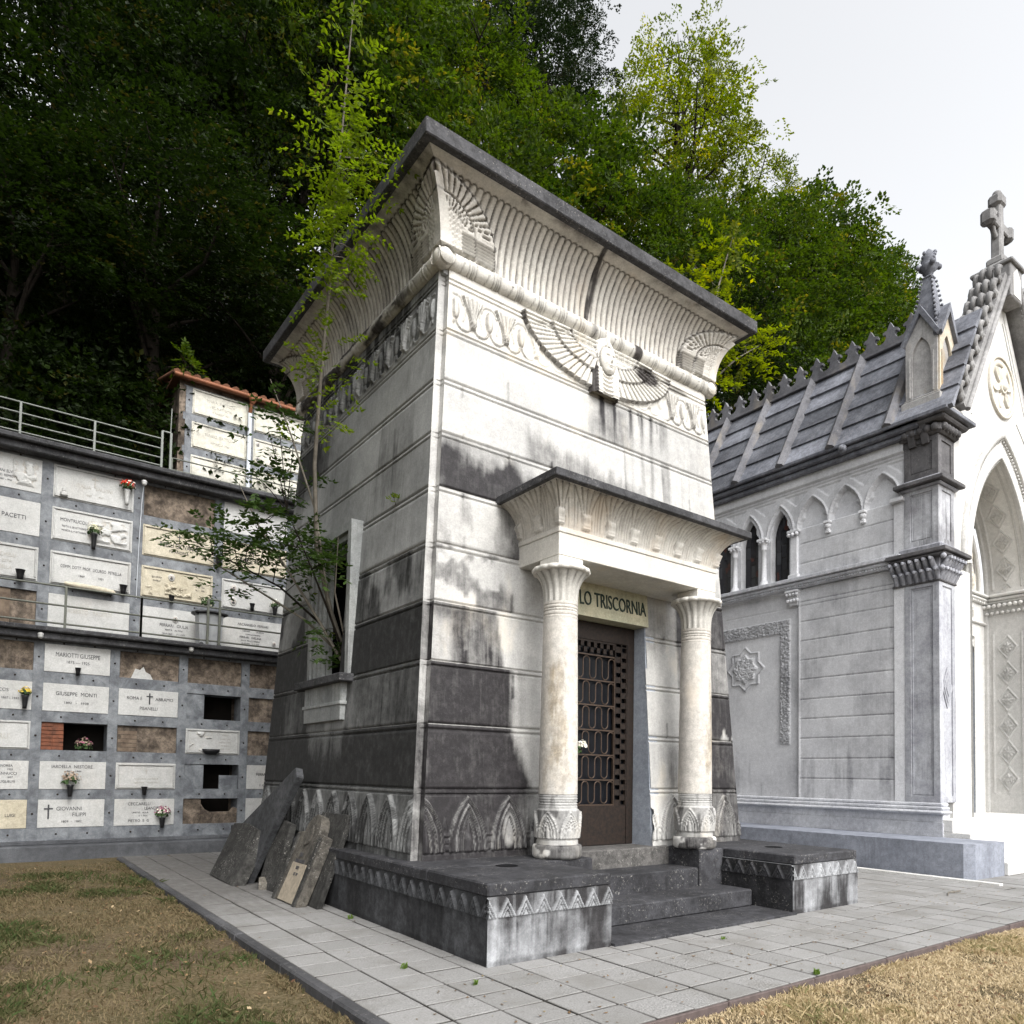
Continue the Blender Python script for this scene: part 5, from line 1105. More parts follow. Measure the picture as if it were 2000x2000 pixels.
def side_h(y, z):
    h = 0 * y
    # course joints on the near bay
    near = y < 2.47
    for zj in np.arange(1.62, 7.0, .425): h = h - .012 * (np.abs(z - zj) < .008) * near * ((z < 5.7) | (z > 5.95))
    h = h - .012 * (np.abs(z - 5.36) < .012)
    # plane of the far bay, corner bead
    h = h - .05 * (y > 2.52) * (z < 5.72) + .012 * (np.abs(y - 2.50) < .03) * (z < 5.72)
    # framed panel with eight pointed star
    n = vnoise(y * 26, z * 26, 5); n2 = vnoise(y * 14 + 3, z * 14, 6); scroll = .026 * sstep(.35, .6, np.abs(np.sin(n * 9 + n2 * 6)))
    fr = ((y > 2.757) & (y < 3.0) & (z > 2.365) & (z < 5.12)) | ((y > 2.757) & (y < 5.4) & (z > 4.83) & (z < 5.12)) | ((y > 5.16) & (y < 5.4) & (z > 2.365) & (z < 5.12))
    ed = np.minimum.reduce([np.abs(y - 2.757), np.abs(y - 5.4), np.abs(z - 5.12)])
    h = h + fr * (.012 + scroll)
    a, b = y - 3.95, z - 4.13; s = np.minimum(np.maximum(np.abs(a), np.abs(b)), (np.abs(a) + np.abs(b)) / 1.4142)
    h = h + .035 * ((s < .375) & (s > .335)) + .012 * (s <= .335) - .02 * ((s < .345) & (s > .33)) + (s < .25) * (.01 + scroll)
    # string mouldings under the window sills
    h = h + .03 * ((z > 5.70) & (z < 5.73))
    # blind arcade
    for i, yc in enumerate(APX):
        if i >= 3 and i <= 5: continue
        A, v = y - yc, z - 7.08; m = arch_m(A, v, .352, .62)
        ins = (m < 1) & (v > -.02) if i < 3 else (m < 1) & (z > 5.98)
        cusp = .14 * np.clip(1 - np.abs(v - .24) / .10, 0, 1)
        ins2 = (m < .90 - cusp)
        h = np.where((v > -.02) & (m < 1.10) & (m >= 1), np.maximum(h, .03), h)
        h = np.where(ins & (v > -.02), np.where(ins2, -.085, -.03), h)
        if i < 2: pass
    for i, yc in enumerate(APX):
        if 3 <= i <= 5:
            A, v = y - yc, z - 7.0; m = arch_m(A, v, .315, .68); h = np.where((v > -.02) & (m < 1.16), np.where(m < 1.05, -.02, .035), h)
    # spandrel sinkings
    for yc in [(.615 + 1.408) / 2, 1.79, 2.575, 3.39, 4.2, .22]:
        A = np.abs(y - yc); v = 7.86 - z; tri = (v > 0) & (v < .26) & (A < .30 - v * 1.15); h = np.where(tri & (A < .30), h - .02, h)
    h = h + .03 * ((z > 7.92) & (z < 7.95)) + .05 * (z > 8.0)
    return h
y = np.unique(np.round(np.concatenate([np.arange(.17, 5.6, .0175), np.arange(5.6, YB, .1)]), 4))[:, None]; z = np.unique(np.round(np.concatenate([np.arange(1.18, 8.2, .0175)]), 4))[None, :]
y = y + 0 * z; z = z + 0 * y; h = side_h(y, z)
hole = np.zeros(y.shape, bool)
for yc in APX[3:6]:
    A, v = y - yc, z - 7.0; cusp = .16 * np.clip(1 - np.abs(v - .24) / .10, 0, 1); hole |= (arch_m(A, v, .25, .60) < 1 - cusp * (v > 0)) & (z > 5.99)
ci = np.floor((z - 1.62) / .425); bj = np.floor(y / .83 + .5 * (ci % 2)); blk = _hash(bj, ci, 23)
n = fbm(y * 1.2, z * .8, 201); nv = fbm(y * 6, z * .6, 204)
st = .30 * sstep(.55, .7, nv) * sstep(1.2, .5, z - 1.3) + .55 * sstep(.9, .2, y) * sstep(.45, .65, nv) * (z < 6) * .6 + .18 * sstep(.5, .65, n) + .5 * (h < -.006) * (np.abs(h + .012) < .004) + .4 * sstep(6.35, 5.9, z) * (z > 5.9) * sstep(.4, .6, nv)
st = st + .16 * (blk - .4) * (y < 2.47)
grid('wall', np.stack([XW - h, y, z], -1), M['chapel'], CH, True, True, {'stain_shade': np.clip(st, 0, 1)}, ~hole)
# window reveals, coloured glass, colonnettes
mt, nt, b, co = newmat('leaded_glass', .25, .5)
br = nt.nodes.new("ShaderNodeTexBrick"); br.inputs['Scale'].default_value = 1; br.inputs['Brick Width'].default_value = .30; br.inputs['Row Height'].default_value = .14; br.inputs['Mortar Size'].default_value = .012; br.inputs['Bias'].default_value = -.4
br.inputs['Color1'].default_value = (.012, .012, .016, 1); br.inputs['Color2'].default_value = (.055, .060, .065, 1); br.inputs['Mortar'].default_value = (.004, .004, .005, 1)
sp = nt.nodes.new("ShaderNodeSeparateXYZ"); cb = nt.nodes.new("ShaderNodeCombineXYZ"); nt.links.new(co, sp.inputs[0]); nt.links.new(sp.outputs['Z'], cb.inputs[0]); nt.links.new(sp.outputs['Y'], cb.inputs[1]); nt.links.new(cb.outputs[0], br.inputs['Vector'])
rd = _ramp(nt, _noise(nt, _map(nt, co, (1, 5, 2.5)), 1, 2), .60, .64); setcol(nt, b, _mix(nt, rd, br.outputs['Color'], (.05, .016, .012))); M['leaded'] = mt
for yc in APX[3:6]:
    w = bpy.data.objects.new('lancet_window', None); COL.objects.link(w); w.parent = CH; w.matrix_parent_inverse = Matrix.Translation(-ROOTLOC[CH]); w.location = (XW, yc, 6); ROOTLOC[w] = Vector((XW, yc, 6))
    m = MB(); m.box((XW + .20, yc - .42, 5.9), (XW + .22, yc + .42, 7.9)); m.build('glass_pane', M['leaded'], w)
    pts = hw_arch(yc, .27, 7.0, 7.62, 12); pts = [(yc - .27, 5.98)] + pts + [(yc + .27, 5.98)]
    vs = []; 
    for u, zz in pts: vs += [(XW + .0, u, zz), (XW + .21, u, zz)]
    m = MB(); m.add(vs, [(2 * i, 2 * i + 1, 2 * i + 3, 2 * i + 2) for i in range(len(pts) - 1)], False); m.build('reveal', M['chapel'], w)
def colonnette(yc, z0, z1, r):
    m = MB(); m.lathe([(r * 1.9, 0), (r * 1.9, .04), (r * 1.5, .07), (r * 1.6, .09), (r, .13), (r * .95, z1 - z0 - .26), (r * 1.2, z1 - z0 - .25), (r * 1.05, z1 - z0 - .22), (r * 1.3, z1 - z0 - .12), (r * 2.0, z1 - z0 - .06)], (XW - .03, yc, z0), 14)
    m.box((XW - .03 - r * 2.1, yc - r * 2.1, z1 - .06), (XW - .03 + r * 2.1, yc + r * 2.1, z1), .008)
    for a in range(8):
        t = a * math.pi / 4 + .39; m.ball((XW - .03 + r * 1.9 * math.cos(t), yc + r * 1.9 * math.sin(t), z1 - .085), r * .5, 6)
    m.build('colonnette', M['chapel'], CH)
for yc in (3.39, 4.20): colonnette(yc, 5.97, 7.05, .058)
for yc in (2.60, 4.98):
    m = MB(); m.box((XW - .06, yc - .085, 6.08), (XW + .02, yc + .085, 6.92), .008); m.box((XW - .10, yc - .13, 5.96), (XW + .02, yc + .13, 6.08), .02); m.box((XW - .11, yc - .15, 7.0), (XW + .02, yc + .15, 7.06), .01)
    for i in range(3): m.ball((XW - .10, yc - .1 + i * .1, 6.955), .045, 6)
    m.build('window_pilaster', M['chapel'], CH)
for yc in (1.79, 1.01):
    m = MB(); m.box((XW - .10, yc - .075, 7.0), (XW + .05, yc + .075, 7.06), .012); m.ball((XW - .03, yc, 6.95), .07, 8); m.box((XW - .06, yc - .05, 6.80), (XW + .05, yc + .05, 6.87), .01); m.ball((XW - .02, yc, 6.87), .05, 8); m.build('arcade_corbel', M['chapel'], CH)
m = MB()
m.box((XW - .10, .19, 5.74), (XW + .1, YB, 5.80), .01); m.box((XW - .15, .19, 5.80), (XW + .1, YB, 5.88), .02); m.box((XW - .20, .19, 5.88), (XW + .1, YB, 5.965), .012)
for i in range(70): m.box((XW - .125, .22 + i * .06, 5.765), (XW - .08, .255 + i * .06, 5.797))
m.build('string_course', M['chapel2'] if 'chapel2' in M else M['chapel'], CH)
def leaf_corbel(yc, z, name, w=.16):
    m = MB(); m.box((XW - .14, yc - w, z + .27), (XW + .05, yc + w, z + .32), .01); m.hexa([(XW - .03, yc - w * .6, z), (XW + .05, yc - w * .6, z), (XW + .05, yc + w * .6, z), (XW - .03, yc + w * .6, z)], [(XW - .09, yc - w * .8, z + .27), (XW + .05, yc - w * .8, z + .27), (XW + .05, yc + w * .8, z + .27), (XW - .09, yc + w * .8, z + .27)])
    for i in range(4):
        for j in range(2): m.ball((XW - .07 - j * .03, yc + (i - 1.5) * w * .5, z + .10 + j * .13), .04, 6)
    m.build(name, M['chapel'], CH)
leaf_corbel(2.62, 5.40, 'bracket')
m = MB(); m.box((XW - .16, -.2, 8.20), (XW + .3, YB, 8.30), .02); m.box((XW - .24, -.2, 8.30), (XW + .3, YB, 8.42), .03); m.box((XW - .30, -.2, 8.42), (XW + .3, YB, 8.50), .015); m.build('eaves_cornice', M['roofst'], CH)
m = MB(); m.ball((XW - .30, 1.30, 8.36), .09, 8); m.ball((XW - .40, 1.28, 8.34), .06, 8); m.box((XW - .36, 1.22, 8.36), (XW - .26, 1.38, 8.44), .03); m.build('gargoyle', M['roofst'], CH)
# lower wall: moulded base, pedestal, blue grey plinth
m = MB()
for x, z0, z1, bv in ((.05, 1.13, 1.20, .02), (.10, 1.06, 1.13, .02), (.19, .985, 1.06, .03), (.09, .84, .985, .005), (.12, .575, .84, .006)): m.box((XW - x, -.50 - x * .5, z0), (XW + .2, YB, z1), bv)
m.build('moulded_base', M['chapel2'] if 'chapel2' in M else M['chapel'], CH)
m = MB(); pts = [(9.22, YB), (9.22, -1.40), (9.33, -1.54), (10.41, -1.56), (10.41, -.3), (10.9, -.3), (10.9, YB)]
m.prism([(x, y) for x, y in pts], (0, 0, 0), (1, 0, 0), (0, 1, 0), (0, 0, 1), .578); m.build('plinth', M['base'], CH)
m = MB()
for i in range(4): m.box((10.415, -1.62 + .30 * i, .0 if i == 0 else .0 + .225 * i), (16.4, 1.2, .225 * (i + 1)), .012)
m.build('front_steps', M['front'], CH)
m = MB(); m.box((8.93, -2.05, -.02), (9.05, YB, .035), .006); m.build('edging_strip', M['front'], CH)
# corner buttress
PR = thing  # (buttress parts belong to the chapel)
BY0, BY1, BX0, BX1 = -.48, .17, XW - .03, 11.12
def bbox(name, e, z0, z1, mat, bev=.01, parent=CH, eb=0):
    m = MB(); m.box((BX0 - e, BY0 - e, z0), (BX1 + e, BY1 + e + eb, z1), bev); return m.build(name, mat, parent)
BT = bpy.data.objects.new('corner_buttress', None); COL.objects.link(BT); BT.parent = CH; BT.matrix_parent_inverse = Matrix.Translation(-ROOTLOC[CH]); BT.location = (10.8, -.15, .58); ROOTLOC[BT] = Vector((10.8, -.15, .58))
def buttress_shaft(z0, z1, mat, dia=False, top=.10):
    bbox('shaft', -.022, z0, z1, mat, .004, BT)
    for nm, lo, hi in (('a', (BX0, BY0 + .0), (BX0 + .03, BY1)),):
        pass
    m = MB(); w = .12
    # left face frame
    for y0, y1, a, b_ in ((BY0, BY0 + w, z0, z1), (BY1 - w, BY1, z0, z1), (BY0 + w, BY1 - w, z1 - top, z1), (BY0 + w, BY1 - w, z0, z0 + .12)): m.box((BX0, y0, a), (BX0 + .03, y1, b_), .004)
    m.box((BX0 + .012, BY0 + w + .02, z0 + .14), (BX0 + .03, BY1 - w - .02, z0 + .155)); m.box((BX0 + .012, BY0 + w + .02, z1 - top - .035), (BX0 + .03, BY1 - w - .02, z1 - top - .02)); m.box((BX0 + .012, BY0 + w + .02, z0 + .155), (BX0 + .03, BY0 + w + .035, z1 - top - .035)); m.box((BX0 + .012, BY1 - w - .035, z0 + .155), (BX0 + .03, BY1 - w - .02, z1 - top - .035))
    for x0, x1, a, b_ in ((BX0 + .031, BX0 + .14, z0, z1), (BX1 - .13, BX1, z0, z1), (BX0 + .14, BX1 - .13, z1 - top, z1), (BX0 + .14, BX1 - .13, z0, z0 + .12)): m.box((x0, BY0 - .001, a), (x1, BY0 + .03, b_), .004)
    if dia:
        for r in (.26, .19, .11):
            m.prism([(0, -r * 1.5), (r * .8, 0), (0, r * 1.5), (-r * .8, 0)], ((BX0 + BX1) / 2, BY0 + .02, 3.35), (1, 0, 0), (0, 0, 1), (0, -1, 0), .055 - r * .15)
    m.build('panel_frame', mat, BT)
buttress_shaft(1.2, 5.36, M['pier2'] if 'pier2' in M else M['pier'], True)
m = MB(); m.box((XW - .02, .17, 1.2), (XW + .1, .385, 5.74), .006); m.box((XW - .02, .17, 5.96), (XW + .1, .385, 7.02), .006); m.box((XW - .12, .16, 7.02), (XW + .1, .42, 7.10), .01); m.build('side_strip', M['chapel'], BT)
def leaf_capital(z0, z1, e, rows=2):
    m = MB(); m.box((BX0 - .01, BY0 - .01, z0), (BX1 + .01, BY1 + .2, z1)); hgt = (z1 - z0) / rows
    for r in range(rows):
        for sd in range(2):
            L = (BY1 + .2 - BY0) if sd == 0 else (BX1 - BX0); n = 7 if sd == 0 else 6
            for i in range(n):
                t = (i + .5 * (r % 2) + .1) / (n - .4) * L; o = .02 + .05 * r
                path = [(0, z0 + hgt * r), (.03 + o, z0 + hgt * (r + .5)), (.08 + o, z0 + hgt * (r + .85)), (.12 + o, z0 + hgt * (r + .82)), (.125 + o, z0 + hgt * (r + .66))]
                if sd == 0: P_ = [(BX0 - a, BY0 + t, q) for a, q in path]
                else: P_ = [(BX0 + t, BY0 - a, q) for a, q in path]
                m.tube(P_, [.05, .055, .045, .04, .025], 6)
        m.ball((BX0 - .1 - .05 * r, BY0 - .1 - .05 * r, z0 + hgt * (r + .8)), .055, 7)
    m.build('leaf_capital', M['pier'], BT)
bbox('necking', .03, 5.33, 5.375, M['pierdark'] if 'pierdark' in M else M['pier'], .012, BT, .2); leaf_capital(5.375, 5.78, .1)
bbox('abacus', .17, 5.78, 5.84, M['pierdark'] if 'pierdark' in M else M['pier'], .02, BT, .05); bbox('abacus', .22, 5.84, 5.92, M['pierdark'] if 'pierdark' in M else M['pier'], .012, BT, .05); bbox('abacus', .08, 5.92, 6.05, M['pier'], .03, BT)
buttress_shaft(6.05, 7.18, M['pier3'])
bbox('abacus', .06, 7.16, 7.22, M['pier'], .02, BT); bbox('abacus', .15, 7.22, 7.30, M['pierdark'] if 'pierdark' in M else M['pier'], .012, BT); bbox('abacus', .05, 7.30, 7.36, M['pier'], .02, BT)
buttress_shaft(7.36, 8.14, M['pierdark'] if 'pierdark' in M else M['pier'])
m = MB()
for i in range(5):
    m.ball((BX0 - .09, BY0 + .02 + i * .14, 8.24), .075, 7); m.ball((BX0 + .03 + i * .14, BY0 - .09, 8.24), .075, 7)
for i in range(2): m.hexa([(BX0 - .04, BY0 + .16 + i * .25, 8.0), (BX0, BY0 + .16 + i * .25, 8.0), (BX0, BY0 + .28 + i * .25, 8.0), (BX0 - .04, BY0 + .28 + i * .25, 8.0)], [(BX0 - .17, BY0 + .16 + i * .25, 8.34), (BX0, BY0 + .16 + i * .25, 8.34), (BX0, BY0 + .28 + i * .25, 8.34), (BX0 - .17, BY0 + .28 + i * .25, 8.34)])
m.build('leaf_brackets', M['pierdark'] if 'pierdark' in M else M['pier'], BT)
bbox('cap', .08, 8.14, 8.33, M['pierdark'] if 'pierdark' in M else M['pier'], .04, BT); bbox('cap', .20, 8.33, 8.42, M['pierdark'] if 'pierdark' in M else M['pier'], .03, BT); bbox('cap', .29, 8.42, 8.50, M['roofst'], .012, BT)
# pinnacle
PN = bpy.data.objects.new('pinnacle', None); COL.objects.link(PN); PN.parent = CH; PN.matrix_parent_inverse = Matrix.Translation(-ROOTLOC[CH]); PN.location = (10.75, -.2, 8.5); ROOTLOC[PN] = Vector((10.75, -.2, 8.5))
px, py, ps = 10.77, -.19, .30
m = MB(); m.box((px - .44, py - .44, 8.50), (px + .44, py + .44, 8.72), .05); m.box((px - .38, py - .38, 8.72), (px + .38, py + .38, 8.90), .02); m.box((px - .34, py - .34, 8.90), (px + .34, py + .34, 8.96), .02); m.build('pedestal', M['pinst'] if 'pinst' in M else M['pier'], PN)
m = MB(); m.box((px - ps + .02, py - ps + .02, 8.96), (px + ps - .02, py + ps - .02, 10.25))
m.build('niche_body', M['pinst'] if 'pinst' in M else M['pier'], PN)
for sd, (U, N, O) in enumerate((((0, 1, 0), (-1, 0, 0), (px - ps + .01, py, 0)), ((1, 0, 0), (0, -1, 0), (px, py - ps + .01, 0)))):
    m = MB(); out = [(-ps, 8.96), (ps, 8.96), (ps, 10.12), (0, 10.62), (-ps, 10.12)]; inn = hw_arch(0, .18, 9.70, 10.10, 8)
    inn = [(-.18, 9.05)] + inn + [(.18, 9.05)]
    poly = [(-ps, 8.96)] + [(-.18, 8.96)] + [(-.18, 9.05)] + hw_arch(0, .18, 9.70, 10.10, 8) + [(.18, 9.05), (.18, 8.96), (ps, 8.96), (ps, 10.12), (0, 10.60), (-ps, 10.12)]
    m.prism(poly, O, U, (0, 0, 1), N, .04)
    for s_ in (-.22, .22): m.prism([(s_ - .012, 8.98), (s_ + .012, 8.98), (s_ + .012, 9.75), (s_ - .012, 9.75)], Vector(O) + Vector(N) * .04, U, (0, 0, 1), N, .018)
    m.build('gablet', M['pinwarm'] if 'pinwarm' in M and sd == 1 else M['pinst'] if 'pinst' in M else M['pier'], PN)
    m = MB(); m.prism([(-ps - .07, 10.06), (-ps - .02, 10.0), (0, 10.54), (ps + .02, 10.0), (ps + .07, 10.06), (0, 10.72)], Vector(O) + Vector(N) * -.05, U, (0, 0, 1), N, .16); m.build('gablet_coping', M['roofst'], PN)
m = MB(); m.hexa([(px - .25, py - .25, 10.1), (px + .25, py - .25, 10.1), (px + .25, py + .25, 10.1), (px - .25, py + .25, 10.1)], [(px - .075, py - .075, 11.38), (px + .075, py - .075, 11.38), (px + .075, py + .075, 11.38), (px - .075, py + .075, 11.38)])
for i in range(13):
    t = i / 13; e = .25 - .175 * (t * 1.0); zz = 10.15 + 1.25 * t
    for sx, sy in ((-1, -1), (1, -1), (-1, 1)): m.ball((px + sx * (e + .012), py + sy * (e + .012), zz + .03), .034 - .008 * t, 6)
m.build('spire', M['roofst'], PN)
m = MB(); m.box((px - .10, py - .10, 11.37), (px + .10, py + .10, 11.42), .02); m.lathe([(.06, 0), (.09, .10), (.20, .20), (.17, .22), (.13, .24), (.14, .32), (.12, .42), (.07, .52), (.01, .58)], (px, py, 11.41), 8)
for a in range(4): m.ball((px + .19 * math.cos(a * math.pi / 2 + .78), py + .19 * math.sin(a * math.pi / 2 + .78), 11.62), .055, 6)
for a in range(9): m.ball((px + .11 * math.cos(a * 2.2), py + .11 * math.sin(a * 2.2), 11.72 + a * .022), .04, 5)
m.build('finial', M['roofst'], PN)
# roof: steep left slope of overlapping stone courses, ribs and cresting
RF = bpy.data.objects.new('roof', None); COL.objects.link(RF); RF.parent = CH; RF.matrix_parent_inverse = Matrix.Translation(-ROOTLOC[CH]); RF.location = (11, 3, 8.5); ROOTLOC[RF] = Vector((11, 3, 8.5))
ex, ez, tx, tz = 10.26, 8.48, 11.50, 10.78
sl = Vector((tx - ex, 0, tz - ez)); SL = sl.length; sv = sl / SL; sn = Vector((-sv.z, 0, sv.x))
def roofM(s0, y0, n0): return Vector((ex, 0, ez)) + sv * s0 + Vector((0, y0, 0)) + sn * n0
ribs = [.36 + 1.215 * i for i in range(-1, 7)]
m = MB(); nc = 5
for i in range(nc):
    s0, s1 = SL * i / nc - .03, SL * (i + 1) / nc
    for j in range(len(ribs) - 1):
        y0, y1 = ribs[j] + .005, ribs[j + 1] - .005; k = rr.uniform(-.006, .006)
        b4 = [roofM(s0, y0, -.05), roofM(s0, y1, -.05), roofM(s1, y1, -.05), roofM(s1, y0, -.05)]
        t4 = [roofM(s0, y0, .045 + k), roofM(s0, y1, .045 + k), roofM(s1, y1, .0 + k), roofM(s1, y0, .0 + k)]
        m.hexa(b4, t4)
m.build('roof_slabs', M['roofst'], RF)
for yb in ribs[1:]:
    m = MB(); w = .12
    m.add([roofM(-.04, yb - w, .0), roofM(-.04, yb + w, .0), roofM(-.04, yb + w * .7, .11), roofM(-.04, yb, .16), roofM(-.04, yb - w * .7, .11), roofM(SL - .05, yb - w, .0), roofM(SL - .05, yb + w, .0), roofM(SL - .05, yb + w * .7, .09), roofM(SL + .06, yb, .15), roofM(SL - .05, yb - w * .7, .09)], [(0, 5, 9, 4), (4, 9, 8, 3), (3, 8, 7, 2), (2, 7, 6, 1), (4, 3, 2, 1, 0), (5, 6, 7, 8, 9)])
    m.build('roof_rib', M['roofrib'] if 'roofrib' in M else M['roofst'], RF)
m = MB(); m.box((tx - .10, -.3, tz - .02), (tx + .12, YB, tz + .03), .01)
pit = .437
unit = [(-.2185, 0), (-.2185, .06), (-.10, .085), (-.045, .12), (-.075, .155), (-.12, .16), (-.15, .145), (-.155, .18)]
k = 0
y0 = .05
while y0 < YB:
    c = y0
    pts = [(-pit / 2, 0), (-pit / 2, .12), (-.165, .13), (-.115, .17), (-.09, .24), (-.105, .29), (-.155, .29), (-.165, .335), (-.12, .365), (-.075, .37), (-.045, .43), (0, .52), (.045, .43), (.075, .37), (.12, .365), (.165, .335), (.155, .29), (.105, .29), (.09, .24), (.115, .17), (.165, .13), (pit / 2, .12), (pit / 2, 0)]
    m.prism(pts, (tx + .02, c, tz + .03), (0, -1, 0), (0, 0, 1), (-1, 0, 0), .09); y0 += pit
m.build('ridge_cresting', M['roofrib'] if 'roofrib' in M else M['roofst'], RF)
m = MB(); m.box((tx, .2, tz - .3), (16.8 - (tx - 10), YB, tz)); m.box((11.45, .3, 8.0), (16.2, YB, tz - .3)); m.build('roof_deck', M['roofst'], RF)
# facade with a deep pointed portal
FY, BYW = -.45, .50; AW = 1.50; ZS, ZA = 5.92, 8.47
m = MB(); arch = hw_arch(CC, AW, ZS, ZA, 20)
poly = [(11.06, ZS)] + arch + [(15.75, ZS), (15.75, 8.75), (15.58, 8.75), (CC, 12.25), (11.22, 8.75), (11.06, 8.75)]
m.prism(poly, (0, FY + .5, 0), (1, 0, 0), (0, 0, 1), (0, -1, 0), .5); m.build('gable_wall', M['front'], CH)
m = MB(); m.box((11.06, FY + .002, .9), (CC - AW - .06, BYW, ZS - .2)); m.build('portal_jamb', M['front'], CH)
m = MB(); m.box((CC + AW + .06, FY + .002, .9), (15.75, BYW, ZS - .2)); m.build('portal_jamb', M['front'], CH)
# rose and tracery lines on the gable
m = MB()
def ring_x(c, z, r0, r1, y, d, n=40):
    vs = []; fs = []
    for i in range(n):
        a = 2 * math.pi * i / n
        for r, yy in ((r0, y), (r0, y - d), (r1, y - d), (r1, y)): vs.append((c + r * math.cos(a), yy, z + r * math.sin(a)))
    for i in range(n):
        j = (i + 1) % n
        for k in range(3): fs.append((i * 4 + k, i * 4 + k + 1, j * 4 + k + 1, j * 4 + k))
    m.add(vs, fs, True)
RZ = 10.0; RC = 13.42
ring_x(RC, RZ, .60, .66, FY, .05); ring_x(RC, RZ, .46, .60, FY, .025); ring_x(RC, RZ, .10, .15, FY, .07); m.ball((RC, FY - .03, RZ), .11, 8)
for i in range(6):
    a = i * math.pi / 3 + .26; d = Vector((math.cos(a), 0, math.sin(a))); q = Vector((-d.z, 0, d.x)); c = Vector((RC, FY, RZ)) + d * .31
    vs = [c + d * .19 * math.cos(t) + q * .085 * math.sin(t) + Vector((0, -.05 * (1 if k else .2), 0)) * 1 for k in (0, 1) for t in [2 * math.pi * j / 14 for j in range(14)] ] if 0 else None
    vs = [c + d * .19 * s_ * math.cos(2 * math.pi * j / 14) + q * .09 * s_ * math.sin(2 * math.pi * j / 14) + Vector((0, yy, 0)) for s_, yy in ((1.0, 0), (.92, -.05), (.7, -.03), (.05, -.05)) for j in range(14)]
    m.add(vs, [(k * 14 + j, k * 14 + (j + 1) % 14, k * 14 + 14 + (j + 1) % 14, k * 14 + 14 + j) for k in range(3) for j in range(14)], True)
m.build('rose', M['rosest'] if 'rosest' in M else M['front'], CH)
m = MB()
for q in ((11.62, 8.86), ):
    pass
for s_ in (-1, 1):
    P_ = lambda u, z: (CC + s_ * u, z)
    for (u0, z0), (u1, z1) in (((1.70, 8.98), (.10, 11.75)), ((1.45, 8.98), (.80, 9.45)), ((.72, 10.4), (.12, 11.45))):
        a = Vector((CC + s_ * u0, FY - .006, z0)); b_ = Vector((CC + s_ * u1, FY - .006, z1)); m.tube([a, b_], .014, 5)
m.build('tracery_lines', M['front'], CH)
# hood mould round the arch
def arch_strip(name, hw0, hw1, zs, y, d, mat, dz=0):
    A_ = hw_arch(CC, hw0, zs, ZA + (hw0 - AW) * 1.25, 24); B_ = hw_arch(CC, hw1, zs, ZA + (hw1 - AW) * 1.25, 24); vs = []; fs = []
    for (u, z), (u2, z2) in zip(A_, B_): vs += [(u, y, z), (u, y - d, z), (u2, y - d, z2), (u2, y, z2)]
    for i in range(len(A_) - 1):
        for k in range(3): fs.append((i * 4 + k, i * 4 + 4 + k, i * 4 + 5 + k, i * 4 + k + 1))
    mm = MB(); mm.add(vs, fs, True); return mm
mm = arch_strip('x', AW + .34, AW + .46, ZS, FY, .08, None); 
for u, z in hw_arch(CC, AW + .31, ZS, ZA + .39, 44): mm.ball((u, FY - .02, z), .03, 5)
mm.build('hood_mould', M['hood'] if 'hood' in M else M['front'], CH)
mm = arch_strip('x', AW + .0, AW + .08, ZS, FY, .02, None); mm.build('arch_roll', M['front'], CH)
# intrados and right jamb, with lozenge reliefs
ar = np.array(hw_arch(CC, AW, ZS, ZA, 200)); ar = np.concatenate([[[CC - AW, .9]], [[CC - AW, ZS - .01]], ar, [[CC + AW, ZS - .01]], [[CC + AW, .9]]])
seg = np.concatenate([[0], np.cumsum(np.hypot(*np.diff(ar, axis=0).T))]); tt = np.linspace(0, seg[-1], 900)
ax_ = np.interp(tt, seg, ar[:, 0]); az_ = np.interp(tt, seg, ar[:, 1]); nx = np.gradient(az_, tt); nz = -np.gradient(ax_, tt)
dep = np.linspace(FY, BYW, 70)[None, :]
w_ = dep - (FY + BYW) / 2; tc = np.abs(tt - tt[-1] / 2)[:, None]; arcl = seg[-1] / 2 - (ZS - .9)
pl = .60; kk = np.round((tc - .15) / pl); dv = tc - .15 - kk * pl
loz = np.abs(w_) / .21 + np.abs(dv) / .29
hh = .022 * ((loz < 1) & (loz > .86)) + (loz < .62) * (.03 * np.clip(1 - np.hypot(w_ / .12, dv / .16), 0, 1) + .016 * (np.cos(np.arctan2(w_, dv) * 8) > .2) * (np.hypot(w_, dv) < .12)) + .014 * ((loz < .62) & (loz > .56))
hh = hh + .016 * (np.abs(np.abs(w_) - .30) < .018); mskz = ((az_ > 1.35) & (az_ < 5.0)) | (az_ > 6.02); hh = hh * mskz[:, None]
hh = hh + .04 * (np.abs(w_) > .40)
V_ = np.stack(np.broadcast_arrays(ax_[:, None] + nx[:, None] * hh, dep, az_[:, None] + nz[:, None] * hh), -1)
grid('portal_intrados', V_, M['front'], CH, True, False, {'stain_shade': np.clip(.10 + .25 * (hh > .03) * (np.abs(w_) < .3), 0, 1)})
m = MB()
for x0, x1 in ((CC - AW, CC - .95), (CC + .95, CC + AW + .05)): m.box((x0, BYW, .9), (x1, BYW + .5, 5.74))
m.box((CC - .95, BYW, 4.92), (CC + .95, BYW + .5, 5.74)); lun = hw_arch(CC, AW + .02, ZS - .25, ZA + .02, 18); m.prism([(CC - AW - .02, 5.74)] + lun + [(CC + AW + .02, 5.74)], (0, BYW + .4, 0), (1, 0, 0), (0, 0, 1), (0, -1, 0), .3); m.build('portal_back_wall', M['front'], CH)
mm = MB()
for dz, e in ((5.70, .05), (5.76, .10), (5.84, .14)): mm.box((CC - AW, BYW - e, dz), (CC + AW, BYW + .1, dz + .07), .02); mm.box((CC + AW - e, FY - .02, dz), (CC + AW + .1, BYW - e, dz + .07), .02)
mm.box((CC - AW, BYW - .06, 5.22), (CC + AW, BYW + .1, 5.28), .02)
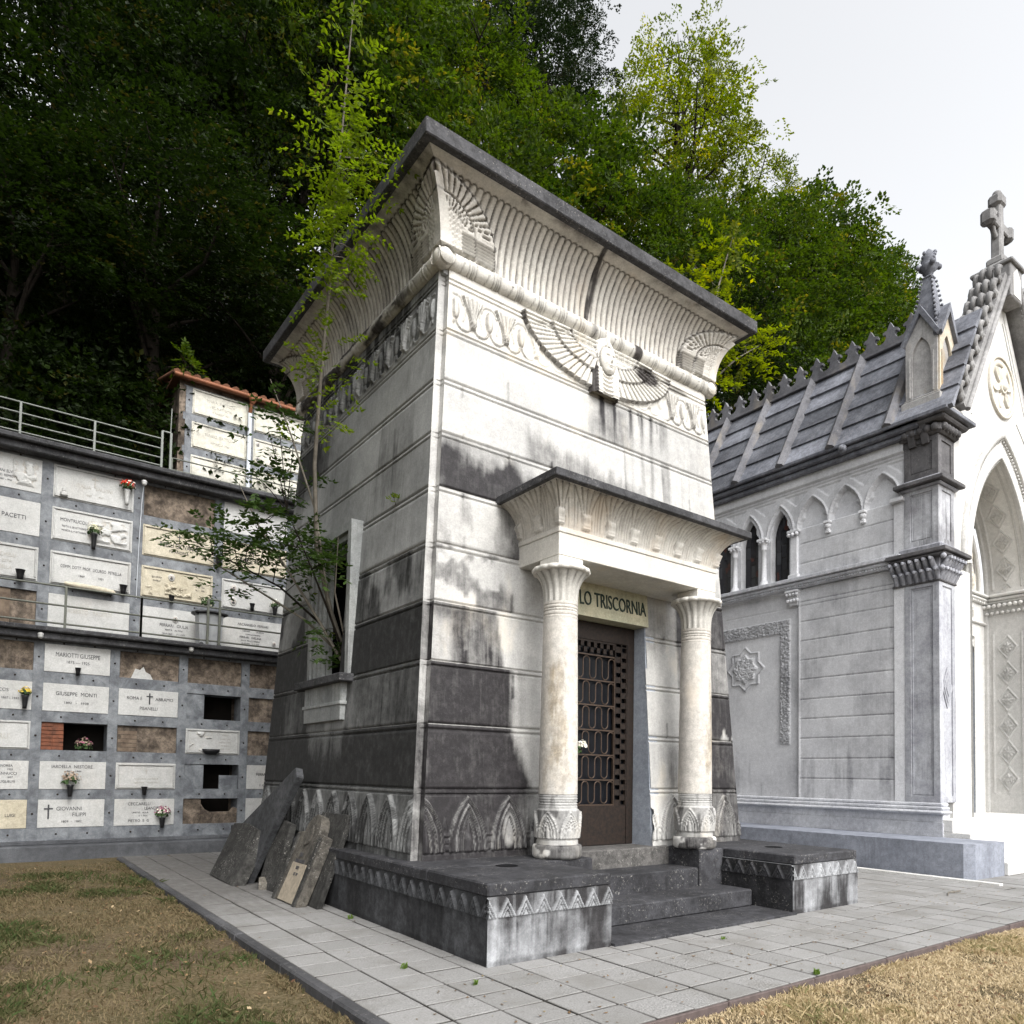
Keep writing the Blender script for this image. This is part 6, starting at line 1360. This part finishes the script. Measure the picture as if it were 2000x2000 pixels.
for i in range(26): mm.box((CC - AW + .02 + i * .115, BYW - .08, 5.71), (CC - AW + .08 + i * .115, BYW, 5.755))
for i in range(9): mm.ball((CC + AW - .08, FY + .06 + i * .11, 5.64), .05, 6); mm.ball((CC + AW - .05, FY + .11 + i * .11, 5.48), .04, 6)
mm.build('impost_band', M['front'], CH)
lettering([("Familia Fabbri", 0, 0, .34, .8)], (CC + .15, BYW - .003, 5.36), UX, VZ, NY, M['faded'], CH, .006)
u = np.linspace(CC - 1.2, CC + 1.2, 120)[:, None]; z = np.linspace(5.95, 7.9, 90)[None, :]; u = u + 0 * z; z = z + 0 * u
mr = arch_m(u - CC, z - 5.95, 1.25, 2.1); hh = np.where(mr < .9, .16 * sstep(.40, .62, fbm(u * 4, z * 4, 90)), 0) * sstep(.95, .7, mr)
grid('tympanum_relief', np.stack([u, BYW + .095 - hh, z], -1), M['rosest'] if 'rosest' in M else M['front'], CH, True, False, None, mr < 1.08)
mm = MB()
for e, y in ((1.28, .04), (1.10, .10)): 
    A_ = hw_arch(CC, e, 5.95, 5.95 + e * 1.62, 20); mm.tube([(a, BYW + y - .02, b_) for a, b_ in A_], .045, 8)
mm.build('tympanum_moulding', M['front'], CH)
m = MB()
for s_ in (-1, 1):
    m.prism([(0, 0), (.20, .0), (.20, .30), (-.08, .30), (-.08, .20), (0, .12)], (CC + s_ * .95, BYW + .4, 4.55), (s_, 0, 0), (0, 0, 1), (0, -1, 0), .38)
m.build('door_brackets', M['front'], CH)
m = MB(); m.box((CC - .95, BYW + .42, .9), (CC - .01, BYW + .47, 4.92), .006); m.box((CC + .01, BYW + .42, .9), (CC + .95, BYW + .47, 4.92), .006)
for r in range(9):
    for x in (CC - .85, CC + .11): m.box((x, BYW + .395, 1.05 + r * .42), (x + .74, BYW + .43, 1.38 + r * .42), .012)
m.build('door', plain('green_bronze_door', (.03, .045, .04), .5, .5, .4, 14, .4, (.012, .016, .015)), CH)
m = MB()
for s_ in (-1, 1): m.box((CC + s_ * .95 - .001, BYW + .01, .9), (CC + s_ * .95 + .001 + .0, BYW + .42, 4.55))
m.build('door_reveal', M['bluejamb'], CH)
# raking copings with crockets, pedestal and cross
for s_ in (-1, 1):
    a = Vector((CC + s_ * 2.28, 0, 8.70)); b_ = Vector((CC + s_ * .26, 0, 12.15)); d = (b_ - a).normalized(); n = Vector((-d.z * -s_ * -1, 0, d.x * -s_ * -1))
    n = Vector((s_ * abs(d.z), 0, abs(d.x)))
    m = MB(); q = [a, b_, b_ + n * .16, a + n * .16]; vs = [p + Vector((0, y, 0)) for y in (-.72, -.05) for p in q]; m.add(vs, [(0, 1, 2, 3), (7, 6, 5, 4), (0, 4, 5, 1), (1, 5, 6, 2), (2, 6, 7, 3), (3, 7, 4, 0)])
    m.tube([a + Vector((0, -.74, 0)), b_ + Vector((0, -.74, 0))], .05, 8)
    L_ = (b_ - a).length
    for i in range(40): m.ball(a + d * (L_ * (i + .5) / 40) + Vector((0, -.70, 0)) - n * .05, .022, 5)
    m.build('gable_coping', M['coping'] if 'coping' in M else M['roofst'], CH)
    for i in range(9):
        c = a + d * (L_ * (i + .45) / 9) + n * .16; mm = MB()
        for q_, yy in enumerate((-.66, -.52, -.38, -.24)):
            k_ = 1.0 if q_ in (1, 2) else .82
            mm.tube([c + Vector((0, yy, 0)) - n * .05, c + Vector((0, yy, 0)) + n * .12 * k_ - d * .05, c + Vector((0, yy - .02, 0)) + n * .25 * k_ - d * .01, c + Vector((0, yy - .03, 0)) + n * .29 * k_ + d * .10, c + Vector((0, yy - .03, 0)) + n * .23 * k_ + d * .17, c + Vector((0, yy - .02, 0)) + n * .16 * k_ + d * .14], [.075, .06, .062, .06, .05, .025], 6)
            mm.tube([c + Vector((0, yy, 0)) + n * .02 - d * .10, c + Vector((0, yy - .04, 0)) + n * .12 - d * .16, c + Vector((0, yy - .05, 0)) + n * .15 - d * .08], [.05, .05, .02], 5)
        mm.hexa(*[[c + Vector((0, yy, 0)) + n * t + d * e for yy, e in ((-.68, -.10), (-.68, .10), (-.1, .10), (-.1, -.10))] for t in (-.02, .07)])
        mm.build('crocket', M['coping'] if 'coping' in M else M['roofst'], CH)
m = MB(); m.box((CC - .30, -.78, 11.75), (CC + .30, -.05, 12.50), .02); m.box((CC - .36, -.84, 12.46), (CC + .36, .0, 12.54), .02); m.box((CC - .24, -.70, 12.54), (CC + .24, -.14, 12.66), .05); m.box((CC - .17, -.60, 12.66), (CC + .17, -.24, 12.84), .04); m.build('pedestal', M['coping'] if 'coping' in M else M['roofst'], CH)
m = MB(); m.prism([(-.18, 11.8), (.18, 11.8), (.18, 12.25), (0, 12.42), (-.18, 12.25)], (CC, -.781, 0), (1, 0, 0), (0, 0, 1), (0, -1, 0), .012); m.build('pedestal_panel', M['front'], CH)
m = MB(); c0 = Vector((CC, -.42, 0))
m.box((CC - .10, -.52, 12.82), (CC + .10, -.32, 14.12), .03); m.box((CC - .17, -.56, 13.96), (CC + .17, -.28, 14.24), .06); m.ball((CC, -.42, 14.26), .10, 8)
for s_ in (-1, 1):
    m.box((CC + min(s_ * .08, s_ * .40), -.51, 13.45), (CC + max(s_ * .08, s_ * .40), -.33, 13.65), .02); m.box((CC + min(s_ * .34, s_ * .56), -.56, 13.38), (CC + max(s_ * .34, s_ * .56), -.28, 13.72), .06)
    m.tube([(CC + s_ * .10, -.42, 13.28), (CC + s_ * .20, -.42, 13.36), (CC + s_ * .26, -.42, 13.47)], .055, 6); m.tube([(CC + s_ * .10, -.42, 13.82), (CC + s_ * .20, -.42, 13.74), (CC + s_ * .26, -.42, 13.63)], .055, 6)
m.build('cross', M['coping'] if 'coping' in M else M['roofst'], CH)
# ================================================================ trees on the hillside, saplings
LM = {
 'dark': leafmat('shade_dark_hornbeam_leaves', (.005, .010, .002), (.014, .026, .004), (.042, .038, .008), .28),  # deep shade of the left wood put into the leaf colour
 'mid': leafmat('green_ash_leaves', (.018, .036, .005), (.058, .092, .010), (.14, .13, .016), .40),
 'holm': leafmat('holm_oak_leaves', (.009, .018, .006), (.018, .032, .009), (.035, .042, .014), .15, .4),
 'light': leafmat('sunglow_elm_leaves', (.050, .075, .008), (.125, .150, .014), (.28, .245, .018), .55),  # backlit sun glow put into the leaf colour
 'sap': leafmat('fresh_sapling_leaves', (.060, .100, .010), (.125, .175, .018), (.19, .20, .03), .48),
 'sapdark': leafmat('shaded_sapling_leaves', (.024, .048, .012), (.045, .078, .018), (.08, .10, .022), .30)}
def leaf_quads(P, A, Nn, ln, wd):
    """rhombic folded leaves: P base points, A axis, Nn normal"""
    B = np.cross(Nn, A); L = ln[:, None]; Wd = wd[:, None]
    return np.stack([P, P + A * L * .45 + B * Wd - Nn * Wd * .35, P + A * L, P + A * L * .45 - B * Wd - Nn * Wd * .35], 1)
def norm(v): return v / (np.linalg.norm(v, axis=-1, keepdims=True) + 1e-9)
def sprays(rng, C, DIR, UP, nl, length, leaf, droop, spread=.55):
    """n sprays, each nl leaves on a flat drooping fan starting at C along DIR"""
    n = len(C); t = np.sort(rng.random((n, nl)), 1) ** .8; lat = (rng.random((n, nl)) - .5) * 2
    side = norm(np.cross(DIR, UP)); up = norm(np.cross(side, DIR))
    ln = length[:, None]
    P = C[:, None] + DIR[:, None] * (t * ln)[..., None] + side[:, None] * (lat * ln * spread * (1.05 - t * .75))[..., None] - np.array([0, 0, 1.0]) * (droop * (t ** 2 + .5 * lat ** 2 * .5) * ln)[..., None] + up[:, None] * (rng.normal(0, .035, (n, nl)) * ln)[..., None]
    A = norm(DIR[:, None] * .8 + side[:, None] * lat[..., None] * 1.1 + rng.normal(0, .35, (n, nl, 3)) - np.array([0, 0, droop * .7])); Nn = norm(up[:, None] + rng.normal(0, .35, (n, nl, 3))); Nn = norm(Nn - A * (A * Nn).sum(-1, keepdims=True))
    L_ = leaf * rng.uniform(.65, 1.25, (n, nl)); tone = np.clip(rng.normal(.42, .22, (n, 1)) + rng.normal(0, .14, (n, nl)), 0, 1)
    return leaf_quads(P.reshape(-1, 3), A.reshape(-1, 3), Nn.reshape(-1, 3), L_.ravel(), L_.ravel() * rng.uniform(.26, .36)), np.repeat(tone.ravel(), 4)
def make_tree(name, seed, hc, R, Rz, nspray, nl, slen, leaf, droop, mat, bark, open_=0.0, trunk_r=.16, limbs=9, lean=(0, 0)):
    g = np.random.default_rng(seed); r = random.Random(seed)
    root = thing(name, '-', 'tree', (0, 0, 0)); ROOTLOC[root] = Vector((0, 0, 0))
    m = MB(); base = [Vector((lean[0] * q, lean[1] * q, hc * q)) for q in (0, .25, .5, .75, 1)]
    for p in base[1:]: p.x += r.uniform(-.15, .15); p.y += r.uniform(-.15, .15)
    m.tube(base, [trunk_r * q for q in (1.35, 1, .85, .7, .5)], 8)
    tips = []; tdir = []
    for i in range(limbs):
        a = i * 2.4 + r.uniform(-.4, .4); q = r.uniform(.42, 1.0); p0 = base[-1] * q if q < 1 else base[-1]
        el = r.uniform(.15, 1.25); d = Vector((math.cos(a) * math.cos(el), math.sin(a) * math.cos(el), math.sin(el)))
        end = Vector((d.x * R * .85, d.y * R * .85, hc + d.z * Rz * .95 - (1 - q) * Rz * .9)); mid = p0.lerp(end, .5) + Vector((r.uniform(-.3, .3), r.uniform(-.3, .3), -.15 * R * (1 - el)))
        m.tube([p0, p0.lerp(mid, .5) + Vector((0, 0, .1)), mid, mid.lerp(end, .6), end], [trunk_r * .5, trunk_r * .4, trunk_r * .3, trunk_r * .18, trunk_r * .05], 5)
        for k in range(5):
            f = r.uniform(.35, 1); p1 = mid.lerp(end, (f - .35) / .65); e2 = p1 + Vector((r.gauss(0, 1), r.gauss(0, 1), r.gauss(.25, .7))).normalized() * R * r.uniform(.25, .5)
            m.tube([p1, p1.lerp(e2, .5) + Vector((0, 0, .08)), e2], [trunk_r * .16, trunk_r * .1, trunk_r * .03], 4); tips += [p1.lerp(e2, .4), e2]; tdir += [e2 - p1, e2 - p1]
    m.build('trunk', bark, root)
    # sprays: some at the twig tips, the rest over a lumpy shell
    nt_ = int(nspray * (.25 + .6 * open_)); ids = g.integers(0, len(tips), nt_); T = np.array([list(p) for p in tips]); TD = norm(np.array([list(p) for p in tdir]))
    C1 = T[ids] + g.normal(0, .22 + .12 * R * .3, (nt_, 3)); D1 = norm(TD[ids] + g.normal(0, .6, (nt_, 3)))
    ns = nspray - nt_; d = norm(g.normal(size=(ns, 3))); d[:, 2] = np.where(d[:, 2] < -.55, -d[:, 2], d[:, 2])
    lump = .62 + .62 * np.clip(fbm(np.arctan2(d[:, 1], d[:, 0]) * 1.6 + seed, d[:, 2] * 2.6 + 5, seed, 3), 0, 1)
    rad = lump * g.uniform(.35, 1, ns) ** .45; C2 = d * rad[:, None] * np.array([R, R, Rz]) + np.array([lean[0], lean[1], hc]); D2 = norm(d * np.array([1, 1, .5]) + g.normal(0, .45, (ns, 3)))
    C = np.concatenate([C1, C2]); DI = np.concatenate([D1, D2]); UP = norm(np.array([0, 0, 1.0]) + g.normal(0, .28, C.shape))
    V, tone = sprays(g, C, DI, UP, nl, slen * g.uniform(.6, 1.3, len(C)), leaf, droop)
    np_mesh('crown', V, np.arange(len(V) * 4).reshape(-1, 4), LM[mat], root, False, {'tone': tone})
    return root
def dup(root, loc, rotz, sc, label, group, cat='tree'):
    o = root.copy(); COL.objects.link(o); o.location = loc; o.rotation_euler = (0, 0, rotz); o.scale = sc; o['label'] = label; o['group'] = group; o['category'] = cat
    for ch in list(root.children):
        c = ch.copy(); COL.objects.link(c); c.parent = o
    return o
PROTO = {
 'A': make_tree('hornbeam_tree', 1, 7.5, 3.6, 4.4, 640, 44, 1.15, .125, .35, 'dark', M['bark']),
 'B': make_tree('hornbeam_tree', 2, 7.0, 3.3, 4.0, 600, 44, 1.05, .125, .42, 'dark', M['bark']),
 'C': make_tree('ash_tree', 3, 8.0, 3.5, 4.6, 600, 40, 1.0, .155, .22, 'mid', M['bark']),
 'D': make_tree('ash_tree', 4, 7.5, 3.2, 3.8, 540, 40, .95, .15, .18, 'mid', M['bark']),
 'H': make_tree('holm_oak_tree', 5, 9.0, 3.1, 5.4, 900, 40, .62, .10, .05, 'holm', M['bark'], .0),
 'L': make_tree('elm_tree', 6, 8.0, 4.0, 5.2, 430, 38, .80, .135, .12, 'light', M['bark'], .75, .17, 13),
}
HC = {'A': 7.5, 'B': 7.0, 'C': 8.0, 'D': 7.5, 'H': 9.0, 'L': 8.0}
used = set(); KN = {'A': 'dark hornbeam tree', 'B': 'dark hornbeam tree with drooping sprays', 'C': 'mid green ash tree', 'D': 'mid green ash tree', 'H': 'very dark holm oak', 'L': 'sunlit yellow green elm with open branches'}
TREES = [  # kind, crown centre x, y, z, horizontal scale, label
 ('A', -6.5, 13.4, 11.5, 1.0, 'dark hornbeam behind the upper railing, at the left edge'),
 ('B', -3.4, 12.6, 10.8, .85, 'dark drooping hornbeam low behind the upper railing'),
 ('A', -.6, 12.8, 13.8, .95, 'dark hornbeam rising behind the left end of the tiled upper block'),
 ('B', 2.4, 13.2, 13.2, .95, 'dark hornbeam directly behind the tiled upper block'),
 ('A', -3.6, 15.2, 17.2, 1.1, 'dark hornbeam on the slope above the upper railing'),
 ('B', .4, 15.6, 18.6, 1.1, 'dark drooping hornbeam on the slope between railing and mausoleum'),
 ('A', -7.2, 17.5, 21.0, 1.15, 'dark hornbeam high on the slope at the upper left'),
 ('A', -2.2, 18.0, 23.5, 1.2, 'dark hornbeam high on the slope, topmost at the left'),
 ('B', 2.6, 18.2, 24.5, 1.2, 'tall dark hornbeam above the left side of the mausoleum'),
 ('A', 3.0, 15.2, 20.0, 1.0, 'dark hornbeam between the tiled block and the ash crowns'),
 ('B', 1.4, 20.8, 28.5, 1.3, 'dark hornbeam high behind the tall sapling'),
 ('C', 4.9, 14.6, 20.8, 1.0, 'green ash crown just left of the cornice corner'),
 ('C', 5.4, 16.6, 26.0, 1.05, 'bright green ash crown at the top left of the mausoleum'),
 ('D', 8.2, 13.6, 18.5, 1.0, 'mid green ash peeping above the roof slab corner'),
 ('D', 9.2, 16.2, 25.4, 1.05, 'mid green ash tree above the cornice corner'),
 ('A', 6.6, 20.0, 30.5, 1.25, 'dark hornbeam far up the slope beside the holm oak'),
 ('B', -5.5, 23.5, 31.0, 1.7, 'broad dark hornbeam at the very top left of the slope'),
 ('A', 1.0, 24.5, 34.5, 1.7, 'broad dark hornbeam at the top of the slope above the sapling'),
 ('A', 8.5, 25.5, 39.0, 1.8, 'broad dark hornbeam highest on the slope behind the ash crowns'),
 ('H', 13.2, 17.0, 28.0, 1.0, 'very dark holm oak above the middle of the roof slab'),
 ('H', 15.2, 18.4, 32.5, .95, 'tallest dark holm oak against the sky'),
 ('H', 11.2, 19.5, 33.0, 1.1, 'dark holm oak behind at the top centre'),
 ('C', 12.4, 13.6, 20.0, 1.05, 'green ash behind the middle of the roof slab'),
 ('D', 15.6, 13.2, 20.4, 1.0, 'green ash right of the holm oak above the slab'),
 ('L', 20.2, 15.0, 28.2, 1.05, 'yellow green open elm standing against the white sky'),
 ('L', 21.8, 16.8, 33.2, .9, 'sunlit top of a second elm at the upper edge'),
 ('L', 23.6, 13.9, 27.4, .72, 'smaller open elm low on the skyline right of the tall elm'),
 ('C', 18.8, 12.6, 19.8, 1.0, 'dense green ash below the open elm'),
 ('D', 22.6, 12.6, 22.6, 1.0, 'green ash right of the open elm on the skyline'),
 ('C', 26.4, 12.8, 23.6, 1.05, 'green ash on the falling skyline, middle one'),
 ('D', 30.2, 13.4, 24.8, 1.05, 'green ash on the skyline left of the pinnacle'),
 ('C', 35.0, 14.6, 26.2, .95, 'thin green ash on the skyline just behind the pinnacle'),
 ('A', 14.4, 10.9, 14.6, .95, 'dark hornbeam filling the gap between mausoleum and chapel'),
 ('B', 18.4, 11.4, 15.6, 1.0, 'dark hornbeam behind the near end of the chapel roof crest'),
 ('D', 21.8, 11.4, 17.0, .95, 'green ash low above the chapel roof crest'),
 ('C', 26.2, 11.6, 18.8, 1.0, 'green ash low behind the chapel pinnacle'),
 ('A', 10.2, 12.2, 12.5, .9, 'dark hornbeam hidden low behind the mausoleum cornice'),
 ('C', 32.0, 12.4, 20.6, 1.0, 'green ash behind the chapel gable'),
 ('A', -9.6, 3.2, 9.8, 1.35, 'large unseen tree at the far left, added for shade'),  # last three trees: out of view, added to block sky light
 ('B', -9.2, 8.6, 11.5, 1.3, 'large unseen tree left of the niche wall, added for shade'),
 ('A', -10.5, -3.0, 9.5, 1.3, 'unseen tree beyond the left side of the lawn, added for shade'),
]
for kd, x, y, zc, s, lb in TREES:
    hz = float(hill_z(x, y)) - .1; sz = max(.55, min(2.4, (zc - hz) / HC[kd])); rz = random.Random(int(x * 31 + y * 17)).uniform(0, 6.28)
    if kd not in used:
        o = PROTO[kd]; used.add(kd); o.location = (x, y, hz); o.rotation_euler = (0, 0, rz); o.scale = (s, s, sz if sz < 1.35 else 1.35); o['label'] = lb; o['group'] = 'trees on the hillside'
    else: o = dup(PROTO[kd], (x, y, hz), rz, (s, s, sz if sz < 1.35 else 1.35), lb, 'trees on the hillside')
    if sz >= 1.35:        # a taller trunk under the same crown
        o.scale = (s, s, s * 1.05); o.location.z = zc - HC[kd] * s * 1.05
# undergrowth over the hill
g = np.random.default_rng(77); n = 7600
hx = np.concatenate([g.uniform(-9, 34, n - 4200), g.uniform(-8, 8, 4200)]); hy = 11.0 + g.random(n) ** 1.7 * 14; hz = hill_z(hx, hy)
C = np.stack([hx, hy, hz + .1 + g.random(n) ** 1.5 * 2.2], -1); DI = norm(np.stack([g.normal(0, .7, n), -np.abs(g.normal(.6, .4, n)), g.normal(.35, .4, n)], -1)); UPV = norm(np.array([0, -.5, 1.0]) + g.normal(0, .3, (n, 3)))
V, tone = sprays(g, C, DI, UPV, 22, g.uniform(.5, 1.1, n), .15, .35)
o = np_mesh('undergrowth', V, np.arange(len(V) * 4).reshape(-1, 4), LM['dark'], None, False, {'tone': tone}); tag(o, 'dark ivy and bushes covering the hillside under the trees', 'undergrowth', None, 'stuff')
# ---- saplings with pinnate leaves
def pinnate(g, P, D, n, length, leaf):
    """compound leaves: P rachis bases, D directions -> leaflet quads"""
    k = len(P); t = np.linspace(.22, 1, n)[None, :, None]; D = norm(D)
    S = norm(np.cross(D, np.array([0, 0, 1.0]) + g.normal(0, .15, (k, 3)))); U = np.cross(S, D)
    base = P[:, None] + D[:, None] * t * length[:, None, None] - np.array([0, 0, 1.0]) * (t ** 2) * length[:, None, None] * .30
    out = []
    for sd in (-1, 1):
        A = norm(D[:, None] * .55 + sd * S[:, None] + g.normal(0, .22, (k, n, 3)) - np.array([0, 0, .25])); N_ = norm(U[:, None] + g.normal(0, .25, (k, n, 3))); N_ = norm(N_ - A * (A * N_).sum(-1, keepdims=True))
        L_ = leaf * g.uniform(.75, 1.2, (k, n)) * (1 - .25 * np.abs(t[..., 0] - .6)); out.append(leaf_quads(base.reshape(-1, 3), A.reshape(-1, 3), N_.reshape(-1, 3), L_.ravel(), L_.ravel() * .24))
    A = norm(D + np.array([0, 0, -.3])); out.append(leaf_quads(base[:, -1], A, norm(U), leaf * np.ones(k), leaf * .26 * np.ones(k)))
    return np.concatenate(out)
def sapling(name, label, stems, tw, mat, seed, leaf, rl, bark, n=4, cat='sapling'):
    """stems: list of (points, radii); tw: list of (centre, radius xyz, count) clouds of leaves"""
    g = np.random.default_rng(seed); root = thing(name, label, cat, stems[0][0][0])
    m = MB(); allp = []
    for pts, rad in stems:
        m.tube(pts, rad, 6)
        for a, b_ in zip(pts[:-1], pts[1:]): allp += [Vector(a).lerp(Vector(b_), q) for q in np.linspace(0, 1, 8)]
    AP = np.array([list(p) for p in allp]); V = []
    for c, rad, cnt in tw:
        P = np.array(c) + g.normal(0, .45, (cnt, 3)) * np.array(rad)
        for sub in range(max(1, cnt // 9)):
            q = P[sub * 9 % cnt]; j = np.argmin(np.linalg.norm(AP - q, axis=1)); a = Vector(AP[j]); b_ = Vector(q); m.tube([a, a.lerp(b_, .5) + Vector((0, 0, .03)), b_], [.008, .006, .003], 4, False)
        D_ = norm((P - np.array(c)) * np.array([1, 1, .6]) + g.normal(0, .25, (cnt, 3)) * np.array(rad) + np.array([0, 0, .05])); V.append(pinnate(g, P, D_, n, rl * g.uniform(.7, 1.25, cnt), leaf))
    m.build('stem', bark, root); V = np.concatenate(V); tone = np.clip(np.repeat(g.normal(.5, .2, len(V)), 4), 0, 1)
    np_mesh('foliage', V, np.arange(len(V) * 4).reshape(-1, 4), LM[mat] if isinstance(mat, str) else mat, root, False, {'tone': tone}); return root
sapling('window_sapling', 'tall ash sapling growing from the mausoleum flank window past the roof slab',
    [([(.34, 2.75, 3.15), (.08, 2.70, 3.75), (-.22, 2.45, 4.5), (-.40, 2.10, 5.4), (-.50, 1.70, 6.3), (-.56, 1.35, 7.1), (-.62, 1.05, 8.0), (-.66, .75, 9.0), (-.70, .40, 10.2)], [.035, .032, .028, .025, .022, .018, .014, .010, .004]),
     ([(.30, 2.8, 3.1), (.0, 2.85, 3.6), (-.35, 3.0, 4.2), (-.7, 3.35, 4.9), (-.9, 3.6, 5.5)], [.022, .02, .016, .012, .005]),
     ([(.30, 2.85, 3.2), (-.1, 3.1, 3.65), (-.6, 3.8, 4.15), (-1.0, 4.5, 4.6), (-1.25, 5.0, 4.9)], [.02, .018, .014, .010, .004]),
     ([(.3, 2.8, 3.2), (.0, 2.6, 3.9), (-.30, 2.3, 4.9), (-.62, 2.35, 5.8), (-.85, 2.5, 6.5)], [.02, .018, .014, .010, .004]),
     ([(.3, 2.6, 3.2), (-.02, 2.3, 3.9), (-.15, 1.9, 4.5)], [.014, .011, .004])],
    [((-.62, .98, 7.55), (.28, .40, .40), 100), ((-.66, .72, 8.25), (.36, .5, .42), 130), ((-.68, .45, 9.1), (.26, .35, .45), 22), ((-.69, .25, 9.9), (.22, .3, .4), 10), ((-.60, 1.2, 7.0), (.20, .3, .25), 22), ((-.50, 1.6, 6.4), (.32, .45, .30), 34), ((-.52, 1.75, 5.8), (.28, .4, .25), 18)], 'sap', 5, .072, .23, M['barkpale'])
sapling('window_shrub', 'dark leaved shrub spreading from the flank window over the burial niches',
    [([(.32, 2.8, 3.1), (.02, 2.9, 3.6), (-.4, 3.3, 4.1), (-.9, 3.9, 4.5), (-1.3, 4.5, 4.75)], [.02, .018, .014, .010, .004]), ([(.32, 2.7, 3.1), (-.02, 2.6, 3.8), (-.3, 2.6, 4.4), (-.5, 2.8, 5.0)], [.018, .015, .010, .004])],
    [((-.30, 2.75, 4.50), (.40, .55, .24), 80), ((-.75, 3.5, 4.60), (.45, .6, .20), 70), ((-1.15, 4.2, 4.80), (.45, .6, .20), 60), ((-.20, 2.45, 4.25), (.30, .4, .25), 45), ((-.55, 3.1, 4.9), (.4, .5, .18), 60), ((-.6, 3.0, 5.4), (.35, .45, .3), 26), ((-.75, 2.9, 6.1), (.35, .5, .35), 30), ((-.05, 2.7, 3.5), (.15, .25, .35), 14), ((-.9, 3.9, 4.1), (.4, .5, .2), 16), ((.1, 2.8, 3.05), (.08, .15, .15), 8)], 'sapdark', 6, .095, .24, M['bark'])
sapling('ash_sapling', 'light green ash sapling with bare grey branches behind the right end of the roof slab',
    [([(13.0, 9.0, 0), (12.9, 8.6, 6), (12.8, 8.2, 10), (12.9, 7.9, 12.6), (13.4, 7.6, 15.2), (14.2, 7.3, 18.2)], [.14, .12, .09, .07, .045, .012]),
     ([(12.8, 8.2, 10.5), (12.3, 7.9, 12.6), (11.9, 7.7, 14.2), (11.5, 7.6, 15.8)], [.06, .05, .035, .01]), ([(12.9, 7.9, 12.6), (13.6, 7.6, 13.6), (14.6, 7.4, 14.6), (15.4, 7.2, 15.2)], [.045, .035, .025, .008])],
    [((11.7, 7.7, 14.9), (1.1, 1.0, .9), 70), ((13.2, 7.6, 14.6), (1.1, 1.0, .9), 80), ((14.6, 7.3, 15.0), (1.1, .9, .7), 60), ((12.4, 7.8, 13.2), (1.2, 1.0, .7), 60), ((14.0, 7.3, 17.8), (.5, .5, .8), 26), ((13.0, 7.6, 16.0), (.9, .8, .6), 36)], 'light', 7, .20, .55, M['barkpale'], 5)
sapling('roof_sprig', 'thin lone shoot rising above the middle of the roof slab',
    [([(5.4, 4.6, 8.48), (6.0, 4.9, 10.2), (6.7, 5.2, 11.8)], [.02, .014, .005])], [((6.7, 5.2, 11.9), (.35, .3, .4), 22), ((6.2, 5.0, 10.8), (.2, .2, .3), 6)], 'light', 8, .17, .42, M['barkpale'])
sapling('roof_sprig', 'yellowing shoot rising near the corner of the roof slab',
    [([(2.6, 3.2, 8.48), (2.9, 3.3, 9.6), (3.3, 3.4, 10.6)], [.02, .014, .005])], [((3.3, 3.4, 10.7), (.4, .35, .45), 30), ((3.0, 3.3, 9.9), (.3, .25, .35), 16)], 'light', 9, .14, .36, M['barkpale'])
sapling('roof_weed', 'small green weed growing over the clay roof edge of the upper block', [([(-.3, 10.5, 10.2), (-.32, 10.45, 10.5)], [.01, .004])], [((-.3, 10.45, 10.5), (.25, .2, .3), 20)], 'mid', 10, .12, .2, M['bark'])
sapling('wall_sprig', 'tiny yellow brown weed on the far right wall edge of the mausoleum above the porch', [([(5.12, .35, 4.95), (5.2, .3, 5.2)], [.008, .003])], [((5.18, .3, 5.15), (.05, .06, .14), 10)], leafmat('ochre_weed', (.30, .20, .05), (.38, .27, .08), (.4, .3, .1), .3), 11, .05, .07, M['bark'], 3)
sapling('ledge_weed', 'tiny green weed on a stone joint of the mausoleum flank', [([(.2, 1.05, 4.74), (.16, 1.02, 4.82)], [.004, .002])], [((.17, 1.03, 4.80), (.04, .05, .05), 7)], 'sap', 12, .04, .05, M['bark'], 3)
# white flowers tucked in the door grille, small debris on the tiles
t = thing('flower_posy', 'small posy of white flowers tucked into the bronze door grille', 'flowers', (2.42, .36, 1.95))
V, Q = petals(46, (2.50, .33, 1.97), .085, .028, 301); np_mesh('blossoms', V, Q, fmat('white_petals', (.8, .77, .7), (.7, .66, .55)), t); V, Q = petals(22, (2.42, .34, 1.90), .10, .035, 302, .3); np_mesh('foliage', V, Q, FM['stem'], t)
g = np.random.default_rng(9)
n = 420; x = g.uniform(-1.4, 9, n); y = np.where(g.random(n) < .5, g.uniform(-3.3, -1.8, n), g.uniform(-3.3, 8, n)); z = np.full(n, .008)
ins = (x > -.25) & (x < 5.6) & (y > -1.75); x, y, z = x[~ins], y[~ins], z[~ins]; n = len(x)
a = g.uniform(0, 6.28, n); A = np.stack([np.cos(a), np.sin(a), g.normal(0, .15, n)], -1); N_ = np.tile([0, 0, 1.0], (n, 1)); V = leaf_quads(np.stack([x, y, z], -1), norm(A), N_, g.uniform(.015, .05, n), g.uniform(.006, .014, n))
o = np_mesh('leaf_litter', V, np.arange(4 * n).reshape(n, 4), leafmat('dry_litter', (.16, .10, .05), (.10, .07, .04), (.3, .24, .12), .1), None, False, {'tone': np.repeat(g.random(n), 4)}); tag(o, 'dry leaves and twigs scattered over the tiles', 'leaf litter', None, 'stuff')
for i, (x, y, z, lb) in enumerate(((.6, -1.9, .0, ''),)[:0]): pass
m = MB(); m.tube([(7.2, -2.05, .012), (7.45, -1.95, .02), (7.75, -1.98, .014), (7.9, -1.9, .012)], [.006, .010, .008, .003], 6); m.tube([(7.45, -1.95, .02), (7.5, -2.05, .015), (7.62, -2.12, .012)], [.005, .004, .002], 5); tag(m.build('dry_twig', M['barkpale']), 'dry brown twig lying on the tiles before the chapel', 'twig')
